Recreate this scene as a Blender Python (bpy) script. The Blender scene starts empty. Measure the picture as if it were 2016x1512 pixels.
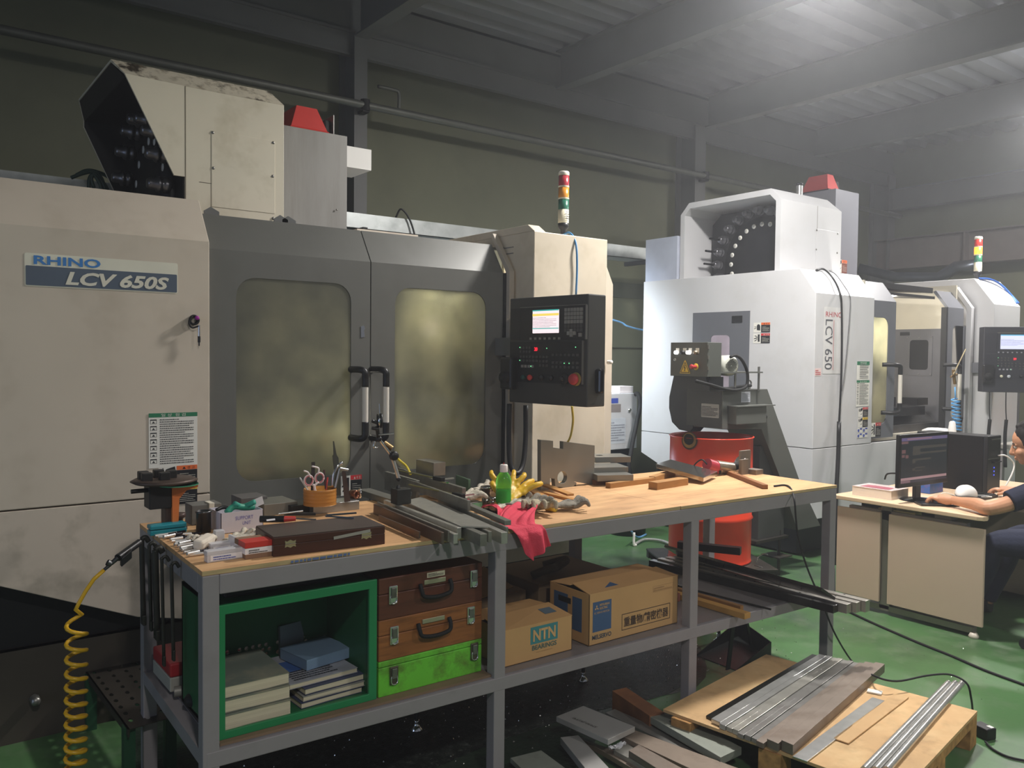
import bpy, bmesh, math, random
from mathutils import Vector, Matrix
from mathutils.geometry import tessellate_polygon
R=math.radians; V=Vector
random.seed(7)
S=bpy.context.scene; COL=S.collection
# ---------------- camera ----------------
F_PX=1653.607; CAMZ=1.62
_yaw,_pit,_rol=R(52.93959),R(1.93589),R(-0.59063)
_F=V((math.cos(_yaw)*math.cos(_pit),math.sin(_yaw)*math.cos(_pit),-math.sin(_pit)))
_Rt=V((math.sin(_yaw),-math.cos(_yaw),0)); _D=_F.cross(_Rt)
_c,_s=math.cos(_rol),math.sin(_rol)
CR=_Rt*_c+_D*_s; CD=_D*_c-_Rt*_s; CP=V((0,0,CAMZ))
def P(px,py,X=None,Y=None,Z=None):
    """point of the place seen at a pixel, on a given wall/table/floor plane"""
    d=CR*((px-1008)/F_PX)+CD*((py-756)/F_PX)+_F
    t=(X-CP.x)/d.x if X is not None else (Y-CP.y)/d.y if Y is not None else (Z-CP.z)/d.z
    return CP+d*t
cam=bpy.data.cameras.new('camera'); camo=bpy.data.objects.new('camera',cam); COL.objects.link(camo)
cam.sensor_width=36; cam.lens=F_PX/2016*36; cam.clip_start=.05; cam.clip_end=100
camo.matrix_world=Matrix(((CR.x,-CD.x,-_F.x,CP.x),(CR.y,-CD.y,-_F.y,CP.y),(CR.z,-CD.z,-_F.z,CP.z),(0,0,0,1)))
S.camera=camo
# ---------------- light ----------------
w=bpy.data.worlds.new('world'); S.world=w; w.use_nodes=True
w.node_tree.nodes['Background'].inputs[0].default_value=(.80,.86,1,1)
w.node_tree.nodes['Background'].inputs[1].default_value=.13
S.view_settings.view_transform='Standard'; S.view_settings.look='None'
S.view_settings.exposure=0; S.view_settings.gamma=1; S.view_settings.use_curve_mapping=False
def area(name,loc,size,power,col=(1,1,1),target=None,sy=None,spread=180):
    l=bpy.data.lights.new(name,'AREA'); l.energy=power; l.color=col; l.size=size; l.spread=R(spread)
    if sy: l.shape='RECTANGLE'; l.size_y=sy
    o=bpy.data.objects.new(name,l); o.location=loc; COL.objects.link(o)
    d=(V(target)-V(loc)) if target else V((0,0,-1))
    o.rotation_euler=d.to_track_quat('-Z','Y').to_euler(); return o
def point(name,loc,power,col=(1,1,1),r=.1):
    l=bpy.data.lights.new(name,'POINT'); l.energy=power; l.color=col; l.shadow_soft_size=r
    o=bpy.data.objects.new(name,l); o.location=loc; COL.objects.link(o); return o
LAMPS=[(4.45,2.9,4.12),(8.9,3.25,4.12),(.1,-1.4,4.12),(4.6,-1.6,4.12),(9.2,-1.5,4.12)]  # last three are unseen, added behind the camera for general light
LPOW=[185,150,104,92,46]
for i_,((x,y,z),p_) in enumerate(zip(LAMPS,LPOW)):
    o_=area('bay_and_fill_light',(x,y,z-.075),.34,p_,(1,.965,.945)); o_.data.shape='DISK'
for (x,y,z),p_ in zip(LAMPS[:2],(34,30)): point('high_bay_glow',(x,y,z+.03),p_,(.93,.95,1),.3)  # extra uplights added to brighten the ceiling around the two lamps
# daylight through the open loading door at the left of the camera
area('doorway_daylight',(-4.5,2.2,1.6),2.2,32,(.52,.68,1),target=(1,4.2,1.3),sy=2.4)
# fill light added for the gap behind the first machine, no lamp modelled
area('gap_fill_light',(4.6,5.9,2.35),.5,34,(.80,.90,1),target=(6.6,6.9,.7),spread=110)
# ---------------- colour / materials ----------------
def lin(h):
    if not isinstance(h,str): return tuple(h)
    h=h.lstrip('#'); o=[]
    for i in (0,2,4):
        c=int(h[i:i+2],16)/255; o.append(c/12.92 if c<=.04045 else ((c+.055)/1.055)**2.4)
    return tuple(o)
MATS={}
def mat(name,col,rough=.5,metal=0,var=.08,scale=6,bump=0,dirt=None,emit=None,es=1,trans=0,alpha=1,coat=0,ior=1.45,stretch=None,spec=None,bscale=None):
    if name in MATS: return MATS[name]
    m=bpy.data.materials.new(name); m.use_nodes=True; MATS[name]=m
    nt=m.node_tree; b=nt.nodes['Principled BSDF']; c=lin(col); L=nt.links
    b.inputs['Roughness'].default_value=rough; b.inputs['Metallic'].default_value=metal
    b.inputs['IOR'].default_value=ior
    if spec is not None: b.inputs['Specular IOR Level'].default_value=spec
    if trans: b.inputs['Transmission Weight'].default_value=trans
    if coat: b.inputs['Coat Weight'].default_value=coat
    if alpha<1: b.inputs['Alpha'].default_value=alpha
    tc=nt.nodes.new('ShaderNodeTexCoord'); mp=nt.nodes.new('ShaderNodeMapping'); L.new(tc.outputs['Object'],mp.inputs[0])
    if stretch: mp.inputs['Scale'].default_value=stretch
    cur=None
    if var:
        n=nt.nodes.new('ShaderNodeTexNoise'); n.inputs['Scale'].default_value=scale; n.inputs['Detail'].default_value=5; L.new(mp.outputs[0],n.inputs[0])
        r=nt.nodes.new('ShaderNodeMapRange'); r.inputs[1].default_value=.3; r.inputs[2].default_value=.7; r.inputs[3].default_value=1-var; r.inputs[4].default_value=1+var
        L.new(n.outputs[0],r.inputs[0])
        mx=nt.nodes.new('ShaderNodeVectorMath'); mx.operation='SCALE'; mx.inputs[0].default_value=c; L.new(r.outputs[0],mx.inputs['Scale']); cur=mx.outputs[0]
    if dirt:
        for k in range(0,len(dirt),3):
            dc,amt,sc=dirt[k:k+3]
            n=nt.nodes.new('ShaderNodeTexNoise'); n.inputs['Scale'].default_value=sc; n.inputs['Detail'].default_value=8; n.inputs['Roughness'].default_value=.65
            L.new(mp.outputs[0],n.inputs[0])
            r=nt.nodes.new('ShaderNodeMapRange'); r.inputs[1].default_value=.5-.0*amt; r.inputs[2].default_value=.72; r.inputs[3].default_value=0; r.inputs[4].default_value=amt; L.new(n.outputs[0],r.inputs[0])
            x=nt.nodes.new('ShaderNodeMixRGB'); L.new(r.outputs[0],x.inputs[0])
            if cur: L.new(cur,x.inputs[1])
            else: x.inputs[1].default_value=(*c,1)
            x.inputs[2].default_value=(*lin(dc),1); cur=x.outputs[0]
    if cur: L.new(cur,b.inputs['Base Color'])
    else: b.inputs['Base Color'].default_value=(*c,1)
    if bump:
        n=nt.nodes.new('ShaderNodeTexNoise'); n.inputs['Scale'].default_value=bscale or scale*6; n.inputs['Detail'].default_value=4; L.new(mp.outputs[0],n.inputs[0])
        bp=nt.nodes.new('ShaderNodeBump'); bp.inputs['Strength'].default_value=bump; bp.inputs['Distance'].default_value=.01; L.new(n.outputs[0],bp.inputs['Height']); L.new(bp.outputs[0],b.inputs['Normal'])
    if emit:
        b.inputs['Emission Color'].default_value=(*lin(emit),1); b.inputs['Emission Strength'].default_value=es
    return m
# ---------------- mesh builder ----------------
class MB:
    def __init__(s): s.v=[]; s.f=[]; s.m=[]; s.sm=[]; s.cm=0
    def add(s,vs,fs,smooth=False,m=None):
        o=len(s.v); s.v+=[V(p) for p in vs]
        for f in fs: s.f.append([i+o for i in f]); s.m.append(s.cm if m is None else m); s.sm.append(smooth)
        return s
    def box(s,a,b,**k):
        x0,y0,z0=[min(p,q) for p,q in zip(a,b)]; x1,y1,z1=[max(p,q) for p,q in zip(a,b)]
        return s.hexa([(x0,y0,z0),(x1,y0,z0),(x1,y1,z0),(x0,y1,z0)],[(x0,y0,z1),(x1,y0,z1),(x1,y1,z1),(x0,y1,z1)],**k)
    def hexa(s,lo,hi,**k):
        n=len(lo); return s.add(list(lo)+list(hi),[list(range(n))[::-1],list(range(n,2*n))]+[[i,(i+1)%n,n+(i+1)%n,n+i] for i in range(n)],**k)
    def obox(s,c,u,v_,n,du,dv,dn,b=0,**k):
        """box centred at c with half extents; u,v_,n directions; b = bevel"""
        c=V(c);u=V(u).normalized();v_=V(v_).normalized();n=V(n).normalized()
        if b:
            bm=bmesh.new(); bmesh.ops.create_cube(bm,size=1)
            for q in bm.verts: q.co=V((q.co.x*2*du,q.co.y*2*dv,q.co.z*2*dn))
            bmesh.ops.bevel(bm,geom=bm.edges[:],offset=b,segments=2,affect='EDGES',profile=.5)
            bm.verts.index_update()
            vs=[c+u*q.co.x+v_*q.co.y+n*q.co.z for q in bm.verts]; fs=[[q.index for q in f.verts] for f in bm.faces]; bm.free()
            return s.add(vs,fs,**k)
        lo=[c+u*x+v_*y-n*dn for x,y in ((-du,-dv),(du,-dv),(du,dv),(-du,dv))]; hi=[p+n*2*dn for p in lo]
        return s.hexa(lo,hi,**k)
    def bbox(s,a,b,bev=.004,**k):
        a=V(a);b=V(b); c=(a+b)/2; d=(b-a)/2
        return s.obox(c,(1,0,0),(0,1,0),(0,0,1),abs(d.x),abs(d.y),abs(d.z),b=bev,**k)
    def rod(s,a,b,r,r2=None,n=14,caps=True,smooth=True,**k):
        a=V(a);b=V(b); d=(b-a); r2=r if r2 is None else r2
        z=d.normalized(); x=z.orthogonal().normalized(); y=z.cross(x)
        vs=[a+(x*math.cos(t)+y*math.sin(t))*r for t in [2*math.pi*i/n for i in range(n)]]+[b+(x*math.cos(t)+y*math.sin(t))*r2 for t in [2*math.pi*i/n for i in range(n)]]
        s.add(vs,[[i,(i+1)%n,n+(i+1)%n,n+i] for i in range(n)],smooth=smooth,**k)
        if caps: s.add(vs[:n],[list(range(n))[::-1]],**k); s.add(vs[n:],[list(range(n))],**k)
        return s
    def lathe(s,prof,c,axis=(0,0,1),n=28,smooth=True,close=False,**k):
        c=V(c); z=V(axis).normalized(); x=z.orthogonal().normalized(); y=z.cross(x); vs=[]
        for r,h in prof:
            for i in range(n):
                t=2*math.pi*i/n; vs.append(c+z*h+(x*math.cos(t)+y*math.sin(t))*max(r,1e-5))
        fs=[[j*n+i,j*n+(i+1)%n,(j+1)*n+(i+1)%n,(j+1)*n+i] for j in range(len(prof)-1) for i in range(n)]
        return s.add(vs,fs,smooth=smooth,**k)
    def tube(s,pts,r,n=8,smooth=True,sub=6,rs=None,**k):
        pts=[V(p) for p in pts]
        if sub and len(pts)>2:
            q=[pts[0]*2-pts[1]]+pts+[pts[-1]*2-pts[-2]]; o=[];orr=[]
            for i in range(1,len(q)-2):
                for j in range(sub):
                    t=j/sub; a,b,c,d=q[i-1],q[i],q[i+1],q[i+2]
                    o.append(.5*((2*b)+(c-a)*t+(2*a-5*b+4*c-d)*t*t+(-a+3*b-3*c+d)*t**3))
                    if rs: orr.append(rs[i-1]*(1-t)+rs[i]*t)
            o.append(pts[-1]); 
            if rs: orr.append(rs[-1]); rs=orr
            pts=o
        m=len(pts); nrm=(pts[1]-pts[0]).orthogonal().normalized(); vs=[]
        for i,p in enumerate(pts):
            t=(pts[min(i+1,m-1)]-pts[max(i-1,0)]).normalized()
            nrm=(nrm-t*nrm.dot(t)); nrm=nrm.normalized() if nrm.length>1e-6 else t.orthogonal().normalized()
            bn=t.cross(nrm); rr=rs[i] if rs else r
            vs+=[p+(nrm*math.cos(2*math.pi*j/n)+bn*math.sin(2*math.pi*j/n))*rr for j in range(n)]
        fs=[[i*n+j,i*n+(j+1)%n,(i+1)*n+(j+1)%n,(i+1)*n+j] for i in range(m-1) for j in range(n)]
        s.add(vs,fs+[list(range(n))[::-1],[(m-1)*n+j for j in range(n)]],smooth=smooth,**k); return s
    def slab(s,o,u,v_,out,th,holes=(),**k):
        """flat plate: 2D outline (and holes) on frame o,u,v_, thickness th behind it (along -u x v_)"""
        o=V(o);u=V(u);v_=V(v_); n=u.cross(v_).normalized()
        loops=[list(out)]+[list(h) for h in holes]; flat=[p for l in loops for p in l]
        tri=tessellate_polygon([[V((p[0],p[1],0)) for p in l] for l in loops])
        N=len(flat); f3=[o+u*p[0]+v_*p[1] for p in flat]; b3=[p-n*th for p in f3]
        fs=[]
        for t in tri:
            a,b,c=[V(flat[i]) for i in t]
            t=list(t) if (b.x-a.x)*(c.y-a.y)-(b.y-a.y)*(c.x-a.x)>0 else list(t)[::-1]
            fs.append(t)
            if th: fs.append([N+i for i in t[::-1]])
        if th:
            k0=0
            for l in loops:
                m=len(l)
                for i in range(m): fs.append([k0+i,k0+(i+1)%m,N+k0+(i+1)%m,N+k0+i])
                k0+=m
        s.add(f3+(b3 if th else []),fs,**k); return s
    def sphere(s,c,r,sc=(1,1,1),n=14,m=9,**k):
        c=V(c); vs=[];fs=[]
        for j in range(m+1):
            th=math.pi*j/m
            for i in range(n):
                a=2*math.pi*i/n; vs.append(c+V((math.sin(th)*math.cos(a)*r*sc[0],math.sin(th)*math.sin(a)*r*sc[1],math.cos(th)*r*sc[2])))
        fs=[[j*n+i,(j+1)*n+i,(j+1)*n+(i+1)%n,j*n+(i+1)%n] for j in range(m) for i in range(n)]
        return s.add(vs,fs,smooth=True,**k)
    def grid(s,f,nu,nv,**k):
        vs=[V(f(i/nu,j/nv)) for j in range(nv+1) for i in range(nu+1)]
        return s.add(vs,[[j*(nu+1)+i,j*(nu+1)+i+1,(j+1)*(nu+1)+i+1,(j+1)*(nu+1)+i] for j in range(nv) for i in range(nu)],smooth=True,**k)
    def build(s,name,mats,parent=None,loc=None,label=None,cat=None,group=None,kind=None,bev=0,sub=0,fix=True,solid=0):
        if not isinstance(mats,(list,tuple)): mats=[mats]
        me=bpy.data.meshes.new(name); o=bpy.data.objects.new(name,me); COL.objects.link(o)
        off=V((0,0,0))
        if parent is not None:
            o.parent=parent; off=wpos(parent)
        else:
            xs=[p.x for p in s.v];ys=[p.y for p in s.v];zs=[p.z for p in s.v]
            off=V(loc) if loc else V(((min(xs)+max(xs))/2,(min(ys)+max(ys))/2,min(zs))); o.location=off
        o['_w']=tuple(off)
        me.from_pydata([p-off for p in s.v],[],s.f)
        for m in mats: me.materials.append(m)
        me.polygons.foreach_set('material_index',s.m); me.polygons.foreach_set('use_smooth',s.sm)
        if fix:
            bm=bmesh.new(); bm.from_mesh(me); bmesh.ops.recalc_face_normals(bm,faces=bm.faces); bm.to_mesh(me); bm.free()
        if solid:
            md=o.modifiers.new('solid','SOLIDIFY'); md.thickness=solid; md.offset=0
        if bev:
            md=o.modifiers.new('bevel','BEVEL'); md.width=bev; md.segments=2; md.limit_method='ANGLE'; md.angle_limit=R(40)
        if sub:
            md=o.modifiers.new('sub','SUBSURF'); md.levels=sub; md.render_levels=sub
        tag(o,label,cat,group,kind); return o
def wpos(o): return V(o['_w'])
def tag(o,label=None,cat=None,group=None,kind=None):
    if label: o['label']=label
    if cat: o['category']=cat
    if group: o['group']=group
    if kind: o['kind']=kind
    return o
def thing(name,loc,label,cat,group=None):
    o=bpy.data.objects.new(name,None); o.empty_display_size=.05; o.location=loc; o['_w']=tuple(loc); COL.objects.link(o); return tag(o,label,cat,group)
def rrect(w,h,r,cx=0,cy=0,n=6):
    o=[]
    for (sx,sy,a0) in ((1,1,0),(-1,1,90),(-1,-1,180),(1,-1,270)):
        for i in range(n+1):
            a=R(a0+90*i/n); o.append((cx+sx*(w/2-r)+r*math.cos(a),cy+sy*(h/2-r)+r*math.sin(a)))
    return o
def circ(r,cx=0,cy=0,n=20): return [(cx+r*math.cos(2*math.pi*i/n),cy+r*math.sin(2*math.pi*i/n)) for i in range(n)]
def text(s,o,u,v_,w,h,m,parent,name='lettering',shear=0,fitw=True,label=None,cat=None,th=.0006,bold=0,sp=1):
    """writing laid flat on frame o(lower left),u,v_: fitted into w x h metres"""
    cu=bpy.data.curves.new(name,'FONT'); cu.body=s; cu.size=1; cu.extrude=0; cu.shear=shear; cu.offset=bold; cu.space_character=sp; cu.resolution_u=3
    t=bpy.data.objects.new('tmp',cu); me=bpy.data.meshes.new_from_object(t); bpy.data.objects.remove(t); 
    xs=[q.co.x for q in me.vertices]; ys=[q.co.y for q in me.vertices]
    if not xs: return None
    x0,x1,y0,y1=min(xs),max(xs),min(ys),max(ys); u=V(u).normalized(); v_=V(v_).normalized(); n=u.cross(v_)
    sx=w/(x1-x0) if fitw else h/(y1-y0); sy=h/(y1-y0)
    ob=bpy.data.objects.new(name,me); COL.objects.link(ob); ob.parent=parent; off=wpos(parent); ob['_w']=tuple(off)
    for q in me.vertices: q.co=V(o)+u*((q.co.x-x0)*sx)+v_*((q.co.y-y0)*sy)+n*th-off
    me.materials.append(m); return tag(ob,label,cat)
def decal(o,u,v_,w,h,m,parent,name='sticker',th=.0008,r=0,label=None):
    b=MB(); n=V(u).cross(V(v_)).normalized()
    b.slab(V(o)+n*th,u,v_,rrect(w,h,r,w/2,h/2,4) if r else [(0,0),(w,0),(w,h),(0,h)],th)
    return b.build(name,m,parent,label=label)
def lines(o,u,v_,w,h,n,m,parent,name='small_print',th=.0012,fill=.45,seed=1,cols=1):
    """rows of tiny unreadable print, as one mesh"""
    rr=random.Random(seed); b=MB(); nn=V(u).cross(V(v_)).normalized(); u=V(u).normalized(); v_=V(v_).normalized()
    for i in range(n):
        y=h*(1-(i+.75)/n); hh=h/n*fill; x=0
        end=w*(1 if i%3 else rr.uniform(.5,.95))
        while x<end:
            ww=rr.uniform(.02,.07)*w
            b.add([V(o)+u*a+v_*c+nn*th for a,c in ((x,y),(min(x+ww,end),y),(min(x+ww,end),y+hh),(x,y+hh))],[[0,1,2,3]]); x+=ww+w*.012
    return b.build(name,m,parent,fix=False)
def dup(root,loc,rz=0,label=None,scale=None):
    def cp(o,par):
        c=o.copy(); COL.objects.link(c)
        if par is not None: c.parent=par
        for ch in o.children: cp(ch,c)
        return c
    r=cp(root,None); r.location=loc; r.rotation_euler=(0,0,rz); r['_w']=tuple(loc)
    if label: r['label']=label
    if scale: r.scale=scale
    return r
X_,Y_,Z_=V((1,0,0)),V((0,1,0)),V((0,0,1))
# common materials
cream=mat('cream_paint','#cec2b1',.42,0,.05,2,dirt=('#998a74',.35,3.0))
cream2=mat('light_grey_paint','#d0d0d1',.4,0,.03,2,dirt=('#b0ada6',.3,2.2))
dgrey=mat('dark_grey_paint','#6e6e6c',.42,0,.06,3,bump=.05,dirt=('#4a4a46',.4,4))
dgrey2=mat('slate_grey_paint','#686a70',.42,0,.04,3)
black=mat('black_plastic','#1b1b1c',.4,0,.1)
blackm=mat('matt_black','#121212',.7,0,.1)
white=mat('white_paint','#e8e6e0',.5,0,.03)
steel=mat('bright_steel','#c9c9c6',.28,.75,.12,20,stretch=(1,1,1))
steeld=mat('dull_steel','#8d8c87',.42,.85,.2,14,dirt=('#5b5148',.6,9))
stell_=mat('ground_steel','#b5b3ab',.33,.9,.12,18,dirt=('#77706a',.5,10))
rustst=mat('rusty_steel','#84705e',.5,.55,.25,12,dirt=('#9a5a34',.9,9,'#4a4440',.5,14))
chrome=mat('chrome','#e2e2e2',.12,1,0)
rubber=mat('black_rubber','#161616',.65,0,.1)
red=mat('red_paint','#c63a33',.4,0,.06)
stk_w=mat('sticker_white','#e9e7de',.4,0,.02)
stk_k=mat('sticker_black','#232428',.45,0,.05)
stk_o=mat('sticker_orange','#e8713a',.45,0,.03)
stk_y=mat('sticker_yellow','#e6c13a',.45,0,.03)
stk_r=mat('sticker_red','#c9363c',.45,0,.03)
stk_g=mat('sticker_green','#2f7c58',.45,0,.03)
stk_b=mat('sticker_blue','#3c50a8',.45,0,.03)
ink=mat('ink','#3a3a3c',.6,0,0)
inkb=mat('blue_ink','#3d7fc4',.5,0,0)
inkw=mat('pale_ink','#d8d4c6',.5,0,0)
# ================= the room =================
fl=mat('green_epoxy','#4c7145',.36,0,.14,1.2,bump=.04,dirt=('#4a5f4b',1.1,1.7,'#262c26',.7,.9,'#79816f',.4,7),bscale=40)
wallm=mat('olive_panel','#6c6d58',.7,0,.08,1.5,dirt=('#5a5b4a',.5,1.2))
deckm=mat('deck_paint','#8f9092',.65,.2,.06,3)
beamm=mat('beam_paint','#6c6c6a',.6,0,.06,3)
MB().box((-7,-6,-.1),(12.2,6.9,0)).build('floor',fl,kind='structure')
b=MB().box((-7,6.8,0),(12.2,6.95,4.8))
b.build('wall_back',wallm,kind='structure')
b=MB().box((12,-6,0),(12.15,6.8,4.8)); b.build('wall_right',wallm,kind='structure')
# corrugated ceiling deck, ribs along X
b=MB(); pr=[]; y=-6
while y<6.8:
    pr+=[(y,4.72),(y+.1,4.72),(y+.13,4.65),(y+.27,4.65)]; y+=.30
top=[(6.8,4.8),(-6,4.8)]
n=len(pr); vs=[(-7,a,c) for a,c in pr]+[(12,a,c) for a,c in pr]
b.add(vs,[[i,i+1,n+i+1,n+i] for i in range(n-1)])
b.box((-7,-6,4.74),(12.1,6.8,4.8)); b.build('ceiling',deckm,kind='structure',fix=False)
def ibeam(b,p0,p1,h,w,tf=.014,tw=.01):
    """I beam, bottom centre line p0->p1"""
    p0=V(p0);p1=V(p1); d=(p1-p0).normalized(); s_=d.cross(Z_).normalized()
    for (hw,z0,z1) in ((w/2,0,tf),(tw/2,tf,h-tf),(w/2,h-tf,h)):
        lo=[p0-s_*hw+Z_*z0,p1-s_*hw+Z_*z0,p1+s_*hw+Z_*z0,p0+s_*hw+Z_*z0]; b.hexa(lo,[q+Z_*(z1-z0) for q in lo])
    return b
k=1
for x in (-1.1,1.08,3.28,5.48,7.73,9.9): 
    ibeam(MB(),(x,-5.9,4.28),(x,6.5,4.28),.37,.13).build('trim_%d'%k,beamm,kind='structure'); k+=1
for x in (-1.1,3.28,7.6,11.8):       # wall columns (H section)
    w_=.06 if x<5 else .09
    b=MB().box((x-w_,6.5,0),(x+w_,6.52,4.28)).box((x-.008,6.52,0),(x+.008,6.78,4.28)).box((x-w_,6.78,0),(x+w_,6.8,4.28))
    b.build('trim_%d'%k,beamm,kind='structure'); k+=1
b=MB().box((-6,6.56,4.14),(12,6.62,4.16)).box((-6,6.58,4.16),(12,6.60,4.33)).box((-6,6.56,4.33),(12,6.7,4.35)); b.box((-6,6.6,4.34),(12,6.8,4.64)); b.build('trim_%d'%k,beamm,kind='structure'); k+=1
b=MB(); ibeam(b,(11.78,-5.5,2.92),(11.78,6.7,2.92),.44,.2)
for y in (5.4,3.5,1.6): b.box((11.66,y-.01,2.94),(11.78,y+.01,3.34))
b.build('trim_%d'%k,mat('brown_beam','#6f6763',.6,0,.08),kind='structure'); k+=1
b=MB(); ibeam(b,(11.8,-5.5,3.78),(11.8,6.7,3.78),.3,.15); b.build('trim_%d'%k,beamm,kind='structure'); k+=1
# pipe along the wall
pm=mat('galvanised','#a9adab',.4,.6,.12,8,dirt=('#7d8280',.6,5))
g=thing('wall_pipe',(3,6.42,3.70),'long thin metal pipe running along the dark back wall above the machines','pipe')
MB().rod((-4,6.42,3.70),(11.9,6.42,3.70),.032,n=12).build('pipe_run',mat('dull_pipe','#6a6b64',.5,.5,.1),g)
for x in (3.28,7.6): MB().box((x-.03,6.40,3.64),(x+.03,6.5,3.66)).rod((x,6.42,3.655),(x,6.42,3.745),.04).build('clamp',blackm,g)
MB().tube([(3.6,6.42,3.72),(3.6,6.42,3.86),(3.55,6.42,3.88),(3.4,6.42,3.88)],.016,sub=3).build('branch',mat('dull_pipe','#6a6b64'),g)
# galvanised cable tray behind the machines
g=thing('cable_tray',(3,6.0,2.6),'galvanised cable tray running behind the machines below the wall pipe','cable tray')
MB().box((-2,6.0,2.60),(6.75,6.008,2.72)).box((-2,6.0,2.60),(6.75,6.25,2.606)).box((-2,6.245,2.60),(6.75,6.25,2.72)).build('tray',pm,g)
for x in (0,3.0,6.2): MB().box((x,5.9,2.56),(x+.04,6.3,2.6)).build('bracket',blackm,g)
for (nm,pts,c,lb) in (('cable',[(3.35,6.02,2.72),(3.38,5.98,2.79),(3.46,5.97,2.70),(3.52,5.96,2.5),(3.55,5.95,2.3)],black,'thin black cable looping down over the galvanised tray right of the grey machine column'),):
    MB().tube(pts,.008).build(nm,c,label=lb,cat='cable')
b=MB()
for i,pp in enumerate(([(150,345),(170,336),(190,338),(215,350),(228,372)],[(185,370),(180,350),(190,340),(200,352),(207,372)],[(140,350),(165,341),(185,340),(205,362),(212,374)],[(175,372),(176,352),(184,344),(196,360),(200,374)])):
    b.tube([P(x,y,Y=5.6) for x,y in pp],.011)
b.build('cable_loop',mat('green_cable','#1c3a30',.5),label='tangle of dark green cables poking up behind the cream machine cover',cat='cable')
g=P(1300,505,Y=5.9)
MB().tube([P(1292,500,Y=5.95),P(1300,520,Y=5.95),P(1310,552,Y=5.95)],.012).build('green_cable',mat('green_cable','#1c3a30'),label='short dark green cord hanging below the cable tray left of the tool changer',cat='cable')
# distribution frame / dark duct on right wall
b=MB(); pts=[P(1695,528,X=11.4),P(1760,545,X=11.4),P(1850,546,X=11.4),P(1885,525,X=11.4),P(1930,520,X=11.4)]
b.tube(pts,.09,sub=0,n=4); b.build('wall_duct',mat('duct_grey','#5f646c',.35,.7,.1),label='grey metal duct bending along the far end wall behind the right machine',cat='duct')
# ceiling lamps
for i,(x,y,z) in enumerate(LAMPS[:2]):
    g=thing('high_bay_lamp',(x,y,z),['round high bay lamp hung over the middle of the shop','round high bay lamp hung at the right, further from the camera'][i],'lamp','high bay lamps under the ceiling')
    MB().lathe([(.02,.5),(.02,.14),(.1,.14),(.13,.02),(.22,-.06)],(x,y,z)).build('reflector',mat('lamp_alu','#c0c0c0',.3,.9,0),g)
    MB().lathe([(0,-.03),(.2,-.035),(.2,-.04),(0,-.045)],(x,y,z)).build('lens',mat('lamp_lens','#ffffff',.5,0,0,emit='#fffaf0',es=40),g)
# vertical wall panel with seam, behind gap, and lower darker strip
MB().box((4.2,6.775,1.72),(7.1,6.8,1.728)).box((4.2,6.775,2.28),(7.1,6.8,2.45)).build('trim_%d'%k,mat('seam','#55574a',.7),kind='structure'); k+=1
# ================= machining centres =================
YF=3.85
def profx(b,x0,x1,pf,**k):
    return b.hexa([(x0,y,z) for y,z in pf],[(x1,y,z) for y,z in pf],**k)
def warn(o,u,v_,w,h,par,head,pict=0,body=stk_k,name='warning_sticker',label=None):
    o=V(o);u=V(u);v_=V(v_); n=u.cross(v_).normalized()
    s=decal(o,u,v_,w,h,stk_w,par,name,label=label)
    pw=w*.46
    decal(o+u*pw+n*.0006,u,v_,w-pw,h*.76,body,s,'text_panel'); decal(o+u*pw+v_*h*.77+n*.0006,u,v_,w-pw,h*.23,head,s,'header')
    text({id(stk_o):'▲ 경 고',id(stk_y):'주 의',id(stk_r):'▲ 위 험'}.get(id(head),'주 의'),o+u*(pw+.15*w)+v_*h*.80+n*.0014,u,v_,(w-pw)*.6,h*.15,stk_k if head is not stk_r else inkw,s,'heading')
    lines(o+u*(pw+.08*w)+v_*h*.12+n*.0012,u,v_,(w-pw)*.75,h*.5,5,inkw,s,fill=.25)
    b=MB(); q=lambda a,c:o+u*(a*pw)+v_*(c*h)+n*.0018
    sh=[[[(.1,.75),(.25,.95),(.35,.6),(.2,.55)],[(.4,.85),(.9,.98),(.95,.75),(.6,.6),(.45,.55)],[(.3,.35),(.7,.25),(.9,.45),(.6,.3)]],
        [[(.45,.25),(.45,.7),(.6,.85),(.8,.8),(.9,.6),(.9,.2)],[(.1,.4),(.4,.5),(.4,.45),(.1,.33)],[(.12,.6),(.4,.6),(.4,.56),(.12,.55)]],
        [[(.6,.15),(.6,.9),(.85,.9),(.85,.15)],[(.1,.5),(.55,.62),(.55,.5),(.1,.42)],[(.15,.25),(.55,.45),(.55,.38),(.2,.18)],[(.2,.8),(.55,.7),(.55,.64),(.2,.72)]]][pict]
    for p in sh: b.add([q(*a) for a in p],[list(range(len(p)))])
    b.build('pictogram',stk_k,s,fix=False); return s
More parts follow.
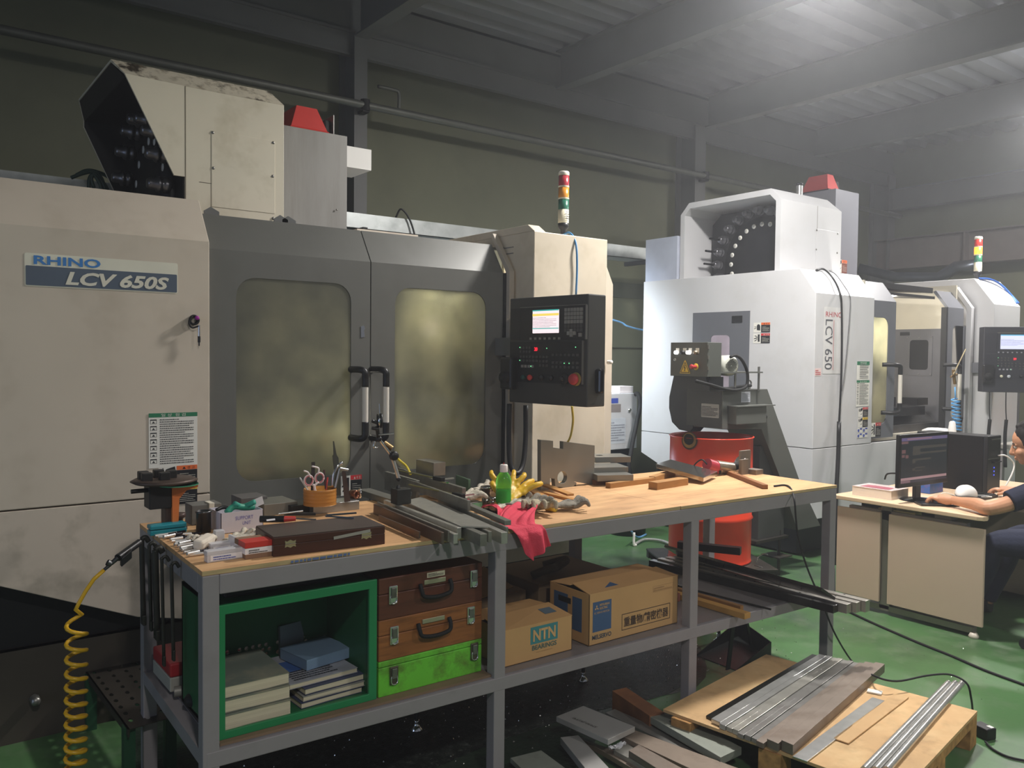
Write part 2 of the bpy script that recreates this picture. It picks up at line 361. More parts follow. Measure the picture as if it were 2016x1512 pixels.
def rules_sticker(o,u,v_,w,h,par,title,rows,name='rules_sticker',head=stk_g,label=None,icons=True,hh=.075):
    o=V(o);u=V(u);v_=V(v_); n=u.cross(v_).normalized()
    s=decal(o,u,v_,w,h,stk_w,par,name,label=label)
    decal(o+v_*h*(1-hh)+n*.0006,u,v_,w,h*hh,head,s,'header')
    if title: text(title,o+u*w*.25+v_*h*(1-hh*.85)+n*.0014,u,v_,w*.5,h*hh*.7,stk_w,s,'heading')
    lines(o+u*w*.22+v_*h*.06+n*.0008,u,v_,w*.7,h*.84,rows*3,ink,s,fill=.4)
    if icons:
        b=MB()
        for i in range(rows):
            y=h*(.06+.84*(rows-1-i+.2)/rows); a=.13*w; hh_=h*.84/rows*.7; q=lambda x,z:o+u*(w*.03+x*a)+v_*(y+z*hh_)+n*.0012
            for r_ in ([(0,0),(1,0),(1,.06),(0,.06)],[(0,.75),(1,.75),(1,1),(0,1)],[(0,0),(.06,0),(.06,1),(0,1)],[(.94,0),(1,0),(1,1),(.94,1)],[(.25,.15),(.75,.15),(.5,.62)]): b.add([q(*p) for p in r_],[list(range(len(r_)))])
        b.build('icons',ink,s,fix=False)
    return s
def bighandle(par,x,y,z0,z1,dx=0.04,out=.10,r=.016,name='handle'):
    """bow handle: black elbows, pale grip; stands out from plane y towards -Y, offset dx sideways"""
    yo=y-out
    hb=MB().rod((x,yo,z0+.08),(x,yo,z1-.08),r*.9,n=16).build(name,mat('grip_grey','#d9d4c9',.45,0,.04),par,label='pale grip with black elbows')
    MB().tube([(x-dx,y,z1),(x-dx*.6,yo+.02,z1),(x-dx*.1,yo,z1-.012),(x,yo,z1-.045),(x,yo,z1-.085)],r,n=12).build('handle_elbow',black,hb)
    MB().tube([(x-dx,y,z0),(x-dx*.6,yo+.02,z0),(x-dx*.1,yo,z0+.012),(x,yo,z0+.045),(x,yo,z0+.085)],r,n=12).build('handle_elbow',black,hb)
    return hb
def screws(par,pts,n,r=.006,nm='screws'):
    b=MB()
    for p in pts: b.lathe([(0,.004),(r*.7,.004),(r,0)],p,axis=n,n=10)
    return b.build(nm,steeld,par)
def magazine(par,xf,xr,yc,zc,rad,nm_scheme,n=20,ymin=-9,zmin=-9,lab='dark tool carousel with numbered pockets'):
    """round tool magazine facing -X at x=xf"""
    g=MB().lathe([(0,0),(rad-.06,0),(rad-.06,.06),(0,.06)],(xf,yc,zc),axis=(1,0,0),n=40)
    disc=g.build('tool_carousel',mat('carousel','#1b1c20',.45,.2,.08),par,label=lab)
    rr=random.Random(3)
    for i in range(n):
        a=2*math.pi*i/n; c=V((xf,yc+math.cos(a)*rad*.97,zc+math.sin(a)*rad*.97))
        if c.y<ymin or c.z<zmin: continue
        ci=V((xf-.001,yc+math.cos(a)*rad*.72,zc+math.sin(a)*rad*.72))
        MB().lathe([(0,.003),(.021,.003),(.021,0)],ci,axis=(-1,0,0),n=18).build('number_disc',stk_w,disc)
        if nm_scheme: 
            t=str(nm_scheme(i)); text(t,ci+V((-.0035,.009,-.008)),(0,-1,0),Z_,.017,.016,ink,disc,'pocket_number')
        h=MB().lathe([(.03,0),(.042,.015),(.042,.03),(.034,.035),(.034,.045),(.042,.05),(.042,.062),(.03,.07),(.028,.10),(.022,.11),(.0,.11)],c,axis=(-1,0,0),n=18)
        t=h.build('tool_holder',mat('holder_steel','#77767a',.3,.9,.15),par)
        k=i%4
        if nm_scheme and i in (0,1,2):
            L=.13; b=MB().rod(c+V((-.11,0,0)),c+V((-.11-L,0,0)),.011,.010,n=10)
            b.build('drill_bit',mat('drill_black','#222124',.4,.6,.1),t)
def beacon(par,x,y,z,s=1,lit=None,name='signal_tower'):
    r=.0285*s
    g=MB().lathe([(r*.5,0),(r*.6,.03*s),(r*.95,.04*s),(r,.05*s),(r,.065*s),(0,.065*s)],(x,y,z)).build(name,black,par,label='slim signal tower with stacked coloured lenses')
    body=MB().lathe([(r,.065*s),(r,.135*s),(0,.135*s)],(x,y,z)).build('base_section',mat('beacon_cream','#e0d8bd',.45),g)
    zz=.135*s
    for c,nm in (('#2a6b55','green_lens'),('#d98f2e','amber_lens'),('#a8323c','red_lens')):
        e=lit==nm
        m=mat(nm+('_lit' if e else ('_b' if lit else '')),c if not (lit and nm=='red_lens') else '#d6322a',.25,0,0,emit='#ff8418' if e else None,es=6 if e else 0,spec=.6)
        MB().lathe([(r*.98,zz),(r*.98,zz+.056*s),(0,zz+.056*s)],(x,y,z)).build(nm,m,g); 
        MB().lathe([(r*1.01,zz+.054*s),(r*1.01,zz+.062*s)],(x,y,z)).build('ring',mat('beacon_cream'if 0 else 'beacon_cream','#e0d8bd'),g); zz+=.062*s
    MB().lathe([(r*1.01,zz),(r*1.01,zz+.008*s),(r*.85,zz+.014*s),(0,zz+.014*s)],(x,y,z)).build('cap',mat('beacon_white','#efe6da',.4),g)
    return g
def hood(b,x0,x1,y,z,d,h):
    """spindle motor cowl: frustum"""
    i=.05
    lo=[(x0,y,z),(x1,y,z),(x1,y+d,z),(x0,y+d,z)]; hi=[(x0+i,y+i*.8,z+h),(x1-i,y+i*.8,z+h),(x1-i,y+d-i,z+h),(x0+i,y+d-i,z+h)]
    b.hexa([(p[0]-.02 if p[0]==x0 else p[0]+.02,p[1]+(-.02 if p[1]==y else .02),z-.02) for p in lo],[(p[0],p[1],z) for p in lo]); b.hexa(lo,hi); return b
def window_door(par,x0,x1,yp,zb,zc,yt,zt,wx0,wx1,wz0,wz1,m,mg,rad=.09,nm='sliding_door',th=.03):
    b=MB(); w,h=wx1-wx0,wz1-wz0
    b.slab((0,yp,0),X_,Z_,[(x0,zb),(x1,zb),(x1,zc),(x0,zc)],th,[rrect(w,h,rad,(wx0+wx1)/2,(wz0+wz1)/2)])
    b.hexa([(x0,yp,zc),(x1,yp,zc),(x1,yp+th,zc),(x0,yp+th,zc)],[(x0,yt,zt),(x1,yt,zt),(x1,yt+th,zt-.01),(x0,yt+th,zt-.01)])
    d=b.build(nm,m,par)
    MB().slab((0,yp+.006,0),X_,Z_,rrect(w+.02,h+.02,rad,(wx0+wx1)/2,(wz0+wz1)/2),.006).build('window_pane',mg,d,label='dirty see-through window speckled with coolant')
    return d
def panel(par,O,u,W,H,D,zt,zb,screen,style):
    """operator panel. O far/left top corner; u along face; normal n = u x Z"""
    u=V(u).normalized(); n=u.cross(Z_).normalized(); O=V((O[0],O[1],zb)); sc=H
    pc=mat('console_'+style,'#3a3a38' if style=='a' else '#34353b',.5,0,.06,6)
    pf=mat('console_face_'+style,'#1c1c1d' if style=='a' else '#2b2c33',.5,0,.05)
    b=MB(); b.obox(O+u*W/2+Z_*H/2-n*D/2,u,Z_,n,W/2,H/2,D/2,b=.006)
    cpn=b.build('control_panel',pc,par,label='dark operator control panel with screen and keys')
    q=lambda a,c,e=0:O+u*(a*W)+Z_*(c*H)+n*e
    def rect(nm,a0,c0,a1,c1,m,th=.004,e=.002,pa=None,r=.002,label=None):
        return MB().slab(q(a0,c0,e+th),u,Z_,rrect((a1-a0)*W,(c1-c0)*H,r,(a1-a0)*W/2,(c1-c0)*H/2,3),th).build(nm,m,pa or cpn,label=label)
    bz=rect('screen_bezel',.16,.60,.98,.90,pf,.006)
    rect('side_plate',.02,.60,.155,.90,pf,.004)
    rect('button_field',.02,.20,.94,.58,pf,.004)
    b=MB()
    b.slab(q(.16,.902,.012),u,Z_,[(0,0),(.83*W,0),(.83*W,.004),(0,.004)],.012); b.slab(q(.985,.60,.012),u,Z_,[(0,0),(.006,0),(.006,.3*H),(0,.3*H)],.012); b.slab(q(.95,.20,.012),u,Z_,[(0,0),(.006,0),(.006,.39*H),(0,.39*H)],.012)
    b.build('edge_trim',mat('trim_grey','#7c7b78',.4,.6,.05),cpn)
    sx0,sx1,sy0,sy1=screen
    scr=rect('screen',sx0,sy0,sx1,sy1,mat('screen_'+style,'#202020',.3,0,0,emit='#f3dfe3' if style=='a' else '#d4d8f4',es=1.25 if style=='a' else 1.3),.003,.007,r=.003,label='lit screen')
    W2,H2=(sx1-sx0)*W,(sy1-sy0)*H
    for (y0,y1,c) in (((.95,1,'#3fb3a8'),(.74,.84,'#f3d768'),(.18,.22,'#49b0a8')) if style=='a' else ((.93,1,'#57b3d8'),)):
        MB().slab(q(sx0,sy0,.0115)+Z_*y0*H2,u,Z_,[(0,0),(W2,0),(W2,(y1-y0)*H2),(0,(y1-y0)*H2)],.001).build('screen_bar',mat('bar_'+c,'#101010',.4,0,0,emit=c,es=1.1),scr)
    lines(q(sx0,sy0,.0112)+u*.02*W2+Z_*.24*H2,u,Z_,W2*.9,H2*.46,7,mat('screen_text','#303040',.5,0,0,emit='#7a7a90',es=.5),scr,'screen_text',fill=.25)
    text('MACHINING CENTER',q(sx0-.03,sy1+.025,.0095),u,Z_,W2*.9,.006,mat('gold_ink','#8c7c52'),cpn)
    key=mat('key_grey_'+style,'#8a8a86' if style=='a' else '#9a9aa2',.5,0,.1); keyd=mat('key_dark','#4a4a49',.5); 
    def keys(nm,a,c,na,nc,da,dc,s_,m,lab=None):
        for j in range(nc):
            for i in range(na):
                MB().obox(q(a+i*da,c-j*dc,.011),u,Z_,n,s_,s_,.0035).build(nm,m,cpn)
    keys('soft_key',sx0-.02,sy0-.05,7,1,(sx1-sx0+.03)/6,0,.0055,key)
    if style=='a':
        keys('keypad_key',.755,.865,6,4,.037,.036,.0085,key); keys('keypad_key',.755,.72,6,2,.037,.036,.0085,keyd)
        for a,c in ((.79,.655),(.825,.675),(.825,.64),(.86,.655),(.93,.64)): MB().obox(q(a,c,.012),u,Z_,n,.009,.009,.004).build('arrow_key',key,cpn)
    keys('mode_key',.18,.525,4,2,.04,.037,.006,keyd); keys('mode_key',.18,.44,6,2,.042,.037,.006,keyd); keys('mode_key',.20,.35,4,1,.045,.037,.007,key)
    keys('mode_key',.44,.44,3,3,.042,.04,.006,keyd); keys('mode_key',.60,.46,7,1,.05,.037,.006,keyd); keys('mode_key',.60,.39,7,2,.05,.04,.006,keyd)
    g1=mat('led_green','#60a878',.4,0,0,emit='#7dffa8',es=1.2)
    for a,c in ((.175,.528),(.175,.405),(.325,.352),(.53,.52),(.885,.53),(.75,.385),(.81,.385)):
        MB().obox(q(a,c,.017),u,Z_,n,.0022,.0022,.001).build('indicator_light',g1,cpn)
    text('20' if style=='a' else '29',q(.36,.495,.012),u,Z_,.024,.019,mat('led_red','#ff3040',.4,0,0,emit='#ff2038',es=1.5),cpn,'number_display',bold=.03)
    def knob(nm,a,c,r,m,h=.018,lab=None):
        MB().lathe([(0,h),(r*.8,h),(r,h*.7),(r,h*.4),(r*.75,h*.3),(r*.75,0)],q(a,c,.006),axis=n,n=20).build(nm,m,cpn,label=lab)
    knob('start_button',.22,.245,.013,mat('btn_green','#1d4a44') if style=='a' else mat('btn_cream','#e8e2c8'),lab=None)
    knob('stop_button',.31,.245,.015,red if style=='a' else mat('btn_pale','#c0c4cc'),lab='red stop button' if style=='a' else None)
    for a in (.46,.58): knob('rotary_knob',a,.25,.016,black,.02)
    knob('override_dial',.74,.245,.030,blackm,.016); knob('dial_cap',.735,.245,.014,black,.028)
    knob('emergency_stop_ring',.885,.245,.034,mat('estop_yellow','#8d7530',.5),.01); knob('emergency_stop',.88,.245,.028,mat('estop_red','#b5353a',.4),.035,lab='red mushroom stop button')
    # handwheel box at far side
    MB().obox(q(.05,.28,.03),u,Z_,n,.045,.085,.025,b=.01).build('handwheel_pendant',black,cpn)
    MB().lathe([(0,.02),(.03,.02),(.035,0)],q(.05,.24,.055),axis=n,n=24).build('handwheel',blackm,cpn)
    return cpn,q,u,n
# ---------------------------------------------------------------- machine 1
ctop,ctopd=mat('cream_top','#d8cfbd',.4,0,.04,3),0
M1=thing('machining_center',(.34,YF,0),'large cream and dark grey machining centre with closed doors on the left, behind the workbench','machine')
x0,x1=.34,1.196
low=[(x0,.64),(.376,.684),(.884,.47),(x1,.34)]
b=MB(); profx(b,x0,x1,[(YF,.985),(YF,2.117),(4.0,2.323),(5.65,2.323),(5.65,.985)])
b.build('left_cover',cream,M1,bev=.004)
b=MB(); b.slab((0,YF,0),X_,Z_,[(x0,.70),(.884,.47),(x1,.40),(x1,.979),(x0,.979)],1.7); b.build('left_lower_cover',mat('cream_dirty','#cdc0b0',.42,0,.08,2,dirt=('#7b7462',.6,4)),M1,bev=.003)
MB().box((x0+.02,YF+.12,.05),(3.5,5.6,.95)).build('base',mat('base_black','#17171a',.5,.1,.1),M1)
MB().box((.3,3.95,.0),(3.5,3.965,.393)).box((.3,3.95,.0),(.32,4.6,.393)).box((.3,3.95,.385),(3.5,3.98,.393)).build('coolant_tank',mat('tank_brown','#4f483f',.55,.2,.12,4),M1)
g=P(68,1375,Y=3.94); MB().lathe([(0,.05),(.016,.05),(.02,.03),(.02,0)],g,axis=(0,-1,0),n=8).build('drain_plug',steeld,M1)
MB().box((x1,YF+.01,.42),(3.42,YF+.04,.80)).build('lower_front_panel',mat('cream_dirty',''),M1)
MB().box((x1,YF-.06,.80),(2.9,YF+.02,.86)).build('door_sill',dgrey,M1)
# interior cabin
cab=mat('cabin_grey','#85857c',.5,.3,.1)
b=MB(); b.box((x1,4.9,.9),(2.9,4.92,2.25)).box((x1-.02,3.95,.9),(x1,4.92,2.25)).box((2.9,3.95,.9),(2.92,4.92,2.25)).box((x1,3.9,.88),(2.9,4.92,.9)).box((x1,4.05,2.20),(2.9,4.92,2.22))
b.build('cabin_walls',cab,M1)
MB().box((1.55,4.2,.9),(2.6,4.75,1.12)).build('work_table',steeld,M1); MB().box((1.95,4.35,1.5),(2.25,4.75,2.2)).lathe([(.09,0),(.09,.1),(.05,.2)],(2.1,4.5,1.3),n=20).build('spindle_head',mat('head_dark','#4d4f4f',.5,.3),M1)
point('cabin_light',(2.42,3.95,2.0),12,(1,.93,.74),.04)
point('cabin_light',(1.95,4.15,1.25),10,(1,.95,.78),.2)
def paneglass():
    m=bpy.data.materials.new('speckled_pane'); m.use_nodes=True; nt=m.node_tree; nt.nodes.clear(); L=nt.links
    out=nt.nodes.new('ShaderNodeOutputMaterial'); tr=nt.nodes.new('ShaderNodeBsdfTranslucent'); di=nt.nodes.new('ShaderNodeBsdfDiffuse'); gl=nt.nodes.new('ShaderNodeBsdfGlossy')
    tc=nt.nodes.new('ShaderNodeTexCoord'); n=nt.nodes.new('ShaderNodeTexNoise'); n.inputs['Scale'].default_value=2.2; n.inputs['Detail'].default_value=4
    vo=nt.nodes.new('ShaderNodeTexVoronoi'); vo.inputs['Scale'].default_value=95; L.new(tc.outputs['Object'],n.inputs[0]); L.new(tc.outputs['Object'],vo.inputs[0])
    cr=nt.nodes.new('ShaderNodeValToRGB'); cr.color_ramp.elements[0].position=.35; cr.color_ramp.elements[0].color=(.30,.30,.24,1); cr.color_ramp.elements[1].position=.65; cr.color_ramp.elements[1].color=(.82,.80,.62,1); L.new(n.outputs[0],cr.inputs[0])
    sp=nt.nodes.new('ShaderNodeMapRange'); sp.inputs[1].default_value=.0; sp.inputs[2].default_value=.17; sp.inputs[3].default_value=1; sp.inputs[4].default_value=0; L.new(vo.outputs['Distance'],sp.inputs[0])
    bp=nt.nodes.new('ShaderNodeBump'); bp.inputs['Strength'].default_value=.9; bp.inputs['Distance'].default_value=.004; L.new(sp.outputs[0],bp.inputs['Height'])
    L.new(cr.outputs[0],tr.inputs[0]); di.inputs[0].default_value=(.22,.22,.18,1); gl.inputs['Roughness'].default_value=.15; gl.inputs[0].default_value=(.8,.8,.75,1); L.new(bp.outputs[0],gl.inputs['Normal']); L.new(bp.outputs[0],di.inputs['Normal'])
    a=nt.nodes.new('ShaderNodeMixShader'); a.inputs[0].default_value=.35; L.new(tr.outputs[0],a.inputs[1]); L.new(di.outputs[0],a.inputs[2])
    c=nt.nodes.new('ShaderNodeMixShader'); c.inputs[0].default_value=.14; L.new(a.outputs[0],c.inputs[1]); L.new(gl.outputs[0],c.inputs[2]); L.new(c.outputs[0],out.inputs[0])
    return m
pg=paneglass()
dg=mat('door_grey','#6c6c67',.38,.1,.07,3,dirt=('#565650',.5,3))
d1=window_door(M1,x1+.002,2.010,3.87,.86,2.090,3.985,2.262,1.323,1.904,1.015,1.970,dg,pg,.09)
d2=window_door(M1,2.016,2.852,3.87,.86,2.090,3.985,2.262,2.154,2.734,1.010,1.971,dg,pg,.09)
bighandle(d1,P(719,800,Y=3.77).x,3.87,P(719,868,Y=3.77).z+.01,P(719,728,Y=3.77).z,dx=.03,out=.10,r=.017)
bighandle(d2,P(760,800,Y=3.77).x,3.87,P(760,868,Y=3.77).z+.01,P(760,728,Y=3.77).z,dx=.03,out=.10,r=.017)
MB().box((x1,4.0,2.235),(2.9,5.65,2.25)).build('roof_panel',dgrey,M1)
# jagged rubber edging where magazine meets the roof
b=MB(); 
for x,y in ((402,414),(540,430),(556,432)):
    p=P(x,y,Y=4.02); MB().slab(p,X_,Z_,[(0,0),(.03,.02),(.07,.0),(.07,-.03),(0,-.03)],.01).build('sealing_strip',dgrey,M1)

# right housing
hx0,hx1=2.916,3.472
b=MB().box((hx0,3.67,.56),(hx1,4.7,2.314)); b.hexa([(hx0,3.67,2.314),(3.0,3.67,2.314),(3.0,4.7,2.314),(hx0,4.7,2.314)],[(hx0,3.73,2.355),(3.0,3.73,2.355),(3.0,4.7,2.355),(hx0,4.7,2.355)])
b.build('right_housing',mat('cream_housing','#ded2bd',.4,0,.06,2.5,dirt=('#9f8f6a',.35,3)),M1,bev=.004)
MB().slab((0,3.87,0),X_,Z_,[(hx1,.5),(3.715,.5),(3.715,2.076),(3.656,2.19),(hx1,2.25)],1.75).build('right_cover',cream,M1,bev=.003)
b=MB(); pf=[(3.83,.56),(3.83,2.10),(4.0,2.33),(4.03,2.33),(3.87,2.10),(3.87,.56)]; profx(b,2.868,2.9,pf); b.build('door_trim',cream,M1,bev=.002)
MB().box((2.852,3.86,.6),(2.87,3.9,2.09)).build('rubber_seal',rubber,M1)
MB().box((hx0-.003,3.86,2.205),(hx0,3.95,2.21)).box((hx0-.003,3.86,2.24),(hx0,3.95,2.245)).build('handle_slot',dgrey,M1)
MB().box((2.45,4.9,2.25),(2.9,5.6,2.42)).build('rear_top_box',mat('cream_paint',''),M1)
MB().slab((hx0+.02,3.668,.70),X_,Z_,[(.0,.10),(.30,.22),(.50,.25),(.30,.10)],.02).build('lower_flap',mat('greenish','#7f8a70',.5),M1)
# nameplate
o=P(47,577,Y=3.848); o=V((.47,3.849,1.878)); npl=decal(o,X_,Z_,.588,.132,mat('plate_cream','#e2dfcd',.35),M1,'nameplate',r=.008,label='cream and slate nameplate with blue and pale lettering')
decal(o+V((.004,-.001,.004)),X_,Z_,.58,.078,mat('plate_slate','#566272',.4),npl,'lower_band',r=.004)
text('RHINO',o+V((.032,-.0022,.088)),X_,Z_,.245,.036,inkb,npl,'brand_lettering',bold=.03)
text('LCV 650S',o+V((.145,-.003,.012)),X_,Z_,.405,.056,mat('plate_letters','#ddd9c8',.4),npl,'model_lettering',shear=.25,bold=.035)
rules_sticker((.934,3.848,1.113),X_,Z_,.206,.24,M1,'일 상  점 검',7,label='white daily check list sticker with a green header')
warn((.974,3.8485,1.035),X_,Z_,.165,.082,M1,stk_o,0,label='orange-topped hand hazard sticker')
warn((.974,3.8485,.945),X_,Z_,.165,.082,M1,stk_y,0,label='yellow-topped hazard sticker')
warn((P(685,975,Y=3.87).x-.04,3.8685,P(685,975,Y=3.87).z),X_,Z_,.115,.10,d1,stk_r,2,label='red-topped hazard sticker low on the left door')
warn((P(768,965,Y=3.87).x-.02,3.8685,P(768,965,Y=3.87).z),X_,Z_,.145,.09,d2,stk_r,2,label='hazard sticker low on the right door')
# silver tag on door
p=P(714,664,Y=3.868); MB().slab(p+V((0,-.001,0)),V((.98,0,.18)),V((-.2,0,.98)),[(-.01,0),(.012,0),(.014,.035),(.022,.04),(.018,.058),(.0,.055),(-.004,.03)],.003).build('foil_tag',chrome,d1,label='crumpled strip of silver foil tape')
# tool changer
ym=4.35
mc=mat('magazine_cream','#dcd3bd',.4,0,.05,3,dirt=('#a59878',.45,4))
mgd=mat('dirty_chamfer','#cfc6b0',.5,0,.1,8,dirt=('#3b3326',1.9,8,'#7d715b',1.0,20))
b=MB(); b.box((1.235,ym,2.25),(1.744,5.35,2.94)); b.build('tool_changer_cover',mc,M1,bev=.002)
b=MB(); b.hexa([(1.235,ym,2.94),(1.744,ym,2.94),(1.744,5.35,2.94),(1.235,5.35,2.94)],[(1.235,ym+.1,3.03),(1.70,ym+.1,3.03),(1.70,5.25,3.03),(1.235,5.25,3.03)]); b.build('cover_chamfer',mgd,M1)
# hood: open shell overhanging to the left
sh=.012
b=MB()
fr=[(1.234,2.494),(1.180,2.494),(.955,2.945),(1.234,2.94)]
b.slab((0,ym,0),X_,Z_,fr,sh); b.build('hood_side',mc,M1); MB().slab((0,5.35,0),X_,Z_,[(1.234,2.3),(1.215,2.3),(1.115,2.553),(.955,2.9),(.955,2.945),(1.234,2.94)],sh).build('hood_side',mc,M1)
b=MB(); b.hexa([(.955,ym,2.945),(1.235,ym,2.94),(1.235,ym+.012,2.94),(.955,ym+.012,2.945)],[(.915,ym+.1,3.03),(1.235,ym+.1,3.03),(1.235,ym+.1,3.015),(.915,ym+.1,3.015)])
b.build('hood_chamfer',mgd,M1)
b=MB(); b.box((.915,ym+.1,3.018),(1.235,5.26,3.03)); b.hexa([(.915,5.25,3.02),(1.235,5.25,3.02),(1.235,5.27,3.03),(.915,5.27,3.03)],[(.955,5.35,2.93),(1.235,5.35,2.93),(1.235,5.362,2.94),(.955,5.362,2.94)]); b.build('hood_roof',mc,M1)
magazine(M1,1.19,0,4.87,2.46,.42,None,16,ymin=4.45,zmin=2.36)
MB().slab((0,5.336,0),X_,Z_,[(1.232,2.33),(1.205,2.33),(1.115,2.553),(.957,2.9),(.957,2.93),(1.232,2.93)],.01).box((1.226,4.37,2.33),(1.233,5.34,2.94)).box((.96,4.364,2.93),(1.23,5.34,2.936)).box((1.2,4.363,2.50),(1.232,4.367,2.93)).build('hood_shade_sheets',mat('hood_shade_black','#17181b',.5,.2,.1),M1)  # black sheets added to put shade inside the open hood
MB().hexa([(.918,5.258,3.016),(1.23,5.258,3.016),(1.23,5.346,2.93),(.958,5.346,2.93)],[(.918,4.46,3.016),(1.23,4.46,3.016),(1.23,4.37,2.932),(.958,4.37,2.932)]).build('hood_roof_shade_sheet',mat('hood_shade_black',''),M1)  # same added shade under the hood roof
MB().box((1.12,ym+.05,2.33),(1.2,5.3,2.345)).build('drip_tray',blackm,M1)
# access panel with screws
pa=[P(416,257,Y=ym),P(541,277,Y=ym),P(541,430,Y=ym),P(416,417,Y=ym)]
MB().slab((0,ym-.003,0),X_,Z_,[(pa[0].x,2.36),(pa[1].x,2.36),(pa[1].x,pa[0].z),(pa[0].x,pa[0].z)],.003).build('access_panel',mc,M1,bev=.0015)
screws(M1,[P(x,y,Y=ym-.003) for x,y in ((419,261),(538,281),(420,331),(537,347),(419,416),(538,430))],(0,-1,0),.008)
MB().box((1.3,ym-.001,2.475),(pa[0].x,ym,2.478)).box((1.232,ym-.001,2.25),(1.235,ym,2.94)).build('panel_seam',mat('seam_dark','#6a6152',.6),M1)
# column
cg=mat('column_grey','#8f8d88',.4,.1,.05,2,stretch=(3,3,.3),dirt=('#6f6a60',.5,3))
MB().box((1.75,4.7,2.2),(2.282,5.6,2.935)).build('column',cg,M1,bev=.003)
screws(M1,[P(663,413,Y=4.69)],(0,-1,0))
b=MB(); hood(b,1.99,2.22,4.85,2.985,.30,.135); b.build('motor_cowl',red,M1); b=MB().box((1.96,4.82,2.935),(2.25,5.2,2.965)); b.build('motor_base',black,M1)
MB().bbox((2.225,4.90,2.936),(2.27,5.05,3.07),.01).build('motor_fan',blackm,M1); MB().box((2.275,4.88,2.936),(2.281,5.07,3.10)).build('fan_plate',steeld,M1)
p0,p1=P(684,287,Y=5.2),P(731,330,Y=5.2); MB().box((p0.x-.15,5.2,p1.z-.02),(p1.x,5.5,p0.z)).build('rear_box',white,M1)
# beacon and its cable
bt=beacon(M1,3.237,3.8,2.33,1.12)
lines((3.225,3.765,2.42),X_,Z_,.03,.05,4,ink,bt,'label_print')
MB().tube([P(1109,462,Y=3.79),P(1120,458,Y=3.74),P(1130,468,Y=3.68),P(1135,490,Y=3.655),P(1136,530,Y=3.655),P(1134,580,Y=3.655)],.006).build('beacon_cable',mat('blue_cable','#4d8fc4',.4),M1,label='light blue cable')
# control panel 1
cp1,q1,u1,n1=panel(M1,(2.70,3.6,0),(.0928,-.9957,0),.565,.552,.13,1.925,1.372,(.33,.665,.66,.875),'a')
MB().obox(q1(1.0,.23,0)-n1*.075+u1*.012,u1,Z_,n1,.022,.062,.018,b=.012).build('grab_handle',mat('gloss_black','#101214',.15),cp1)
MB().box((2.80,3.5,1.62),(2.90,3.9,1.72)).build('panel_arm',dgrey,M1)
k_=mat('corrugated_hose','#1d1d1e',.5,0,.1)
b=MB(); hp=[P(1003,795,Y=3.6),P(1002,860,Y=3.6),P(1005,915,Y=3.58),P(1018,932,Y=3.56),P(1030,912,Y=3.58),P(1035,860,Y=3.6),P(1035,798,Y=3.6)]; b.tube(hp,.014,n=10); b.build('conduit_loop',k_,M1,label='black corrugated conduit loop')
MB().tube([P(1126,800,Y=3.35),P(1128,830,Y=3.4),P(1122,862,Y=3.5),P(1110,880,Y=3.55)],.006).build('yellow_cable',mat('yellow_cable','#d9c13c',.4),M1)
MB().lathe([(0,.03),(.012,.03),(.012,0)],P(1197,713,Y=3.66),axis=(0,-1,0),n=12).build('door_knob',white,M1)

# ---------------------------------------------------------------- machine 2
lg=mat('light_grey_paint',''); SX=5.893
M2=thing('machining_center',(SX,YF,0),'light grey machining centre with open door and operator panel on the right, behind the desk','machine')
b=MB(); profx(b,SX,6.75,[(YF,.907),(YF,2.139),(4.0,2.342),(5.716,2.342),(5.716,.907)]); b.build('left_cover',lg,M2,bev=.004)
MB().slab((SX,0,0),(0,-1,0),Z_,[(-5.716,.70),(-5.0,.42),(-3.95,.33),(-YF,.34),(-YF,.902),(-5.716,.902)],.86).build('left_lower_cover',lg,M2,bev=.003)
MB().box((6.0,4.05,.02),(9.1,5.6,.9)).build('base',mat('base_black',''),M2)
MB().box((6.75,3.87,.02),(9.1,4.0,.34)).build('coolant_tank',blackm,M2)
MB().box((6.75,YF,.30),(9.1,YF+.03,.905)).build('lower_front_panel',lg,M2)
# side door + window on the left cover
b=MB().slab((SX-.004,0,0),(0,-1,0),Z_,[(-5.093,1.0),(-4.478,1.0),(-4.471,2.02),(-5.093,2.022)],.004,[rrect(.205,.50,.04,-4.78,1.57)]); sd=b.build('side_door',dgrey2,M2)
MB().slab((SX-.002,0,0),(0,-1,0),Z_,rrect(.21,.51,.04,-4.78,1.57),.002).build('side_window',mat('pinkish_pane','#b3a7b3',.3,0,.25,5),sd)
MB().obox((SX-.006,4.602,1.952),Y_,Z_,X_,.055,.03,.004,b=.004).build('door_pull',black,sd)
warn((SX-.001,4.433,1.835),(0,-1,0),Z_,.165,.082,M2,stk_o,1,label='orange-topped hazard sticker')
warn((SX-.001,4.433,1.745),(0,-1,0),Z_,.165,.082,M2,stk_r,2,label='red-topped crush hazard sticker')
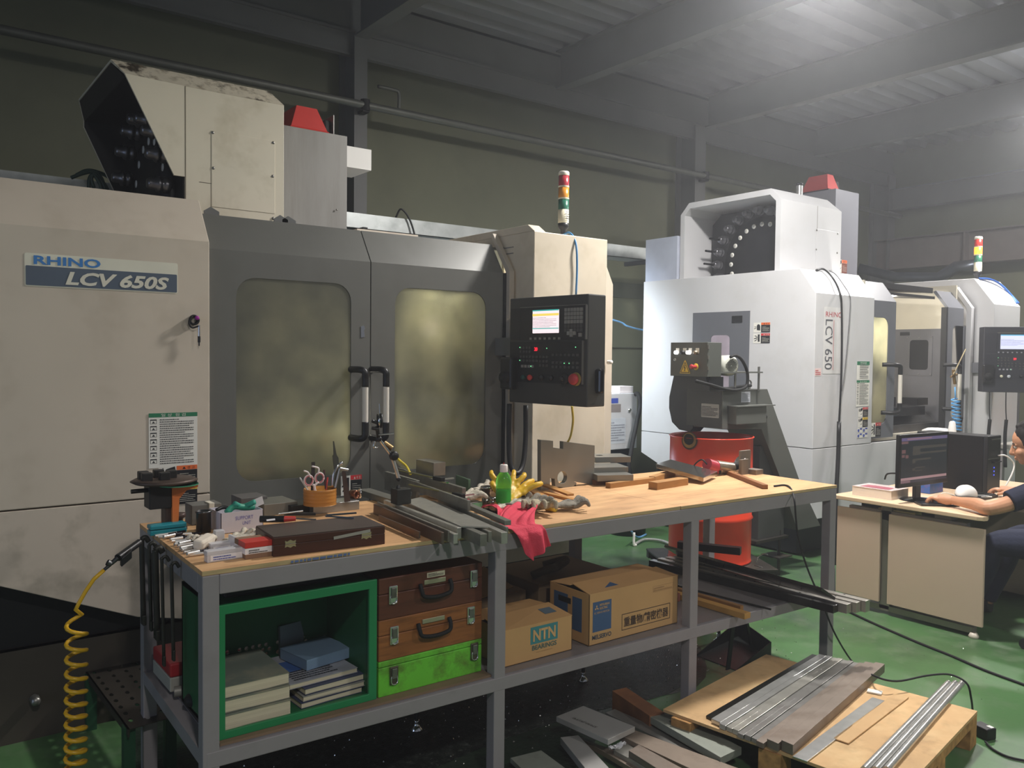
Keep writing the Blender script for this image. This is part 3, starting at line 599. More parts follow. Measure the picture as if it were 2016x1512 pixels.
# vertical nameplate
n2=decal((6.006,3.849,1.50),X_,Z_,.273,.535,mat('plate_grey2','#dedddb',.35),M2,'nameplate',r=.01,label='tall pale nameplate with sideways lettering')
text('RHINO',(6.03,3.8475,1.957),X_,Z_,.23,.040,mat('thin_red','#b83a44',.5),n2,'brand_lettering')
text('LCV 650',(6.03,3.8475,1.935),(0,0,-1),X_,.40,.10,mat('slate_ink','#54565e',.5),n2,'model_lettering')
MB().box((6.145,3.8470,1.53),(6.149,3.8478,1.93)).build('red_rule',mat('thin_red',''),n2)
rules_sticker((6.50,3.848,1.447),X_,Z_,.19,.155,M2,'안전 유의사항',3,label='white safety rules sticker with green header',icons=False,hh=.2)
rules_sticker((6.50,3.848,1.225),X_,Z_,.195,.218,M2,'일 상 점 검',6,label='white check list sticker under the safety rules',hh=.09)
warn((6.535,3.8485,1.135),X_,Z_,.15,.08,M2,stk_r,0); warn((6.535,3.8485,1.05),X_,Z_,.15,.08,M2,stk_y,0)
for i in range(2):
    for j in range(2):
        s_=decal((6.53+i*.082,3.8485,1.005-j*.045),X_,Z_,.072,.04,stk_w,M2,'duty_sticker'); MB().slab((6.545+i*.082,3.8465,1.022-j*.045),X_,Z_,circ(.013),.001).slab((6.565+i*.082,3.8465,1.030-j*.045),X_,Z_,[(0,0),(.032,0),(.032,.012),(0,.012)],.001).build('blue_symbol',stk_b,s_)
warn((6.77,3.868,.955),X_,Z_,.16,.12,M2,stk_r,2)
s_=decal((SX-.001,3.855,1.485),(0,1,0),(0,0,1),.0,.0,stk_w,M2) if 0 else decal((5.90,3.849,1.485),X_,Z_,.085,.06,mat('pale_pink','#e6cfcb',.4),M2,'small_sticker'); lines((5.905,3.848,1.49),X_,Z_,.07,.045,3,mat('thin_red',''),s_)
# tool changer
tx0,tx1,ty0,ty1,tz=5.98,6.87,4.25,5.34,2.94
b=MB()
def boxshell(b,xa,xb,ya,yb,za,zb,ch,t):
    """cover open on the -X side, chamfered along the upper edges"""
    pf=[(ya,za),(ya,zb-ch),(ya+ch,zb),(yb-ch,zb),(yb,zb-ch),(yb,za)]
    pi=[(ya+t,za),(ya+t,zb-ch-t*.2),(ya+ch+t*.2,zb-t),(yb-ch-t*.2,zb-t),(yb-t,zb-ch-t*.2),(yb-t,za)]
    n=len(pf)
    vs=[(xa,y,z) for y,z in pf]+[(xb,y,z) for y,z in pf]+[(xa,y,z) for y,z in pi]+[(xb,y,z) for y,z in pi]
    fs=[]
    for i in range(n-1): fs+=[[i,i+1,n+i+1,n+i],[2*n+i,3*n+i,3*n+i+1,2*n+i+1],[i,2*n+i,2*n+i+1,i+1]]
    b.add(vs,fs); return b
boxshell(b,tx0,tx1-.08,ty0,ty1,2.3,3.04,.1,.05)
b.hexa([(tx1-.08,ty0,2.3),(tx1,ty0,2.3),(tx1,ty1,2.3),(tx1-.08,ty1,2.3)],[(tx1-.08,ty0,2.94),(tx1,ty0,2.93),(tx1,ty1,2.93),(tx1-.08,ty1,2.94)])
b.hexa([(tx1-.08,ty0,2.94),(tx1,ty0,2.93),(tx1,ty1,2.93),(tx1-.08,ty1,2.94)],[(tx1-.08,ty0+.1,3.04),(tx1-.07,ty0+.1,3.04),(tx1-.07,ty1-.1,3.04),(tx1-.08,ty1-.1,3.04)])
b.box((6.5,ty0+.05,2.3),(6.52,ty1-.05,2.93))
b.build('tool_changer_cover',lg,M2,fix=True)
magazine(M2,6.28,0,4.656,2.478,.46,lambda i:((18-i)%24)+1,24,ymin=4.38,zmin=2.34)
MB().slab((6.33,0,0),(0,-1,0),Z_,[(-5.25,2.3),(-4.3,2.3),(-4.3,2.96),(-5.15,2.96),(-5.25,2.87)],.01).build('back_plate',mat('carousel',''),M2)
a0=P(1607,450,Y=ty0);a1=P(1650,458,Y=ty0); MB().slab((0,ty0-.003,0),X_,Z_,[(a0.x,2.4),(a1.x,2.4),(a1.x,a0.z),(a0.x,a0.z)],.003).build('access_panel',lg,M2,bev=.0015)
screws(M2,[P(x,y,Y=ty0-.003) for x,y in ((1608,453),(1649,460),(1607,491),(1648,498))],(0,-1,0),.009)
MB().box((6.50,ty0-.001,2.34),(6.503,ty0,2.94)).build('panel_seam',mat('seam_dark',''),M2)
MB().box((5.95,5.35,2.30),(6.0,5.75,2.75)).build('rear_plate',mat('pale_blue_grey','#b6bccb',.4),M2)
sp_=P(1574,366,Y=4.75)
MB().rod((sp_.x,4.75,3.04),sp_,.032,n=20).build('solenoid',steel,M2); MB().lathe([(.03,0),(.035,.0),(.035,.02),(.02,.03),(0,.03)],sp_).build('solenoid_cap',black,M2)
MB().box((7.49,4.7,2.3),(7.90,5.7,3.285)).build('column',mat('column_grey2','#7f8087',.4,.1,.06,2),M2,bev=.003)
b=MB(); hood(b,7.60,7.80,4.86,3.33,.30,.15); b.build('motor_cowl',red,M2); MB().box((7.55,4.82,3.286),(7.83,5.2,3.31)).build('motor_base',black,M2); MB().bbox((7.81,4.90,3.286),(7.87,5.05,3.43),.01).build('motor_fan',blackm,M2)
s_=warn((7.54,4.699,2.47),X_,Z_,.17,.13,M2,stk_o,0,body=mat('rust_panel','#7c4030',.5))
# left door (slid left), right door (slid right)
glow=mat('bright_pane','#ece6da',.35,0,.08,3,dirt=('#b7ab9a',.5,3)); 
ld=window_door(M2,6.752,7.14,3.87,.94,2.125,4.0,2.30,6.70,7.02,1.06,1.98,dgrey2,pg,.08,'left_sliding_door')
rd=window_door(M2,8.10,8.41,3.88,.94,2.12,4.0,2.285,8.20,8.52,1.06,1.95,dgrey2,mat('pane_grey','#a9a49c',.3,0,.1),.06,'right_sliding_door')
MB().box((8.07,3.88,.94),(8.10,3.93,2.12)).build('rubber_seal',rubber,rd)
bighandle(ld,P(1771,800,Y=3.76).x,3.87,1.16,1.575,dx=.10,out=.11,r=.019); bighandle(rd,P(1890,800,Y=3.76).x,3.88,1.16,1.575,dx=.10,out=.11,r=.019)
profx(MB(),8.46,8.52,[(3.83,.4),(3.83,2.13),(3.98,2.34),(4.03,2.34),(3.88,2.13),(3.88,.4)]).build('door_trim',lg,M2,bev=.003)
# cabin: right inner wall with maintenance door, rear wall, floor, table
iw=8.40
b=MB().box((iw,3.95,.95),(iw+.02,5.3,2.35)).box((6.9,5.2,.95),(8.4,5.22,2.35)).box((6.75,3.95,.9),(8.4,5.2,.95)).box((6.75,3.95,.9),(6.77,5.2,2.3)); b.build('cabin_walls',mat('cabin_cream','#cfc8b6',.45,.1,.06),M2)
idr=MB().slab((iw-.004,0,0),(0,-1,0),Z_,[(-4.75,1.0),(-4.045,1.0),(-4.045,1.93),(-4.75,1.93)],.004).build('inner_door',mat('inner_grey','#66666a',.45,.1,.06),M2)
MB().slab((iw-.010,0,0),(0,-1,0),Z_,rrect(.27,.40,.01,-4.30,1.66),.006,[rrect(.19,.30,.03,-4.30,1.67)]).build('window_frame',mat('inner_grey',''),idr); MB().slab((iw-.006,0,0),(0,-1,0),Z_,rrect(.20,.31,.03,-4.30,1.67),.001).build('mesh_window',blackm,idr)
screws(idr,[(iw-.010,y,z) for y in (-1,) for z in ()]+[(iw-.011,4.30+dy,1.66+dz) for dy in (-.12,0,.12) for dz in (-.185,.185)],(-1,0,0),.006)
MB().obox((iw-.01,4.45,1.885),Y_,Z_,X_,.05,.018,.006,b=.004).build('door_pull',black,idr)
MB().box((6.9,3.98,.95),(8.38,4.5,1.02)).hexa([(6.9,3.98,.95),(8.3,3.98,.95),(8.3,4.25,.95),(6.9,4.25,.95)],[(6.9,4.2,1.12),(8.3,4.2,1.12),(8.3,4.25,1.12),(6.9,4.25,1.12)]).build('chip_guard',mat('wet_steel','#5b5b5a',.3,.5,.1),M2)
MB().box((6.95,4.0,1.10),(7.95,4.6,1.18)).box((7.2,4.1,1.18),(7.6,4.35,1.27)).box((7.1,4.1,1.24),(7.5,4.3,1.30)).build('work_table',mat('oily_black','#2a2a2c',.3,.5,.2),M2)
MB().box((8.0,4.1,1.18),(8.2,4.3,1.25)).build('vise',mat('oily_black',''),M2)
point('cabin_light',(6.90,4.02,1.85),24,(1,.95,.9),.05)
point('cabin_light',(7.7,4.25,2.18),9,(1,.94,.82),.06)
# roof/top frame of the opening
b=MB(); profx(b,7.14,8.10,[(4.03,2.26),(4.03,2.31),(5.2,2.40),(5.2,2.35)]); profx(b,7.14,8.06,[(3.99,2.20),(3.99,2.225),(4.9,2.3),(4.9,2.27)]); b.build('opening_frame',black,M2)
MB().box((7.2,5.2,2.3),(9.0,5.6,2.40)).build('rear_roof',lg,M2)
MB().box((7.55,4.5,2.31),(7.75,4.75,2.36)).build('lamp_box',blackm,M2)
# right housing
b=MB(); profx(b,8.55,9.12,[(3.66,.40),(3.66,2.16),(3.855,2.42),(4.75,2.42),(4.75,.40)]); b.build('right_housing',lg,M2,bev=.004)
MB().box((9.12,3.9,.4),(9.3,5.6,2.3)).build('right_cover',lg,M2,bev=.003)
MB().box((9.125,3.66,.9),(9.17,3.9,1.5)).build('connector_box',mat('inner_grey',''),M2)
beacon(M2,8.72,3.90,2.42,1.27,'amber_lens')
point('beacon_light',(8.72,3.84,2.42+1.27*.225),.6,(1,.45,.1),.03)
for k_i in range(2): MB().tube([P(1928,548,Y=3.85),P(1950,550,Y=3.83),P(1970,560,Y=3.8),P(1990,580,Y=3.75),P(2002+4*k_i,598,Y=3.68)],.010).build('beacon_cable',mat('blue_cable2','#3f74c8',.4),M2,label='blue cable')
cp2,q2,u2,n2_=panel(M2,(8.12,3.56,0),(.62,-.785,0),.68,.60,.16,1.94,1.33,(.20,.50,.66,.88),'b')
for a in (.10,.30): MB().tube([q2(a,-.0,-.03),q2(a,-.25,-.02),q2(a+.01,-.42,-.02)],.005).tube([q2(a+.01,-.42,-.02),q2(a,-.7,-.02),q2(a+.015,-1.15,-.02)],.016,n=8).build('coiled_lead',rubber,cp2)
MB().box((8.5,3.5,1.5),(8.6,3.9,1.6)).build('panel_arm',dgrey2,M2)
# air gun on M2 handle
g=thing('air_blow_gun',tuple(P(1884,735,Y=3.72)),'brass air blow gun hooked on the right door handle of the light grey machine','air gun')
MB().rod(P(1877,737,Y=3.70),P(1901,688,Y=3.70),.006).build('nozzle',mat('pale_brass','#d8c8a0',.3,.8),g); MB().rod(P(1877,728,Y=3.71),P(1880,756,Y=3.71),.014,n=10).build('grip',mat('brass','#8a7048',.4,.7),g); MB().rod(P(1872,742,Y=3.71),P(1884,737,Y=3.71),.010,n=8).build('valve',mat('brass',''),g)
b=MB(); a=P(1880,762,Y=3.71); e=P(1885,848,Y=3.71); pts=[a]
m_=P(1881,785,Y=3.71); pts.append(m_)
for i in range(9*10):
    t=i/90; c=m_.lerp(e,t); pts.append(c+X_*(.035*math.cos(i*.628))+Y_*(.035*math.sin(i*.628)))
b.tube(pts,.006,sub=0); b.build('air_hose',mat('blue_hose','#5aa3dc',.35),label='bright blue coiled air hose under the right door handle of the light grey machine',cat='hose')
MB().tube([(3.705,5.5,2.1),(4.6,5.8,2.08),P(1207,630,Y=5.9),P(1235,642,Y=5.9),P(1268,650,Y=5.9),(6.3,5.72,1.86)],.009).build('air_line',mat('blue_line','#6fa6d6',.4),label='light blue air line sagging between the two machines',cat='hose')
# black cable over M2 cover and down the front
pts=[P(1607,532,Y=3.99),P(1622,530,Y=3.99),P(1640,548,Y=3.93)]+[P(x,y,Y=3.83) for x,y in ((1654,578),(1657,610),(1657,700),(1655,770),(1652,830))]
MB().tube(pts,.008).tube([P(1652,830,Y=3.82),P(1650,900,Y=3.8),P(1645,1000,Y=3.75),P(1642,1120,Y=3.70)],.017,sub=3).build('power_cable',black,label='thick black power cable hanging down the front of the light grey machine',cat='cable')
MB().tube([P(1632,533,Y=4.0),P(1645,540,Y=3.96),P(1660,560,Y=3.89)]+[P(x,y,Y=3.835) for x,y in ((1672,580),(1674,600),(1668,680),(1662,740),(1657,770))],.004).build('signal_cable',mat('grey_cable','#6a6a6c',.5),label='thin grey cable beside the thick black cable on the light grey machine',cat='cable')
# ================= workbench =================
BT=.97
bgr=mat('bench_grey','#8f8a8c',.5,0,.05,5,dirt=('#6b6664',.4,5))
ply=mat('plywood_top','#cfa272',.6,0,.12,3,stretch=(1,4,4),dirt=('#9a6c45',.7,5,'#e0bf8c',.5,3))
plye=mat('plywood_edge','#b9a377',.65,0,.25,4,stretch=(2,2,90))
WB=thing('workbench',(.78,2.5,0),'long grey steel workbench with a scarred plywood top and low shelf','workbench')
ang=R(-1.62); BU=V((math.cos(ang),math.sin(ang),0)); BV=V((-math.sin(ang),math.cos(ang),0)); B0=V((.76,2.519,0))
def BL(u,v,z): return B0+BU*u+BV*v+Z_*z
def bb(b,u0,u1,v0,v1,z0,z1): return b.hexa([BL(u,v,z0) for u,v in ((u0,v0),(u1,v0),(u1,v1),(u0,v1))],[BL(u,v,z1) for u,v in ((u0,v0),(u1,v0),(u1,v1),(u0,v1))])
LB=3.182; DB=.85
seam=2.03
for i,(a,c) in enumerate(((0,seam-.001),(seam+.001,LB))):
    t=bb(MB(),a,c,0 if i else .004,DB,.957 if i else .955,.97).build('bench_top',[ply],WB)
    bb(MB(),a,c,-.0015 if i else .0025,.0006 if i else .0045,.9565,.9695).build('board_edge',plye,t)
txt=mat('edge_print','#5d6f9c',.6)
lines(BL(.27,-.003,.958),BU,Z_,.33,.009,1,txt,WB,'edge_print',th=.0005,fill=.8,seed=4)
pg_=[(0,DB)]
for v0 in (-.0008,DB-.0492): bb(MB(),.05,LB-.05,v0,v0+.05,.895,.955).build('top_rail',bgr,WB,bev=.003)
for u0 in (0,LB-.05): bb(MB(),u0,u0+.05,.05,DB-.05,.895,.955).build('end_rail',bgr,WB,bev=.003)
us=(0,1.052,2.10,3.132)
for u0 in us:
    for v0 in (0,DB-.05): bb(MB(),u0,u0+.05,v0,v0+.05,.0,.955).build('leg',bgr,WB,bev=.003)
for v0 in (-.0008,DB-.0472): bb(MB(),.01,LB-.01,v0,v0+.048,.37,.42).build('shelf_rail',bgr,WB,bev=.003)
for u0 in (.001,us[1],us[2],LB-.051): bb(MB(),u0,u0+.048,.05,DB-.05,.372,.418).build('cross_rail',bgr,WB)
bb(MB(),.045,LB-.05,.012,DB-.012,.42,.424).build('shelf_plate',mat('shelf_steel','#858183',.4,.3,.08,4,dirt=('#5f5c5a',.5,5)),WB)
bb(MB(),.055,us[1]-.004,.015,.75,.424,.432).build('shelf_board',mat('brown_board','#7c6650',.7,0,.15,6),WB)
# ---- helpers for steel bars
def bar(name,pn,pf,zt,w,h,m,label,cat='steel bar',group=None,tip=None,z2=None):
    """bar from its near top-left pixel to its far top-left pixel, top at zt"""
    a=P(*pn,Z=zt); c=P(*pf,Z=zt if z2 is None else z2); d=(c-a).normalized(); s_=d.cross(Z_).normalized(); up=s_.cross(d)
    b=MB(); cc=(a+c)/2+s_*w/2-up*h/2
    b.obox(cc,d,s_,up,(c-a).length/2,w/2,h/2,b=min(.0015,w/6,h/6))
    return b.build(name,m,None,label=label,cat=cat,group=group)
G='steel bars laid across the bench'
st_dark=mat('bar_dark','#85847b',.36,.45,.15,20,dirt=('#5f5a52',.5,15))
st_br=mat('bar_bright','#b9b7ae',.3,.6,.12,20,dirt=('#7f7a70',.4,12))
st_cu=mat('bar_copper','#6f6157',.42,.65,.2,8,dirt=('#8f5a3c',.9,4,'#3c332d',.5,8))
BARS=[((824.7,1047),(745,1014),1.00,.006,.024,st_cu,'short rust-brown flat bar standing on edge right of the dark wooden box'),
((869,1048.5),(735,992),1.012,.011,.041,st_cu,'rust-stained flat bar on edge, leftmost of the bars overhanging the bench front'),
((881.7,1044.6),(742,988),1.013,.008,.040,st_dark,'thin flat bar on edge tightly beside the rust-stained one'),
((892.8,1051.5),(752,993),1.006,.017,.034,st_br,'square steel bar overhanging beside the two thin flat bars'),
((899.7,1039),(755,984),1.014,.018,.040,st_br,'brightest polished bar in the row, its end set back a little'),
((945.5,1052),(790,985),1.012,.026,.042,st_dark,'thick square bar with a broad end, middle of the overhanging row'),
((961.5,1046.6),(815,984),1.010,.014,.038,st_dark,'narrow bar half hidden right of the thick square bar'),
((987,1048.7),(845,986),1.006,.024,.040,st_br,'square bar with speckled end, nearest to the red cloth'),
((996,1038),(862,982),1.013,.010,.044,st_dark,'thin flat bar on edge behind the speckled square bar'),
((993.5,1025),(885,978),1.026,.026,.018,st_dark,'dark flat bar lying on top of the row, its end touching the red cloth')]
for a,c,z,w,h,m,l in BARS: bar('steel_bar',a,c,z,w,h,m,l,group=G)
m_=[]
b=MB(); 
a=P(868,1018,Z=1.013)
bar('flat_plate',(917,1030),(770,960),1.0145,.0,.0,st_br,'x') if 0 else None
# wide polished plate lying on the bars
pp=[P(905,1040,Z=1.018),P(985,1040,Z=1.018)]
def plate_px(name,pts,z,th,m,label,cat='steel plate',**k):
    q=[P(x,y,Z=z) for x,y in pts]
    return MB().hexa([p-Z_*th for p in q],q).build(name,m,None,label=label,cat=cat,**k)
plate_px('steel_plate',[(908,1036),(962,1037),(830,978),(795,986)],1.0175,.0045,st_br,'thin bright plate lying flat on the row of bars in front of the magnetic base')
# plates standing on edge behind
bar('steel_plate',(920.6,985.5),(800,943),1.055,.013,.040,st_dark,'flat plate on edge resting on the bars below the threaded rod',cat='steel plate')
bar('steel_plate',(910,960.5),(782,921),1.06,.018,.085,st_dark,'tall plate on edge with a pinkish end, behind the magnetic base',cat='steel plate')
MB().obox(P(909,972,Z=1.03),(1,0,0),Z_,(0,-1,0),.001,.001,.001) 
bar('steel_plate',(820,946),(757,928),1.06,.016,.088,st_dark,'short tall plate left of the tall plate with a pinkish end',cat='steel plate')
bar('steel_plate',(922,944),(897,935),1.07,.012,.098,mat('green_edge_plate','#6d8a72',.4,.5,.2,9),'upright plate with a green painted edge by the coupling',cat='steel plate')
bar('steel_bar',(790,990),(705,963),1.0,.06,.028,st_dark,'broad dark block behind the magnetic base on the bench',cat='steel bar')
b=MB(); a=P(859,937,Z=1.055); b.bbox(a+V((-.015,0,0)),a+V((.05,.16,.062)),.001); b.build('steel_block',mat('block_grey','#98958c',.4,.6,.1,12,dirt=('#6c675e',.4,16)),label='small square steel block stacked on top of the upright plates',cat='steel block')
# threaded rods with clamps (two)
rodm=mat('yellowish_rod','#8f8c5c',.45,.6,.1)
for (n0,f0,z,lb) in (((894,973),(805,954),1.052,'nearer thin olive threaded rod with black clamp, lying on the plates'),((856,941),(783,926),1.085,'farther thin olive threaded rod with black clamp, below the steel block')):
    a=P(*n0,Z=z);c=P(*f0,Z=z); g=thing('scribing_gauge',tuple(a),lb,'gauge'); d=(c-a).normalized(); s_=d.cross(Z_)
    MB().rod(a,c,.0035,n=8).build('rod',rodm,g); MB().obox(a-d*.03,d,s_,Z_,.032,.011,.009,b=.002).build('clamp',black,g)
    MB().obox(a-d*.05-Z_*.012+s_*.01,d,s_,Z_,.03,.006,.003).build('jaw',chrome,g); MB().obox(a-d*.03+s_*.04-Z_*.004,s_,d,Z_,.04,.004,.003).build('jaw_arm',steel,g)
# magnetic base with dial indicator
mbp=P(790,992,Z=1.016); g=thing('dial_indicator_stand',tuple(mbp),'magnetic base holding a jointed arm and dial indicator in front of the door handles','measuring stand')
mk=mat('mag_base','#33332f',.5,.3,.15,20)
MB().bbox(mbp+V((-.03,-.02,0)),mbp+V((.035,.035,.062)),.002).build('magnet_block',mk,g); MB().rod(mbp+V((.035,.01,.035)),mbp+V((.05,.01,.035)),.008).build('switch_knob',black,g)
yb=mbp.y+.008; J=[P(784,955,Y=yb),P(785,943,Y=yb),P(771,897,Y=yb),P(746,864,Y=yb),P(742,840,Y=yb-.01),P(748,828,Y=yb-.01)]
MB().rod(J[0]-Z_*.012,J[0],.01,.006).sphere(J[1],.010).build('lower_joint',black,g)
MB().rod(J[1],J[2],.0075,n=12).build('lower_arm',steel,g); MB().lathe([(0,-.012),(.016,-.012),(.019,-.006),(.019,.006),(.016,.012),(0,.012)],J[2]+V((.004,-.012,0)),axis=(0,-1,0),n=14).build('clamp_knob',black,g)
MB().rod(J[2],J[3],.006,n=12).build('upper_arm',chrome,g); MB().rod(J[3],J[4],.008).sphere(J[3],.012).build('upper_joint',black,g)
di=MB().lathe([(0,-.012),(.026,-.012),(.026,.0),(.029,.0),(.029,.009),(0,.009)],J[5],axis=(.9,-.4,0),n=28).build('dial_body',black,g); MB().lathe([(.0265,-.008),(.0275,-.008),(.0275,.002),(.0265,.002)],J[5],axis=(.9,-.4,0),n=28).build('dial_ring',chrome,di)
MB().rod(J[5]+Z_*.025,P(747,795,Y=yb-.01),.0022,n=8).build('stem',chrome,g); MB().rod(P(733,829,Y=yb-.02),P(745,833,Y=yb-.02),.007).rod(P(733,843,Y=yb-.02),P(745,845,Y=yb-.02),.007).build('thumb_screw',black,g)
MB().tube([P(738,868,Y=yb),P(736,880,Y=yb),P(745,880,Y=yb)],.004).rod(P(745,856,Y=yb-.01),P(775,853,Y=yb-.02),.003).build('clip',chrome,g)
# yellow hose to the brass fitting behind
g=thing('air_fitting',tuple(P(765,885,Y=3.6)),'brass connector and short yellow air hose behind the indicator arm','air fitting')
MB().rod(P(756,872,Y=3.62),P(772,883,Y=3.6),.014,n=10).build('connector',mat('brass',''),g); MB().tube([P(772,890,Y=3.6),P(785,905,Y=3.55),P(800,918,Y=3.5),P(808,934,Y=3.4)],.006).build('hose',mat('yellow_cable',''),g)

# ---- left end of the bench
# vise-like stock tool in orange clamp
g=thing('bench_tool_holder',tuple(P(318,1045,Z=BT)),'dark turret-shaped tool clamped in an orange angle at the back left bench corner','tool holder')
yv=3.18; om=mat('orange_paint','#dd7a3d',.45); dk=mat('oily_iron','#3b3a39',.45,.6,.2,10)
def pv(x,y,d=0): return P(x,y,Y=yv+d)
q=[pv(288,975),pv(335,1000),pv(335,950),pv(288,950)]
x0,x1_=pv(290,975).x,pv(334,975).x; z0,z1_=pv(335,1003).z,pv(335,948).z
MB().bbox((x0,yv-.03,z0+.01),(x1_,yv+.05,z1_),.004).build('block',mat('anvil_dark','#2f2f30',.5,.4),g)
MB().bbox((x1_-.02,yv-.02,BT),(x1_,yv+.04,z0+.01),.002).build('post',mat('brown_iron','#4b3a34',.5,.3),g)
MB().slab((0,yv-.035,0),X_,Z_,[(x1_,z1_-.012),(x1_+.09,z1_-.014),(x1_+.092,z1_-.022),(x1_+.05,z1_-.032),(x1_+.025,z1_-.06),(x1_+.02,BT),(x1_,BT)],.03).build('angle_bracket',om,g)
MB().lathe([(0,-.008),(.10,-.008),(.115,.0),(.10,.008),(0,.008)],((x0+x1_)/2+.02,yv,z1_+.006),n=36).build('disc',mat('brown_iron2','#5a4c44',.5,.5),g)
MB().lathe([(0,-.004),(.07,-.004),(.07,0)],((x0+x1_)/2+.06,yv-.03,z1_-.006),n=24).build('green_mat',mat('mint','#4fae86',.6),g)
for i in range(5): a=i*1.26; MB().bbox((x0+.03+.05*math.cos(a)-.015,yv+.04*math.sin(a)-.015,z1_+.012),(x0+.03+.05*math.cos(a)+.02,yv+.04*math.sin(a)+.015,z1_+.042),.003).build('jaw_block',dk,g)
MB().rod(pv(258,968),pv(300,964),.008).build('lever',black,g)
MB().lathe([(.03,0),(.03,.01),(.015,.02),(.015,.04),(.024,.045),(.024,.06),(0,.06)],P(352,1042,Z=BT),n=16).build('small_knob',mat('brown_iron',''),None,label='small dark knob standing right of the orange angle',cat='clamp')  # plain small knob standing loose on the bench
# teal box
tb=mat('teal_plastic','#1c8894',.4,0,.06); a=P(296,1056,Z=BT); g=thing('teal_drill_case',tuple(a),'flat teal plastic drill case lying at the bench corner behind the loose drill bits','case')
MB().bbox(a,a+V((.125,.045,.018)),.003).build('case_base',tb,g); MB().bbox(a+V((0,.0,.02)),a+V((.125,.05,.036)),.004).build('lid',tb,g)
# loose cutting tools: shanks
rr=random.Random(11)
shank=mat('polished_shank','#e6e4e0',.3,.65,0); shd=mat('blackened_flute','#26242a',.35,.7,.1)
def tool(i):
    L=rr.uniform(.06,.09); r=rr.uniform(.004,.0062)
    g=thing('milling_cutter',(0,0,0),'polished steel cutter','cutting tool','loose cutting tools in a row at the left end')
    MB().rod((0,0,r),(L*.6,0,r),r,n=12).build('shank',shank,g); MB().tube([(L*.6+L*.4*t/6,0,r) for t in range(7)],r*.9,n=5,sub=0).build('flute',shd,g); return g
protos=[tool(0),tool(1),tool(2)]
rows=[((305,1058),(345,1052)),((312,1060),(352,1060)),((322,1060),(360,1052)),((335,1065),(372,1058)),((338,1068),(378,1066)),((345,1070),(385,1070)),((343,1075),(372,1068)),((350,1078),(378,1072)),((355,1082),(380,1078)),((358,1086),(385,1080)),((362,1090),(392,1084)),((368,1094),(398,1088)),((372,1096),(402,1092)),((346,1056),(372,1054)),((366,1064),(388,1060)),((376,1090),(405,1082)),((320,1056),(350,1049)),((352,1073),(384,1066))]
tool_lbl=['polished steel cutter lying nearest the teal case','polished steel cutter in the loose row, nearest the front bench corner']
for i,(a,c) in enumerate(rows):
    p=P(*a,Z=BT+.001+.006*(i%3==2)); q_=P(*c,Z=BT+.001); o=protos[i] if i<3 else dup(protos[i%3],p)
    o.location=p; o['_w']=tuple(p); o.rotation_euler=(0,0,math.atan2(q_.y-p.y,q_.x-p.x)*.6); o['label']='polished cutting tool with dark fluted tip, one of the loose row by the teal case'
# clear plastic boxes
clr=mat('milky_clear_plastic','#e6e4e6',.25,0,.02,alpha=.72); pap=mat('paper_label','#efecec',.5)
def cbox(name,px,L,D,H,rz,lab,z=BT,lid=True):
    a=P(*px,Z=z); g=thing(name,tuple(a),lab,'plastic box'); u=V((math.cos(rz),math.sin(rz),0)); v_=V((-math.sin(rz),math.cos(rz),0))
    MB().obox(a+u*L/2+v_*D/2+Z_*H*.3,u,v_,Z_,L/2,D/2,H*.3,b=.002).build('tray',clr,g)
    if lid: MB().obox(a+u*L/2+v_*D/2+Z_*H*.8,u,v_,Z_,L/2+.001,D/2+.001,H*.2,b=.002).build('lid',clr,g)
    s_=decal(a+u*L*.08-v_*.0015+Z_*H*.12,u,Z_,L*.84,H*.5,pap,g,'label'); lines(a+u*L*.15-v_*.0025+Z_*H*.15,u,Z_,L*.6,H*.4,2,stk_b,s_,seed=5); return g
cbox('clear_tool_box',(408,1109),.118,.03,.036,.03,'long clear plastic cutter box at the front left bench edge')
cbox('clear_tool_box',(415,1088),.09,.03,.028,.0,'clear plastic cutter box lying just behind the front one')
g=cbox('clear_tube',(0,0),.01,.01,.01,0,'x') if 0 else None
a=P(425,1075,Z=BT); MB().bbox(a+V((0,0,0)),a+V((.03,.03,.05)),.002).build('clear_sleeve',clr,label='upright clear plastic sleeve behind the clear cutter boxes',cat='plastic sleeve')
a=P(476,1096,Z=BT); g=thing('clear_case_lid',tuple(a),'thin clear case lid standing on edge left of the red box','plastic lid'); MB().bbox(a,a+V((.008,.13,.05)),.002).build('panel',clr,g)
# small red/white carton
a=P(483,1102,Z=BT); g=thing('insert_carton',tuple(a),'small red and white cardboard carton left of the dark wooden box','carton')
MB().bbox(a,a+V((.088,.10,.052)),.001).build('carton',mat('brown_carton','#8a6a52',.7),g)
MB().bbox(a+V((-.001,-.001,.015)),a+V((.089,.101,.034)),.001).build('label_band',pap,g); MB().bbox(a+V((-.0015,-.0015,.035)),a+V((.0895,.06,.0535)),.001).build('red_band',red,g)
lines(a+V((.01,-.0025,.017)),X_,Z_,.06,.014,2,ink,g)
MB().bbox(a+V((.092,.0,0)),a+V((.1,.11,.045)),.001).build('clear_end',clr,g)
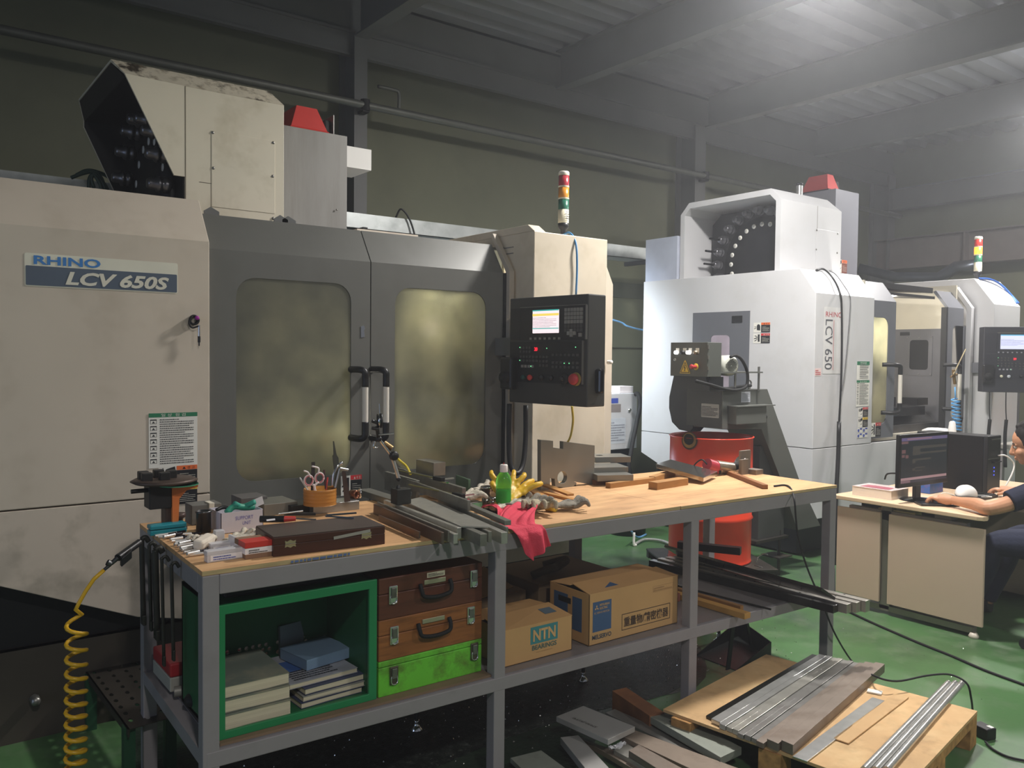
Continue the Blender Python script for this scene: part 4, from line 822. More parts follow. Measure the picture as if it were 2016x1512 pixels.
# SUPPORT carton
a=P(435,1052,Z=BT); g=thing('open_parts_carton',tuple(a),'open white carton lettered SUPPORT UNIT full of tools at the back left','carton')
w_,d_,h_=.155,.13,.075; b=MB(); t_=.002
b.box(a,a+V((w_,t_,h_))).box(a+V((0,d_,0)),a+V((w_,d_+t_,h_))).box(a,a+V((t_,d_,h_))).box(a+V((w_-t_,0,0)),a+V((w_,d_,h_))).box(a,a+V((w_,d_,t_)))
b.build('carton',mat('lilac_white_card','#cfcbd2',.6),g)
text('SUPPORT',a+V((.052,-.001,.045)),X_,Z_,.065,.013,mat('violet_ink','#6c68b0',.6),g); text('UNIT',a+V((.078,-.001,.026)),X_,Z_,.03,.012,mat('violet_ink',''),g)
MB().tube([a+V((.03,.03,.07)),a+V((.06,.04,.088)),a+V((.1,.05,.08)),a+V((.14,.06,.075))],.012).build('green_handled_pliers',mat('mint_handle','#2f9276',.5),label='green handled pliers lying in the SUPPORT carton',cat='pliers')
b=MB().tube([a+V((.06,.03,.10)),a+V((.085,.05,.085)),a+V((.10,.07,.078))],.010).tube([a+V((.135,.03,.10)),a+V((.11,.05,.085)),a+V((.09,.07,.078))],.010); b.build('green_grip_cutters',mat('mint_handle2','#3a9c86',.5),label='wide green grips crossing over the SUPPORT carton',cat='pliers')
MB().tube([a+V((.0,.05,.08)),a+V((.03,.06,.085)),a+V((.06,.05,.076))],.007).build('black_pliers',black,label='black handles hanging over the left side of the SUPPORT carton',cat='pliers')
b=MB().slab(a+V((.14,.06,.07)),V((.9,0,.3)),V((-.2,.1,.97)),[(0,0),(.045,0),(.045,.03),(0,.03)],.003); b.build('plastic_bag',clr,label='crumpled clear parts bag sticking up from the SUPPORT carton',cat='bag')
MB().rod(P(498,992,Y=3.2),P(513,978,Y=3.2),.0015).build('scriber',chrome,label='thin steel scriber poking up behind the SUPPORT carton',cat='scriber')
a=P(392,1052,Z=BT); g=thing('dark_tin',tuple(a+V((.02,.02,0))),'dark metal canister left of the SUPPORT carton','canister')
MB().lathe([(0,0),(.026,0),(.026,.07),(.029,.072),(.029,.078),(.024,.078),(.024,.01),(0,.01)],a+V((.025,.03,0)),n=26).build('body',mat('gunmetal','#5b5b5c',.3,.8),g)
a=P(378,1035,Z=BT); MB().bbox(a,a+V((.11,.09,.075)),.002).build('grey_carton',mat('grey_card','#6f6e68',.7),label='plain grey carton behind the dark canister',cat='carton')
a=P(412,1032,Z=BT); MB().bbox(a+V((0,0,.0)),a+V((.02,.06,.08)),.002).build('white_carton',mat('cream_card','#ddd6c4',.7),label='narrow cream carton between canister and SUPPORT carton',cat='carton')
a=P(478,1012,Z=BT); MB().bbox(a+V((.0,.02,.0)),a+V((.11,.14,.06)),.002).build('dark_carton',mat('dark_card','#5d5b58',.7),label='dark grey box behind the SUPPORT carton',cat='carton')
# open black case with steel vise halves behind
a=P(520,1017,Z=BT); MB().bbox(a+V((0,.0,0)),a+V((.14,.16,.048)),.002).build('steel_block',mat('block_olive','#83827a',.4,.5,.1,9),label='broad grey steel block left of the scissors cup',cat='steel block')
MB().bbox(a+V((.10,-.03,.0)),a+V((.20,.11,.036)),.002).build('black_case',black,label='small black case in front of the broad grey steel block',cat='case')
# white gloves / rag heap
def glove(name,c,rz,m,label,s=1,curl=.3,flip=1,z=None,spread=1,tilt=0,fing=(1,1,1,1)):
    """work glove: one skin made of palm, cuff, four fingers and a thumb"""
    b=MB(); fl=[(-.036,.072),(-.012,.082),(.012,.078),(.034,.062)]
    b.tube([(0,-.07,.012),(0,-.03,.014),(0,.01,.016),(0,.045,.014)],.03,n=12,rs=[.034,.031,.038,.036])
    for p in b.v: p.z=.012+(p.z-.012)*.42
    for (fx,L),ff in zip(fl,fing):
        k=fx*(1.2+.6*spread); b.tube([(fx,.03,.012),(fx*1.15,.055,.018),(k,.055+L*.45,.018+curl*.03),(k*1.05,.05+L*(1-.35*curl*ff),.012+curl*.012)],.0105,n=10,rs=[.0115,.0115,.0112,.0095])
        b.sphere((k*1.05,.05+L*(1-.35*curl*ff),.012+curl*.012),.0096,n=10,m=6)
    b.tube([(-.02*flip,-.01,.014),(-.042*flip,.008,.016),(-.058*flip,.03,.02),(-.064*flip,.052,.016)],.012,rs=[.014,.013,.012,.010],n=10).sphere((-.064*flip,.052,.016),.0102,n=10,m=6)
    M=Matrix.Translation(c)@Matrix.Rotation(rz,4,'Z')@Matrix.Rotation(tilt,4,'X')@Matrix.Scale(s,4)
    b.v=[M@p for p in b.v]
    o=b.build(name,m,None,label=label,cat='glove'); md=o.modifiers.new('r','REMESH'); md.mode='VOXEL'; md.voxel_size=.0042*s; md.use_smooth_shade=True
    sm=o.modifiers.new('s','SMOOTH'); sm.iterations=5; sm.factor=.6
    tx=bpy.data.textures.get('wrinkle') or bpy.data.textures.new('wrinkle','CLOUDS'); tx.noise_scale=.02
    dm=o.modifiers.new('d','DISPLACE'); dm.texture=tx; dm.strength=.005; dm.texture_coords='GLOBAL'; dm.mid_level=.5
    return o
gw=mat('knit_white','#cfc6b4',.9,0,.15,30,bump=.4,dirt=('#8a8072',.7,25)); gg=mat('knit_grey','#8e877a',.9,0,.2,30,bump=.4,dirt=('#4e4a44',.8,18)); gy=mat('rubber_yellow','#d6ab25',.45,0,.08,20)
glove('cotton_glove',P(470,1066,Z=BT+.012),-1.2,gw,'dirty white cotton glove lying left of the dark wooden box',.75,.5)
glove('cotton_glove',P(412,1062,Z=BT+.02),2.2,gw,'folded cream glove in front of the SUPPORT carton',.6,.6)
a=P(402,1066,Z=BT+.03); MB().obox(a,(.8,.5,.2),(-.5,.8,.1),(0,-.2,1),.035,.02,.016,b=.008).build('folded_rag',mat('cream_rag','#ece0cd',.9,0,.05),label='folded cream paper pad leaning on the dark canister',cat='rag')
# dark wooden box with hinges
wd=mat('dark_walnut','#43261c',.4,0,.2,5,stretch=(1,1,8)); wt=mat('dark_lid','#4b403a',.45,0,.1,5)
A=P(538,1097,Z=BT); Bp=P(758,1071,Z=BT); u=(Bp-A); L_=u.length; u.normalize(); v_=V((-u.y,u.x,0))
g=thing('dark_wooden_instrument_case',tuple((A+Bp)/2),'dark brown wooden instrument case with brass hinges on the bench front','wooden case')
D_=.21; H_=.062
MB().obox(A+u*L_/2+v_*D_/2+Z_*H_*.3,u,v_,Z_,L_/2,D_/2,H_*.3,b=.002).build('case_base',wd,g); lid=MB().obox(A+u*L_/2+v_*D_/2+Z_*H_*.8,u,v_,Z_,L_/2,D_/2,H_*.2-.0006,b=.002).build('lid',wd,g); MB().obox(A+u*L_/2+v_*D_/2+Z_*(H_+.001),u,v_,Z_,L_/2-.002,D_/2-.002,.001).build('lid_top',wt,lid)
hm=mat('aged_brass','#a39d78',.4,.35,.1)
for s_ in (.055,.315):
    o_=A+u*s_-v_*.0015+Z_*H_*.6
    sh=[(-.018,-.011),(-.01,-.008),(0,-.013),(.01,-.008),(.018,-.011),(.016,0),(.018,.011),(.01,.008),(0,.013),(-.01,.008),(-.018,.011),(-.016,0)]
    h=MB().slab(o_,u,Z_,sh,.0015).build('hinge',hm,g); MB().rod(o_-u*.018-v_*.001,o_+u*.018-v_*.001,.0018,n=8).build('pin',chrome,h)
MB().slab(A+u*.2-v_*.002+Z_*.035,u,V((-.06,0,1)).normalized(),[(0,0),(.13,.012),(.13,.022),(0,.01)],.001).build('steel_rule',mat('rule_grey','#a5a49c',.4,.3,.05),g,label='thin steel strip leaning on the case side')
# tools on the case
z=BT+H_+.006
g=thing('screwdriver',tuple(P(600,1018,Z=z)),'red and black handled screwdriver lying on the dark wooden case','screwdriver')
MB().rod(P(512,1022,Z=z+.006),P(560,1022,Z=z+.006),.012,n=12).build('black_grip',black,g); MB().rod(P(558,1022,Z=z+.006),P(582,1021,Z=z+.006),.011,.008,n=12).build('red_grip',red,g); MB().rod(P(582,1021,Z=z+.006),P(622,1023,Z=z+.004),.003).build('blade',chrome,g)
decal(P(524,1028,Z=z+.01)+V((0,-.004,.004)),X_,V((0,.4,1)).normalized(),.03,.006,pap,g,'grip_label')
g=thing('dividers',tuple(P(640,1012,Z=z)),'flat dark steel dividers with blued legs lying on the wooden case','dividers')
MB().obox(P(590,1012,Z=z+.004),P(632,1012,Z=z)-P(540,1012,Z=z),(0,1,0),Z_,.055,.006,.005,b=.001).build('body',mat('tool_dark','#4c4b46',.4,.6),g)
MB().obox(P(668,1018,Z=z),P(700,1020,Z=z)-P(630,1015,Z=z),(0,1,0),Z_,.055,.004,.0025).obox(P(672,1012,Z=z+.001),P(708,1008,Z=z)-P(630,1014,Z=z),(0,1,0),Z_,.055,.004,.0025).build('legs',mat('blued_steel','#56626c',.35,.8),g)
MB().rod(P(548,1012,Z=z+.012),P(596,1006,Z=z+.012),.003).build('steel_scale',steel,label='narrow bright steel rule lying behind the red screwdriver on the wooden case',cat='rule')
# aluminium block carrying the cup
a=P(617,1013,Z=BT); MB().bbox(a,a+V((.205,.10,.038)),.002).build('aluminium_block',mat('satin_alu','#a9aaa8',.3,.7,.06,9),label='long satin aluminium block behind the wooden case',cat='metal block')
# cup of tools: lower half of an orange bottle
zc=BT+.038; cc=a+V((.022+.045,.06,.038)); cr=.066
cc=V((P(636,995,Z=zc).x,P(636,995,Z=zc).y+.03,zc))
om2=mat('amber_cup','#b47a35',.4,0,.12,4,stretch=(1,1,30))
g=thing('tool_cup',tuple(cc),'ribbed orange-brown cup holding scissors and files behind the wooden case','cup')
prf=[(0,0),(cr,0)]+[(cr*(1+.015*math.sin(i*2.1)),.064*i/14) for i in range(15)]+[(cr-.002,.066),(cr-.003,.004),(0,.004)]
MB().lathe(prf,cc,n=40).build('cup',om2,g)
yc=cc.y
def pc(x,y,d=0): return P(x,y,Y=yc+d)
g=thing('scissors',tuple(pc(620,960)),'white and pink handled scissors standing in the ribbed orange cup','scissors'); sw=mat('scissor_white','#ece2de',.4); pk=mat('scissor_pink','#c77d80',.5)
for k_i,(cx,cy,top) in enumerate(((608,946,[(598,927),(606,930),(612,940)]),(629,941,[(614,918),(627,922),(626,934)]))):
    c=pc(cx,cy); ring=[c+X_*.0165*math.cos(t)+Z_*.0185*math.sin(t) for t in [2*math.pi*i/20 for i in range(21)]]
    MB().tube(ring,.0032,sub=0).build('finger_ring',pk,g); ring=[c+X_*.0195*math.cos(t)+Z_*.0215*math.sin(t)+Y_*.001 for t in [2*math.pi*i/20 for i in range(21)]]
    MB().tube(ring,.003,sub=0).build('ring_shell',sw,g); MB().tube([pc(*t) for t in top],.0035).tube([pc(cx+8-k_i*10,cy+8),pc(619,958),pc(620+k_i*4,975)],.005).build('shank',sw,g)
MB().slab(pc(616,975,.015),X_,Z_,[(-.009,0),(.007,0),(.009,.135),(-.006,.135)],.002).build('steel_file',mat('file_dark','#4a4340',.5,.4),label='flat dark steel strip standing upright at the back of the orange cup',cat='file')
MB().slab(pc(668,975,.0),X_,Z_,[(-.012,0),(.008,0),(-.004,.155),(-.012,.168),(-.014,.175),(-.024,.225),(-.028,.225),(-.025,.17),(-.030,.165)],.003).build('pointed_file',mat('file_grey','#55564f',.5,.5),label='broad grey file with a pointed tang sticking highest from the orange cup',cat='file')
MB().slab(pc(684,988,-.045),V((1,0,0)),V((-.13,0,1)).normalized(),[(-.012,0),(.014,0),(.008,.125),(-.007,.13)],.004).build('wooden_strip',mat('brown_strip','#4a3a33',.5),label='brown tapering strip leaning outside the cup on its right side',cat='strip')
MB().tube([pc(655,960),pc(657,935),pc(664,918),pc(672,912)],.006).sphere(pc(672,912),.009).build('bent_wrench',chrome,label='shiny bent wrench with a round eye in the orange cup',cat='wrench')
MB().rod(pc(669,922,-.02),pc(685,925,-.02),.0055).rod(pc(669,922,-.02),pc(660,960,-.02),.004).build('hex_key',steel,label='L-shaped bright hex key standing in the orange cup',cat='hex key')
for (x0_,y0_,x1p,y1p,c_,l) in ((645,940,642,965,red,'thin red marker in the orange cup behind the scissors'),(669,946,658,968,mat('pen_maroon','#7a1f2c',.4),'maroon pen at the right rim of the orange cup'),(590,940,606,965,steel,'slim steel pin leaning over the left rim of the orange cup'),(638,925,641,962,mat('dark_red2','#4a2226',.5),'thin dark red stick between scissors and file')):
    MB().rod(pc(x0_,y0_,.02),pc(x1p,y1p,.0),.0035).build('pen',c_,label=l,cat='pen')
# copper coloured plug right of the cup
p_=P(697,982,Z=BT+.038); g=thing('pipe_fitting',tuple(p_),'small coppery pipe fitting with a ring beside the orange cup','fitting')
MB().lathe([(.011,-.018),(.018,-.018),(.018,.018),(.011,.018),(.011,-.018)],p_+Z_*.019,axis=(.3,-1,0),n=20).build('barrel',mat('copperish','#8b5b43',.3,.8),g); MB().lathe([(.019,0),(.022,0),(.022,.006),(.019,.006),(.019,0)],p_+V((.024,.0,.022)),axis=(1,-.3,0),n=20).build('ring',chrome,g)
# coupling and bottle, spools
steel3=mat('turned_steel','#a3a19b',.25,.9,.1,9)
p_=P(958,995,Z=BT); MB().lathe([(0,0),(.021,0),(.021,.03),(.018,.032),(.018,.072),(.026,.074),(.026,.084),(.02,.085),(.02,.06),(0,.06)],p_,n=28).build('turned_sleeve',steel3,label='turned steel sleeve with a flange left of the green bottle',cat='machined part')
p_=P(970,1000,Z=BT); MB().lathe([(0,0),(.018,0),(.018,.014),(.016,.016),(.018,.018),(.018,.032),(.016,.034),(.018,.036),(.018,.046),(0,.046)],p_,n=24).build('ribbed_bushing',steel3,label='short ribbed steel bushing touching the green bottle',cat='machined part')
a=P(926,1004,Z=BT); g=thing('green_edged_block',tuple(a),'low steel block with a pale green side left of the green bottle','steel block'); MB().bbox(a,a+V((.06,.07,.03)),.001).build('block',steel3,g); MB().box(a+V((0,-.0015,.001)),a+V((.06,0,.026))).build('green_face',mat('pale_green','#86b88f',.5),g)
a=P(950,1010,Z=BT); MB().bbox(a,a+V((.07,.03,.012)),.001).lathe([(.006,.012),(.006,.022),(0,.022)],a+V((.012,.015,0))).build('small_clamp',mat('plum_iron','#4a3438',.4,.5),label='small plum coloured clamp lying in front of the ribbed bushing',cat='clamp')
# green bottle
p_=P(991,1003,Z=BT); g=thing('green_bottle',tuple(p_),'green plastic drink bottle with white cap standing above the red cloth','bottle')
grn=mat('green_pet','#79dc78',.12,0,.05,trans=.8,ior=1.2); r=.0335
prf=[(0,0),(.026,0),(.032,.006)]+[(r*(1-.03*(i%2)),.015+.007*i) for i in range(12)]+[(r*.97,.105),(r*1.03,.112),(r*1.0,.125),(r*.85,.142),(.018,.158),(.0145,.163),(.0145,.168)]
MB().lathe(prf,p_,n=32).build('body',grn,g)
MB().lathe([(0,.002),(.029,.004),(.031,.02),(.031,.085),(0,.085)],p_,n=28).build('liquid',mat('green_liquid','#6ccf70',.15,0,0,trans=.5,ior=1.2),g)
MB().lathe([(.0155,.158),(.017,.16),(.017,.162),(.0165,.168),(.0165,.188),(.014,.191),(0,.191)],p_,n=28).build('cap',mat('cap_white','#e3dbd3',.5),g)
MB().rod(p_+Z_*.19,p_+Z_*.199,.0015).build('red_tag',red,g)
# gloves
glove('cotton_glove',P(905,985,Z=BT+.035),-1.75,gw,'pale cotton glove behind the turned sleeve, fingers to the left',.95,.4)
glove('cotton_glove',P(955,968,Z=BT+.05),-1.35,gw,'pale cotton glove reaching right behind the green bottle',.95,.5)
glove('rubber_glove',P(1005,985,Z=BT+.03),-1.2,gy,'yellow rubber glove with raised fingers right of the green bottle',1.25,.15,tilt=.35)
glove('rubber_glove',P(1000,975,Z=BT+.05),-.65,gy,'second yellow rubber glove lying behind the first, fingers up',1.1,.2,tilt=.6)
glove('cotton_glove',P(1030,1000,Z=BT+.012),-1.5,gg,'dark grey dirty glove lying below the yellow rubber gloves',1.1,.6)
glove('cotton_glove',P(1055,1000,Z=BT+.02),2.6,mat('knit_beige','#ada289',.9,0,.2,30,bump=.4,dirt=('#6e6656',.7,22)),'beige glove draped over the yellow socket, fingers toward the front',1.0,.8)
glove('cotton_glove',P(1112,1000,Z=BT+.012),-2.0,gg,'grey glove with black cuff at the right end of the glove heap',.9,.7)
glove('cotton_glove',P(990,1003,Z=BT+.01),-1.6,gw,'white glove lying between green bottle and red cloth',.8,.6)
p_=P(1020,985,Z=BT+.02); MB().lathe([(.016,-.03),(.024,-.03),(.026,-.02),(.026,.03),(.016,.03),(.014,-.01),(.016,-.03)],p_+Z_*.02,axis=(-.5,-1,0),n=26).build('bearing_ring',steel3,label='steel ring lying on its side right of the green bottle',cat='machined part')
p_=P(1088,1008,Z=BT); MB().lathe([(.011,-.022),(.017,-.022),(.018,-.02),(.018,.022),(.011,.022),(.009,.0),(.011,-.022)],p_+V((0,.01,.018)),axis=(.5,-1,0),n=24).build('yellow_socket',mat('socket_yellow','#d8b52c',.4),label='short yellow plastic socket sticking out from under the beige glove',cat='socket')
p_=P(925,982,Z=BT+.0); MB().lathe([(.010,-.02),(.016,-.02),(.017,.02),(.01,.02),(.009,0),(.010,-.02)],P(930,975,Z=BT+.02)+Z_*.01,axis=(-.4,-1,0),n=20).build('tape_roll',mat('socket_yellow2','#e0a92f',.5),label='small orange-yellow ring between the green-edged plate and the sleeve',cat='ring')
# wood off-cuts
chipw=mat('chip_wood','#b98443',.7,0,.25,6,stretch=(1,1,1),dirt=('#8a5427',.6,8)); pine=mat('pine_offcut','#b48850',.65,0,.2,4,stretch=(1,6,6),dirt=('#7c5227',.5,9))
def plank(px0,px1,z,w,h,m,lab,cat='wood block',z1=None,name='wood_offcut'):
    a=P(*px0,Z=z);c=P(*px1,Z=z1 if z1 is not None else z); d=(c-a).normalized(); s_=Z_.cross(d).normalized(); up=d.cross(s_)
    return MB().obox((a+c)/2+s_*w/2+up*h/2,d,s_,up,(c-a).length/2,w/2,h/2,b=.0015).build(name,m,None,label=lab,cat=cat)
plank((1130,976),(1062,950),BT+.012,.035,.010,chipw,'broken board sloping over another below the notched steel plate',z1=BT+.02)
plank((1158,992),(1075,972),BT,.03,.012,chipw,'long splintered wooden strip pointing right beside the grey glove')
plank((1095,988),(1048,966),BT,.035,.012,chipw,'short broken board behind the beige glove')
# notched steel plate standing
pl=V(P(1066,966,Z=BT)); plm=mat('plate_brushed','#8f8e87',.33,.55,.08,12,dirt=('#6f6d66',.4,6))
a=P(1058,962,Z=BT); c=P(1171,950,Z=BT)
yp=P(1130,975,Z=BT).y
def pp_(x,y): q=P(x,y,Y=a.y+.0); return (q.x,q.z)
ya_=a.y-.05
def pq(x,y): q=P(x,y,Y=ya_); return (q.x,q.z)
zb=BT
out=[pq(1065,866),pq(1089,868),pq(1089,881),pq(1109,884),pq(1109,869),pq(1171,877),pq(1170,955),pq(1130,948),pq(1135,950),pq(1135,958)]
bz=BT+.0
out+=[(pq(1133,965)[0],bz+.01),(pq(1128,970)[0],bz),(pq(1112,970)[0],bz),(pq(1093,965)[0],bz+.012),(pq(1092,945)[0],pq(1092,943)[1]),(pq(1083,945)[0],pq(1083,941)[1]),(pq(1083,960)[0],bz),(pq(1065,960)[0],bz)]
hc=pq(1107,940); 
MB().slab((0,ya_,0),X_,Z_,out,.028,[circ(.031,hc[0],hc[1],28)]).build('notched_steel_plate',plm,None,bev=.001,label='large standing steel plate with a round hole and square notches',cat='steel plate')
# stacked plates on timber
tb2=mat('timber_block','#ad7f48',.65,0,.2,4,stretch=(1,6,6),dirt=('#7a4f2a',.5,8))
plank((1202,962),(1290,950),BT,.035,.026,tb2,'yellowish timber block under the stacked plates, at the front')
plank((1172,956),(1240,952),BT,.035,.026,mat('timber_dark','#6b4a34',.65,0,.2),'darker timber block under the stacked plates, at the left')
z0=BT+.026
u=V((.22,-1,0)).normalized()
def stackp(px,w,d,z0,th,lab,rz=-.45,m=plm,hole=False):
    a=P(*px,Z=z0); u=V((math.cos(rz),math.sin(rz),0)); v_=V((-math.sin(rz),math.cos(rz),0)); 
    b=MB(); b.slab(a+Z_*th,u,v_,[(-w,0),(0,0),(0,d),(-w,d)],th,[circ(.02,-w*.75,d*.55,20)] if hole else []); return b.build('steel_plate',m,None,bev=.001,label=lab,cat='steel plate',group='stack of three steel plates on timber')
stackp((1247,946),.19,.17,z0,.030,'lowest of three stacked steel plates on timber blocks',-.42)
stackp((1237,929),.19,.16,z0+.030,.026,'middle one of three stacked steel plates on timber blocks',-.40)
stackp((1242,910),.20,.16,z0+.056,.030,'topmost of three stacked steel plates, with a round hole',-.42,hole=True)
# tilted plate on two blocks
plank((1294,965),(1355,955),BT,.055,.036,tb2,'pale timber block under the tilted bright plate, front one')
plank((1290,950),(1330,936),BT,.035,.03,tb2,'pale timber block under the tilted bright plate, rear one')
a=[P(1385,949,Z=BT+.014),P(1412,936,Z=BT+.016),P(1320,912,Z=BT+.052),P(1292,921,Z=BT+.052)]
MB().hexa([p-Z_*.0 for p in a],[p+Z_*.022 for p in a]).build('steel_plate',mat('mirror_plate','#c4c2bd',.18,.95,.05),None,bev=.001,label='bright tilted steel plate with oily dark patch resting on a timber block',cat='steel plate')
# angle grinder
g0=P(1420,936,Z=BT); g=thing('angle_grinder',tuple(g0),'red angle grinder with a metal guard lying by the timber batten','grinder'); gy0=g0.y+.02
def pg2(x,y,d=0): return P(x,y,Y=gy0+d)
MB().rod(pg2(1392,914),pg2(1412,921),.033,.036,n=18).build('motor_body',mat('grinder_red','#b03745',.4),g); 
hd=MB().rod(pg2(1408,919),pg2(1440,922),.037,.033,n=18).build('gear_head',mat('worn_silver','#a89a86',.35,.8,.2,12),g); MB().obox(pg2(1418,930,-.034),X_,Z_,Y_,.008,.010,.002).build('vent_slots',black,hd)
MB().rod(pg2(1438,920),pg2(1452,917),.026,.022,n=18).build('spindle_neck',mat('oily_iron',''),g)
MB().lathe([(0,0),(.06,0),(.062,.004),(.062,.010),(0,.008)],pg2(1455,918),axis=(.9,-.35,-.2),n=32).build('disc_guard',mat('guard_metal','#8d7f78',.25,.9,.1),g)
MB().tube([pg2(1392,914),pg2(1382,905,.03),pg2(1370,912,.06),pg2(1362,925,.08),P(1365,930,Z=BT+.01)],.004).build('cord',rubber,g)
# angle brackets at the right
brm=mat('bracket_brown','#8f8478',.5,.6,.1,10)
b=MB(); p_=P(1462,935,Z=BT); b.bbox(p_+V((-.01,0,0)),p_+V((.055,.018,.085)),.001); b.build('steel_offcut',brm,None,label='low steel off-cut standing nearest the grinder',cat='steel plate')
p_=P(1480,934,Z=BT); MB().bbox(p_+V((-.035,.05,0)),p_+V((.055,.064,.13)),.003).build('steel_offcut',brm,None,label='taller rounded steel off-cut standing behind the low one',cat='steel plate')
p_=P(1484,936,Z=BT); MB().bbox(p_+V((.02,.0,0)),p_+V((.085,.07,.028)),.001).build('steel_offcut',brm,None,label='flat steel off-cut at the right end of the bench',cat='steel plate')
plank((1512,963),(1438,934),BT,.028,.022,mat('batten_brown','#8d5c33',.6,0,.2,4),'short brown timber batten lying diagonally near the right bench end',name='timber_batten')
# cord from the grinder over the right end down to the floor
pts=[P(1524,957,Z=BT+.005),P(1545,955,Z=BT+.005),P(1557,962,Z=BT+.002)]
yq=2.40
pts+=[P(x,y,Y=yq) for x,y in ((1564,985),(1567,1020),(1572,1060),(1590,1120),(1620,1190),(1645,1250),(1680,1305))]+[P(x,y,Z=.19) for x,y in ((1720,1330),(1765,1341),(1825,1330),(1870,1328))]+[P(1903,1345,Z=.17),P(1912,1375,Z=.10),P(1915,1400,Z=.01)]
MB().tube(pts,.0045).build('thin_cable',rubber,label='thin black cord running off the bench end and curving over the pallet',cat='cord')
# red cloth over the edge
clm=mat('red_cloth','#d13b50',.85,0,.08,30,bump=.25)
def clothf(s,t):
    # t: back of the heap -> bench edge -> hanging end
    if t<.5:
        q=t/.5; xl=1.985-.115*q+.03*math.sin(5*q); w_=.23-.085*q; x=xl+s*w_; y=2.84-.355*q+.02*math.sin(s*5)
        z=BT+.010+.028*abs(math.sin(s*5.3+q*4+.4))*math.sin(math.pi*min(1,q*.9+.08))+.010*abs(math.sin(s*14+q*9)); z=BT+.004 if z<BT+.004 else z
        if q>.85: z=BT+.006+(z-BT-.006)*(1-q)/.15
    else:
        q=(t-.5)/.5; xl=1.870+.045*q; w_=.145-.02*q; x=xl+s*w_
        y=2.472-.016*min(1,q*5)-.016*abs(math.sin(s*6.2+.6))*min(1,q*3)-.006*math.sin(s*17+q*3)*q
        z=BT+.006-(.142-.062*s-.05*max(0,.28-s)/.28*1.0)*q
    return (x,y,z)
b=MB().grid(clothf,40,56); b.build('red_cloth',clm,None,label='crumpled red cloth draped over the front edge of the bench',cat='cloth',fix=False,solid=.003,sub=1)
# tools hanging on the left end rail
dkm=mat('hung_tool','#33332e',.5,.5,.2,12)
HT=[((282,1062),(283,1220),.011,'wide dark wrench hanging leftmost on the bench end rail'),((297,1073),(301,1235),.008,'olive grey rod spanner hanging second from the left on the end rail'),((309,1083),(311,1250),.013,'thick dark box spanner hanging in the middle of the end rail'),((322,1100),(322,1300),.007,'long thin dark hook rod hanging on the end rail, with bent foot'),((341,1112),(337,1285),.007,'thin dark rod hanging rightmost on the end rail')]
for (a,c,r,l) in HT:
    p=P(*a,X=.742); q=P(c[0],c[1],X=.742); q.y=p.y
    g=thing('hanging_wrench',tuple(p),l,'wrench'); MB().tube([p+V((.018,0,-.01)),p+V((.008,0,.006)),p+V((-.004,0,0)),p+V((-.005,0,-.03)),q+V((0,0,0))],r*.8,n=8).build('shank',dkm,g); MB().obox(q,Y_,Z_,X_,r*1.6,.018,r*.6,b=.003).build('jaw',dkm,g)
# air gun with coiled yellow hose at the left
g=thing('air_gun_with_hose',tuple(P(240,1100,Y=2.9)),'black air gun hooked on the bench corner with a coiled yellow hose hanging down','air gun')
ya=2.88; pa=lambda x,y,d=0:P(x,y,Y=ya+d)
MB().rod(pa(274,1068,.08),pa(232,1098),.012,n=10).obox(pa(248,1098),pa(262,1085)-pa(235,1108),Y_,Z_,.02,.012,.014,b=.003).build('body',black,g)
MB().rod(pa(232,1098),pa(205,1122),.008,.005,n=10).lathe([(.010,0),(.010,.012)],pa(218,1110),axis=(-1,0,.6),n=8).build('swivel',mat('gunmetal',''),g)
pts=[pa(205,1122),pa(185,1140),pa(168,1165),pa(155,1188),pa(149,1200)]
c0=pa(150,1205);c1=pa(147,1560); c0.x=pa(151,1205).x; N=15; rr_=.029
ax0=pa(151,1215); ax1=pa(148,1590)
for i in range(N*12+1):
    t=i/(N*12); zz=ax0.z+(ax1.z-ax0.z)*(1-(1-t)**1.0*(1-.0*t)); s_=t**.82; zz=ax0.z+(ax1.z-ax0.z)*s_
    a=2*math.pi*i/12+.9; xx=ax0.x+(ax1.x-ax0.x)*s_
    pts.append(V((xx+rr_*math.cos(a),ya+rr_*math.sin(a)*.9,zz)))
MB().tube(pts,.0065,sub=0,n=8).build('coiled_hose',mat('yellow_hose','#d3a520',.35,0,.05),g)
# indicator (micrometer) hanging on the machine cover by a magnet
mz=P(385,630,Y=3.83); g=thing('hanging_micrometer',tuple(mz),'small micrometer with a magenta knob hanging by magnet on the cream cover','micrometer')
MB().lathe([(.012,.0),(.022,0),(.024,.01),(.022,.02),(.016,.02),(.012,0)],V((mz.x-.004,3.848,mz.z)),axis=(0,-1,0),n=20).build('magnet_ring',black,g)
MB().sphere(P(388,626,Y=3.822),.010).build('magenta_knob',mat('magenta','#a03098',.3),g)
MB().tube([P(378,622,Y=3.82),P(372,634,Y=3.82),P(378,645,Y=3.82),P(391,642,Y=3.82)],.004).build('frame',blackm,g)
MB().rod(P(392,640,Y=3.82),P(392,662,Y=3.82),.0045).build('thimble',chrome,g); MB().rod(P(392,662,Y=3.82),P(392,674,Y=3.82),.006).rod(P(392,674,Y=3.82),P(392,681,Y=3.82),.003).build('ratchet',black,g)
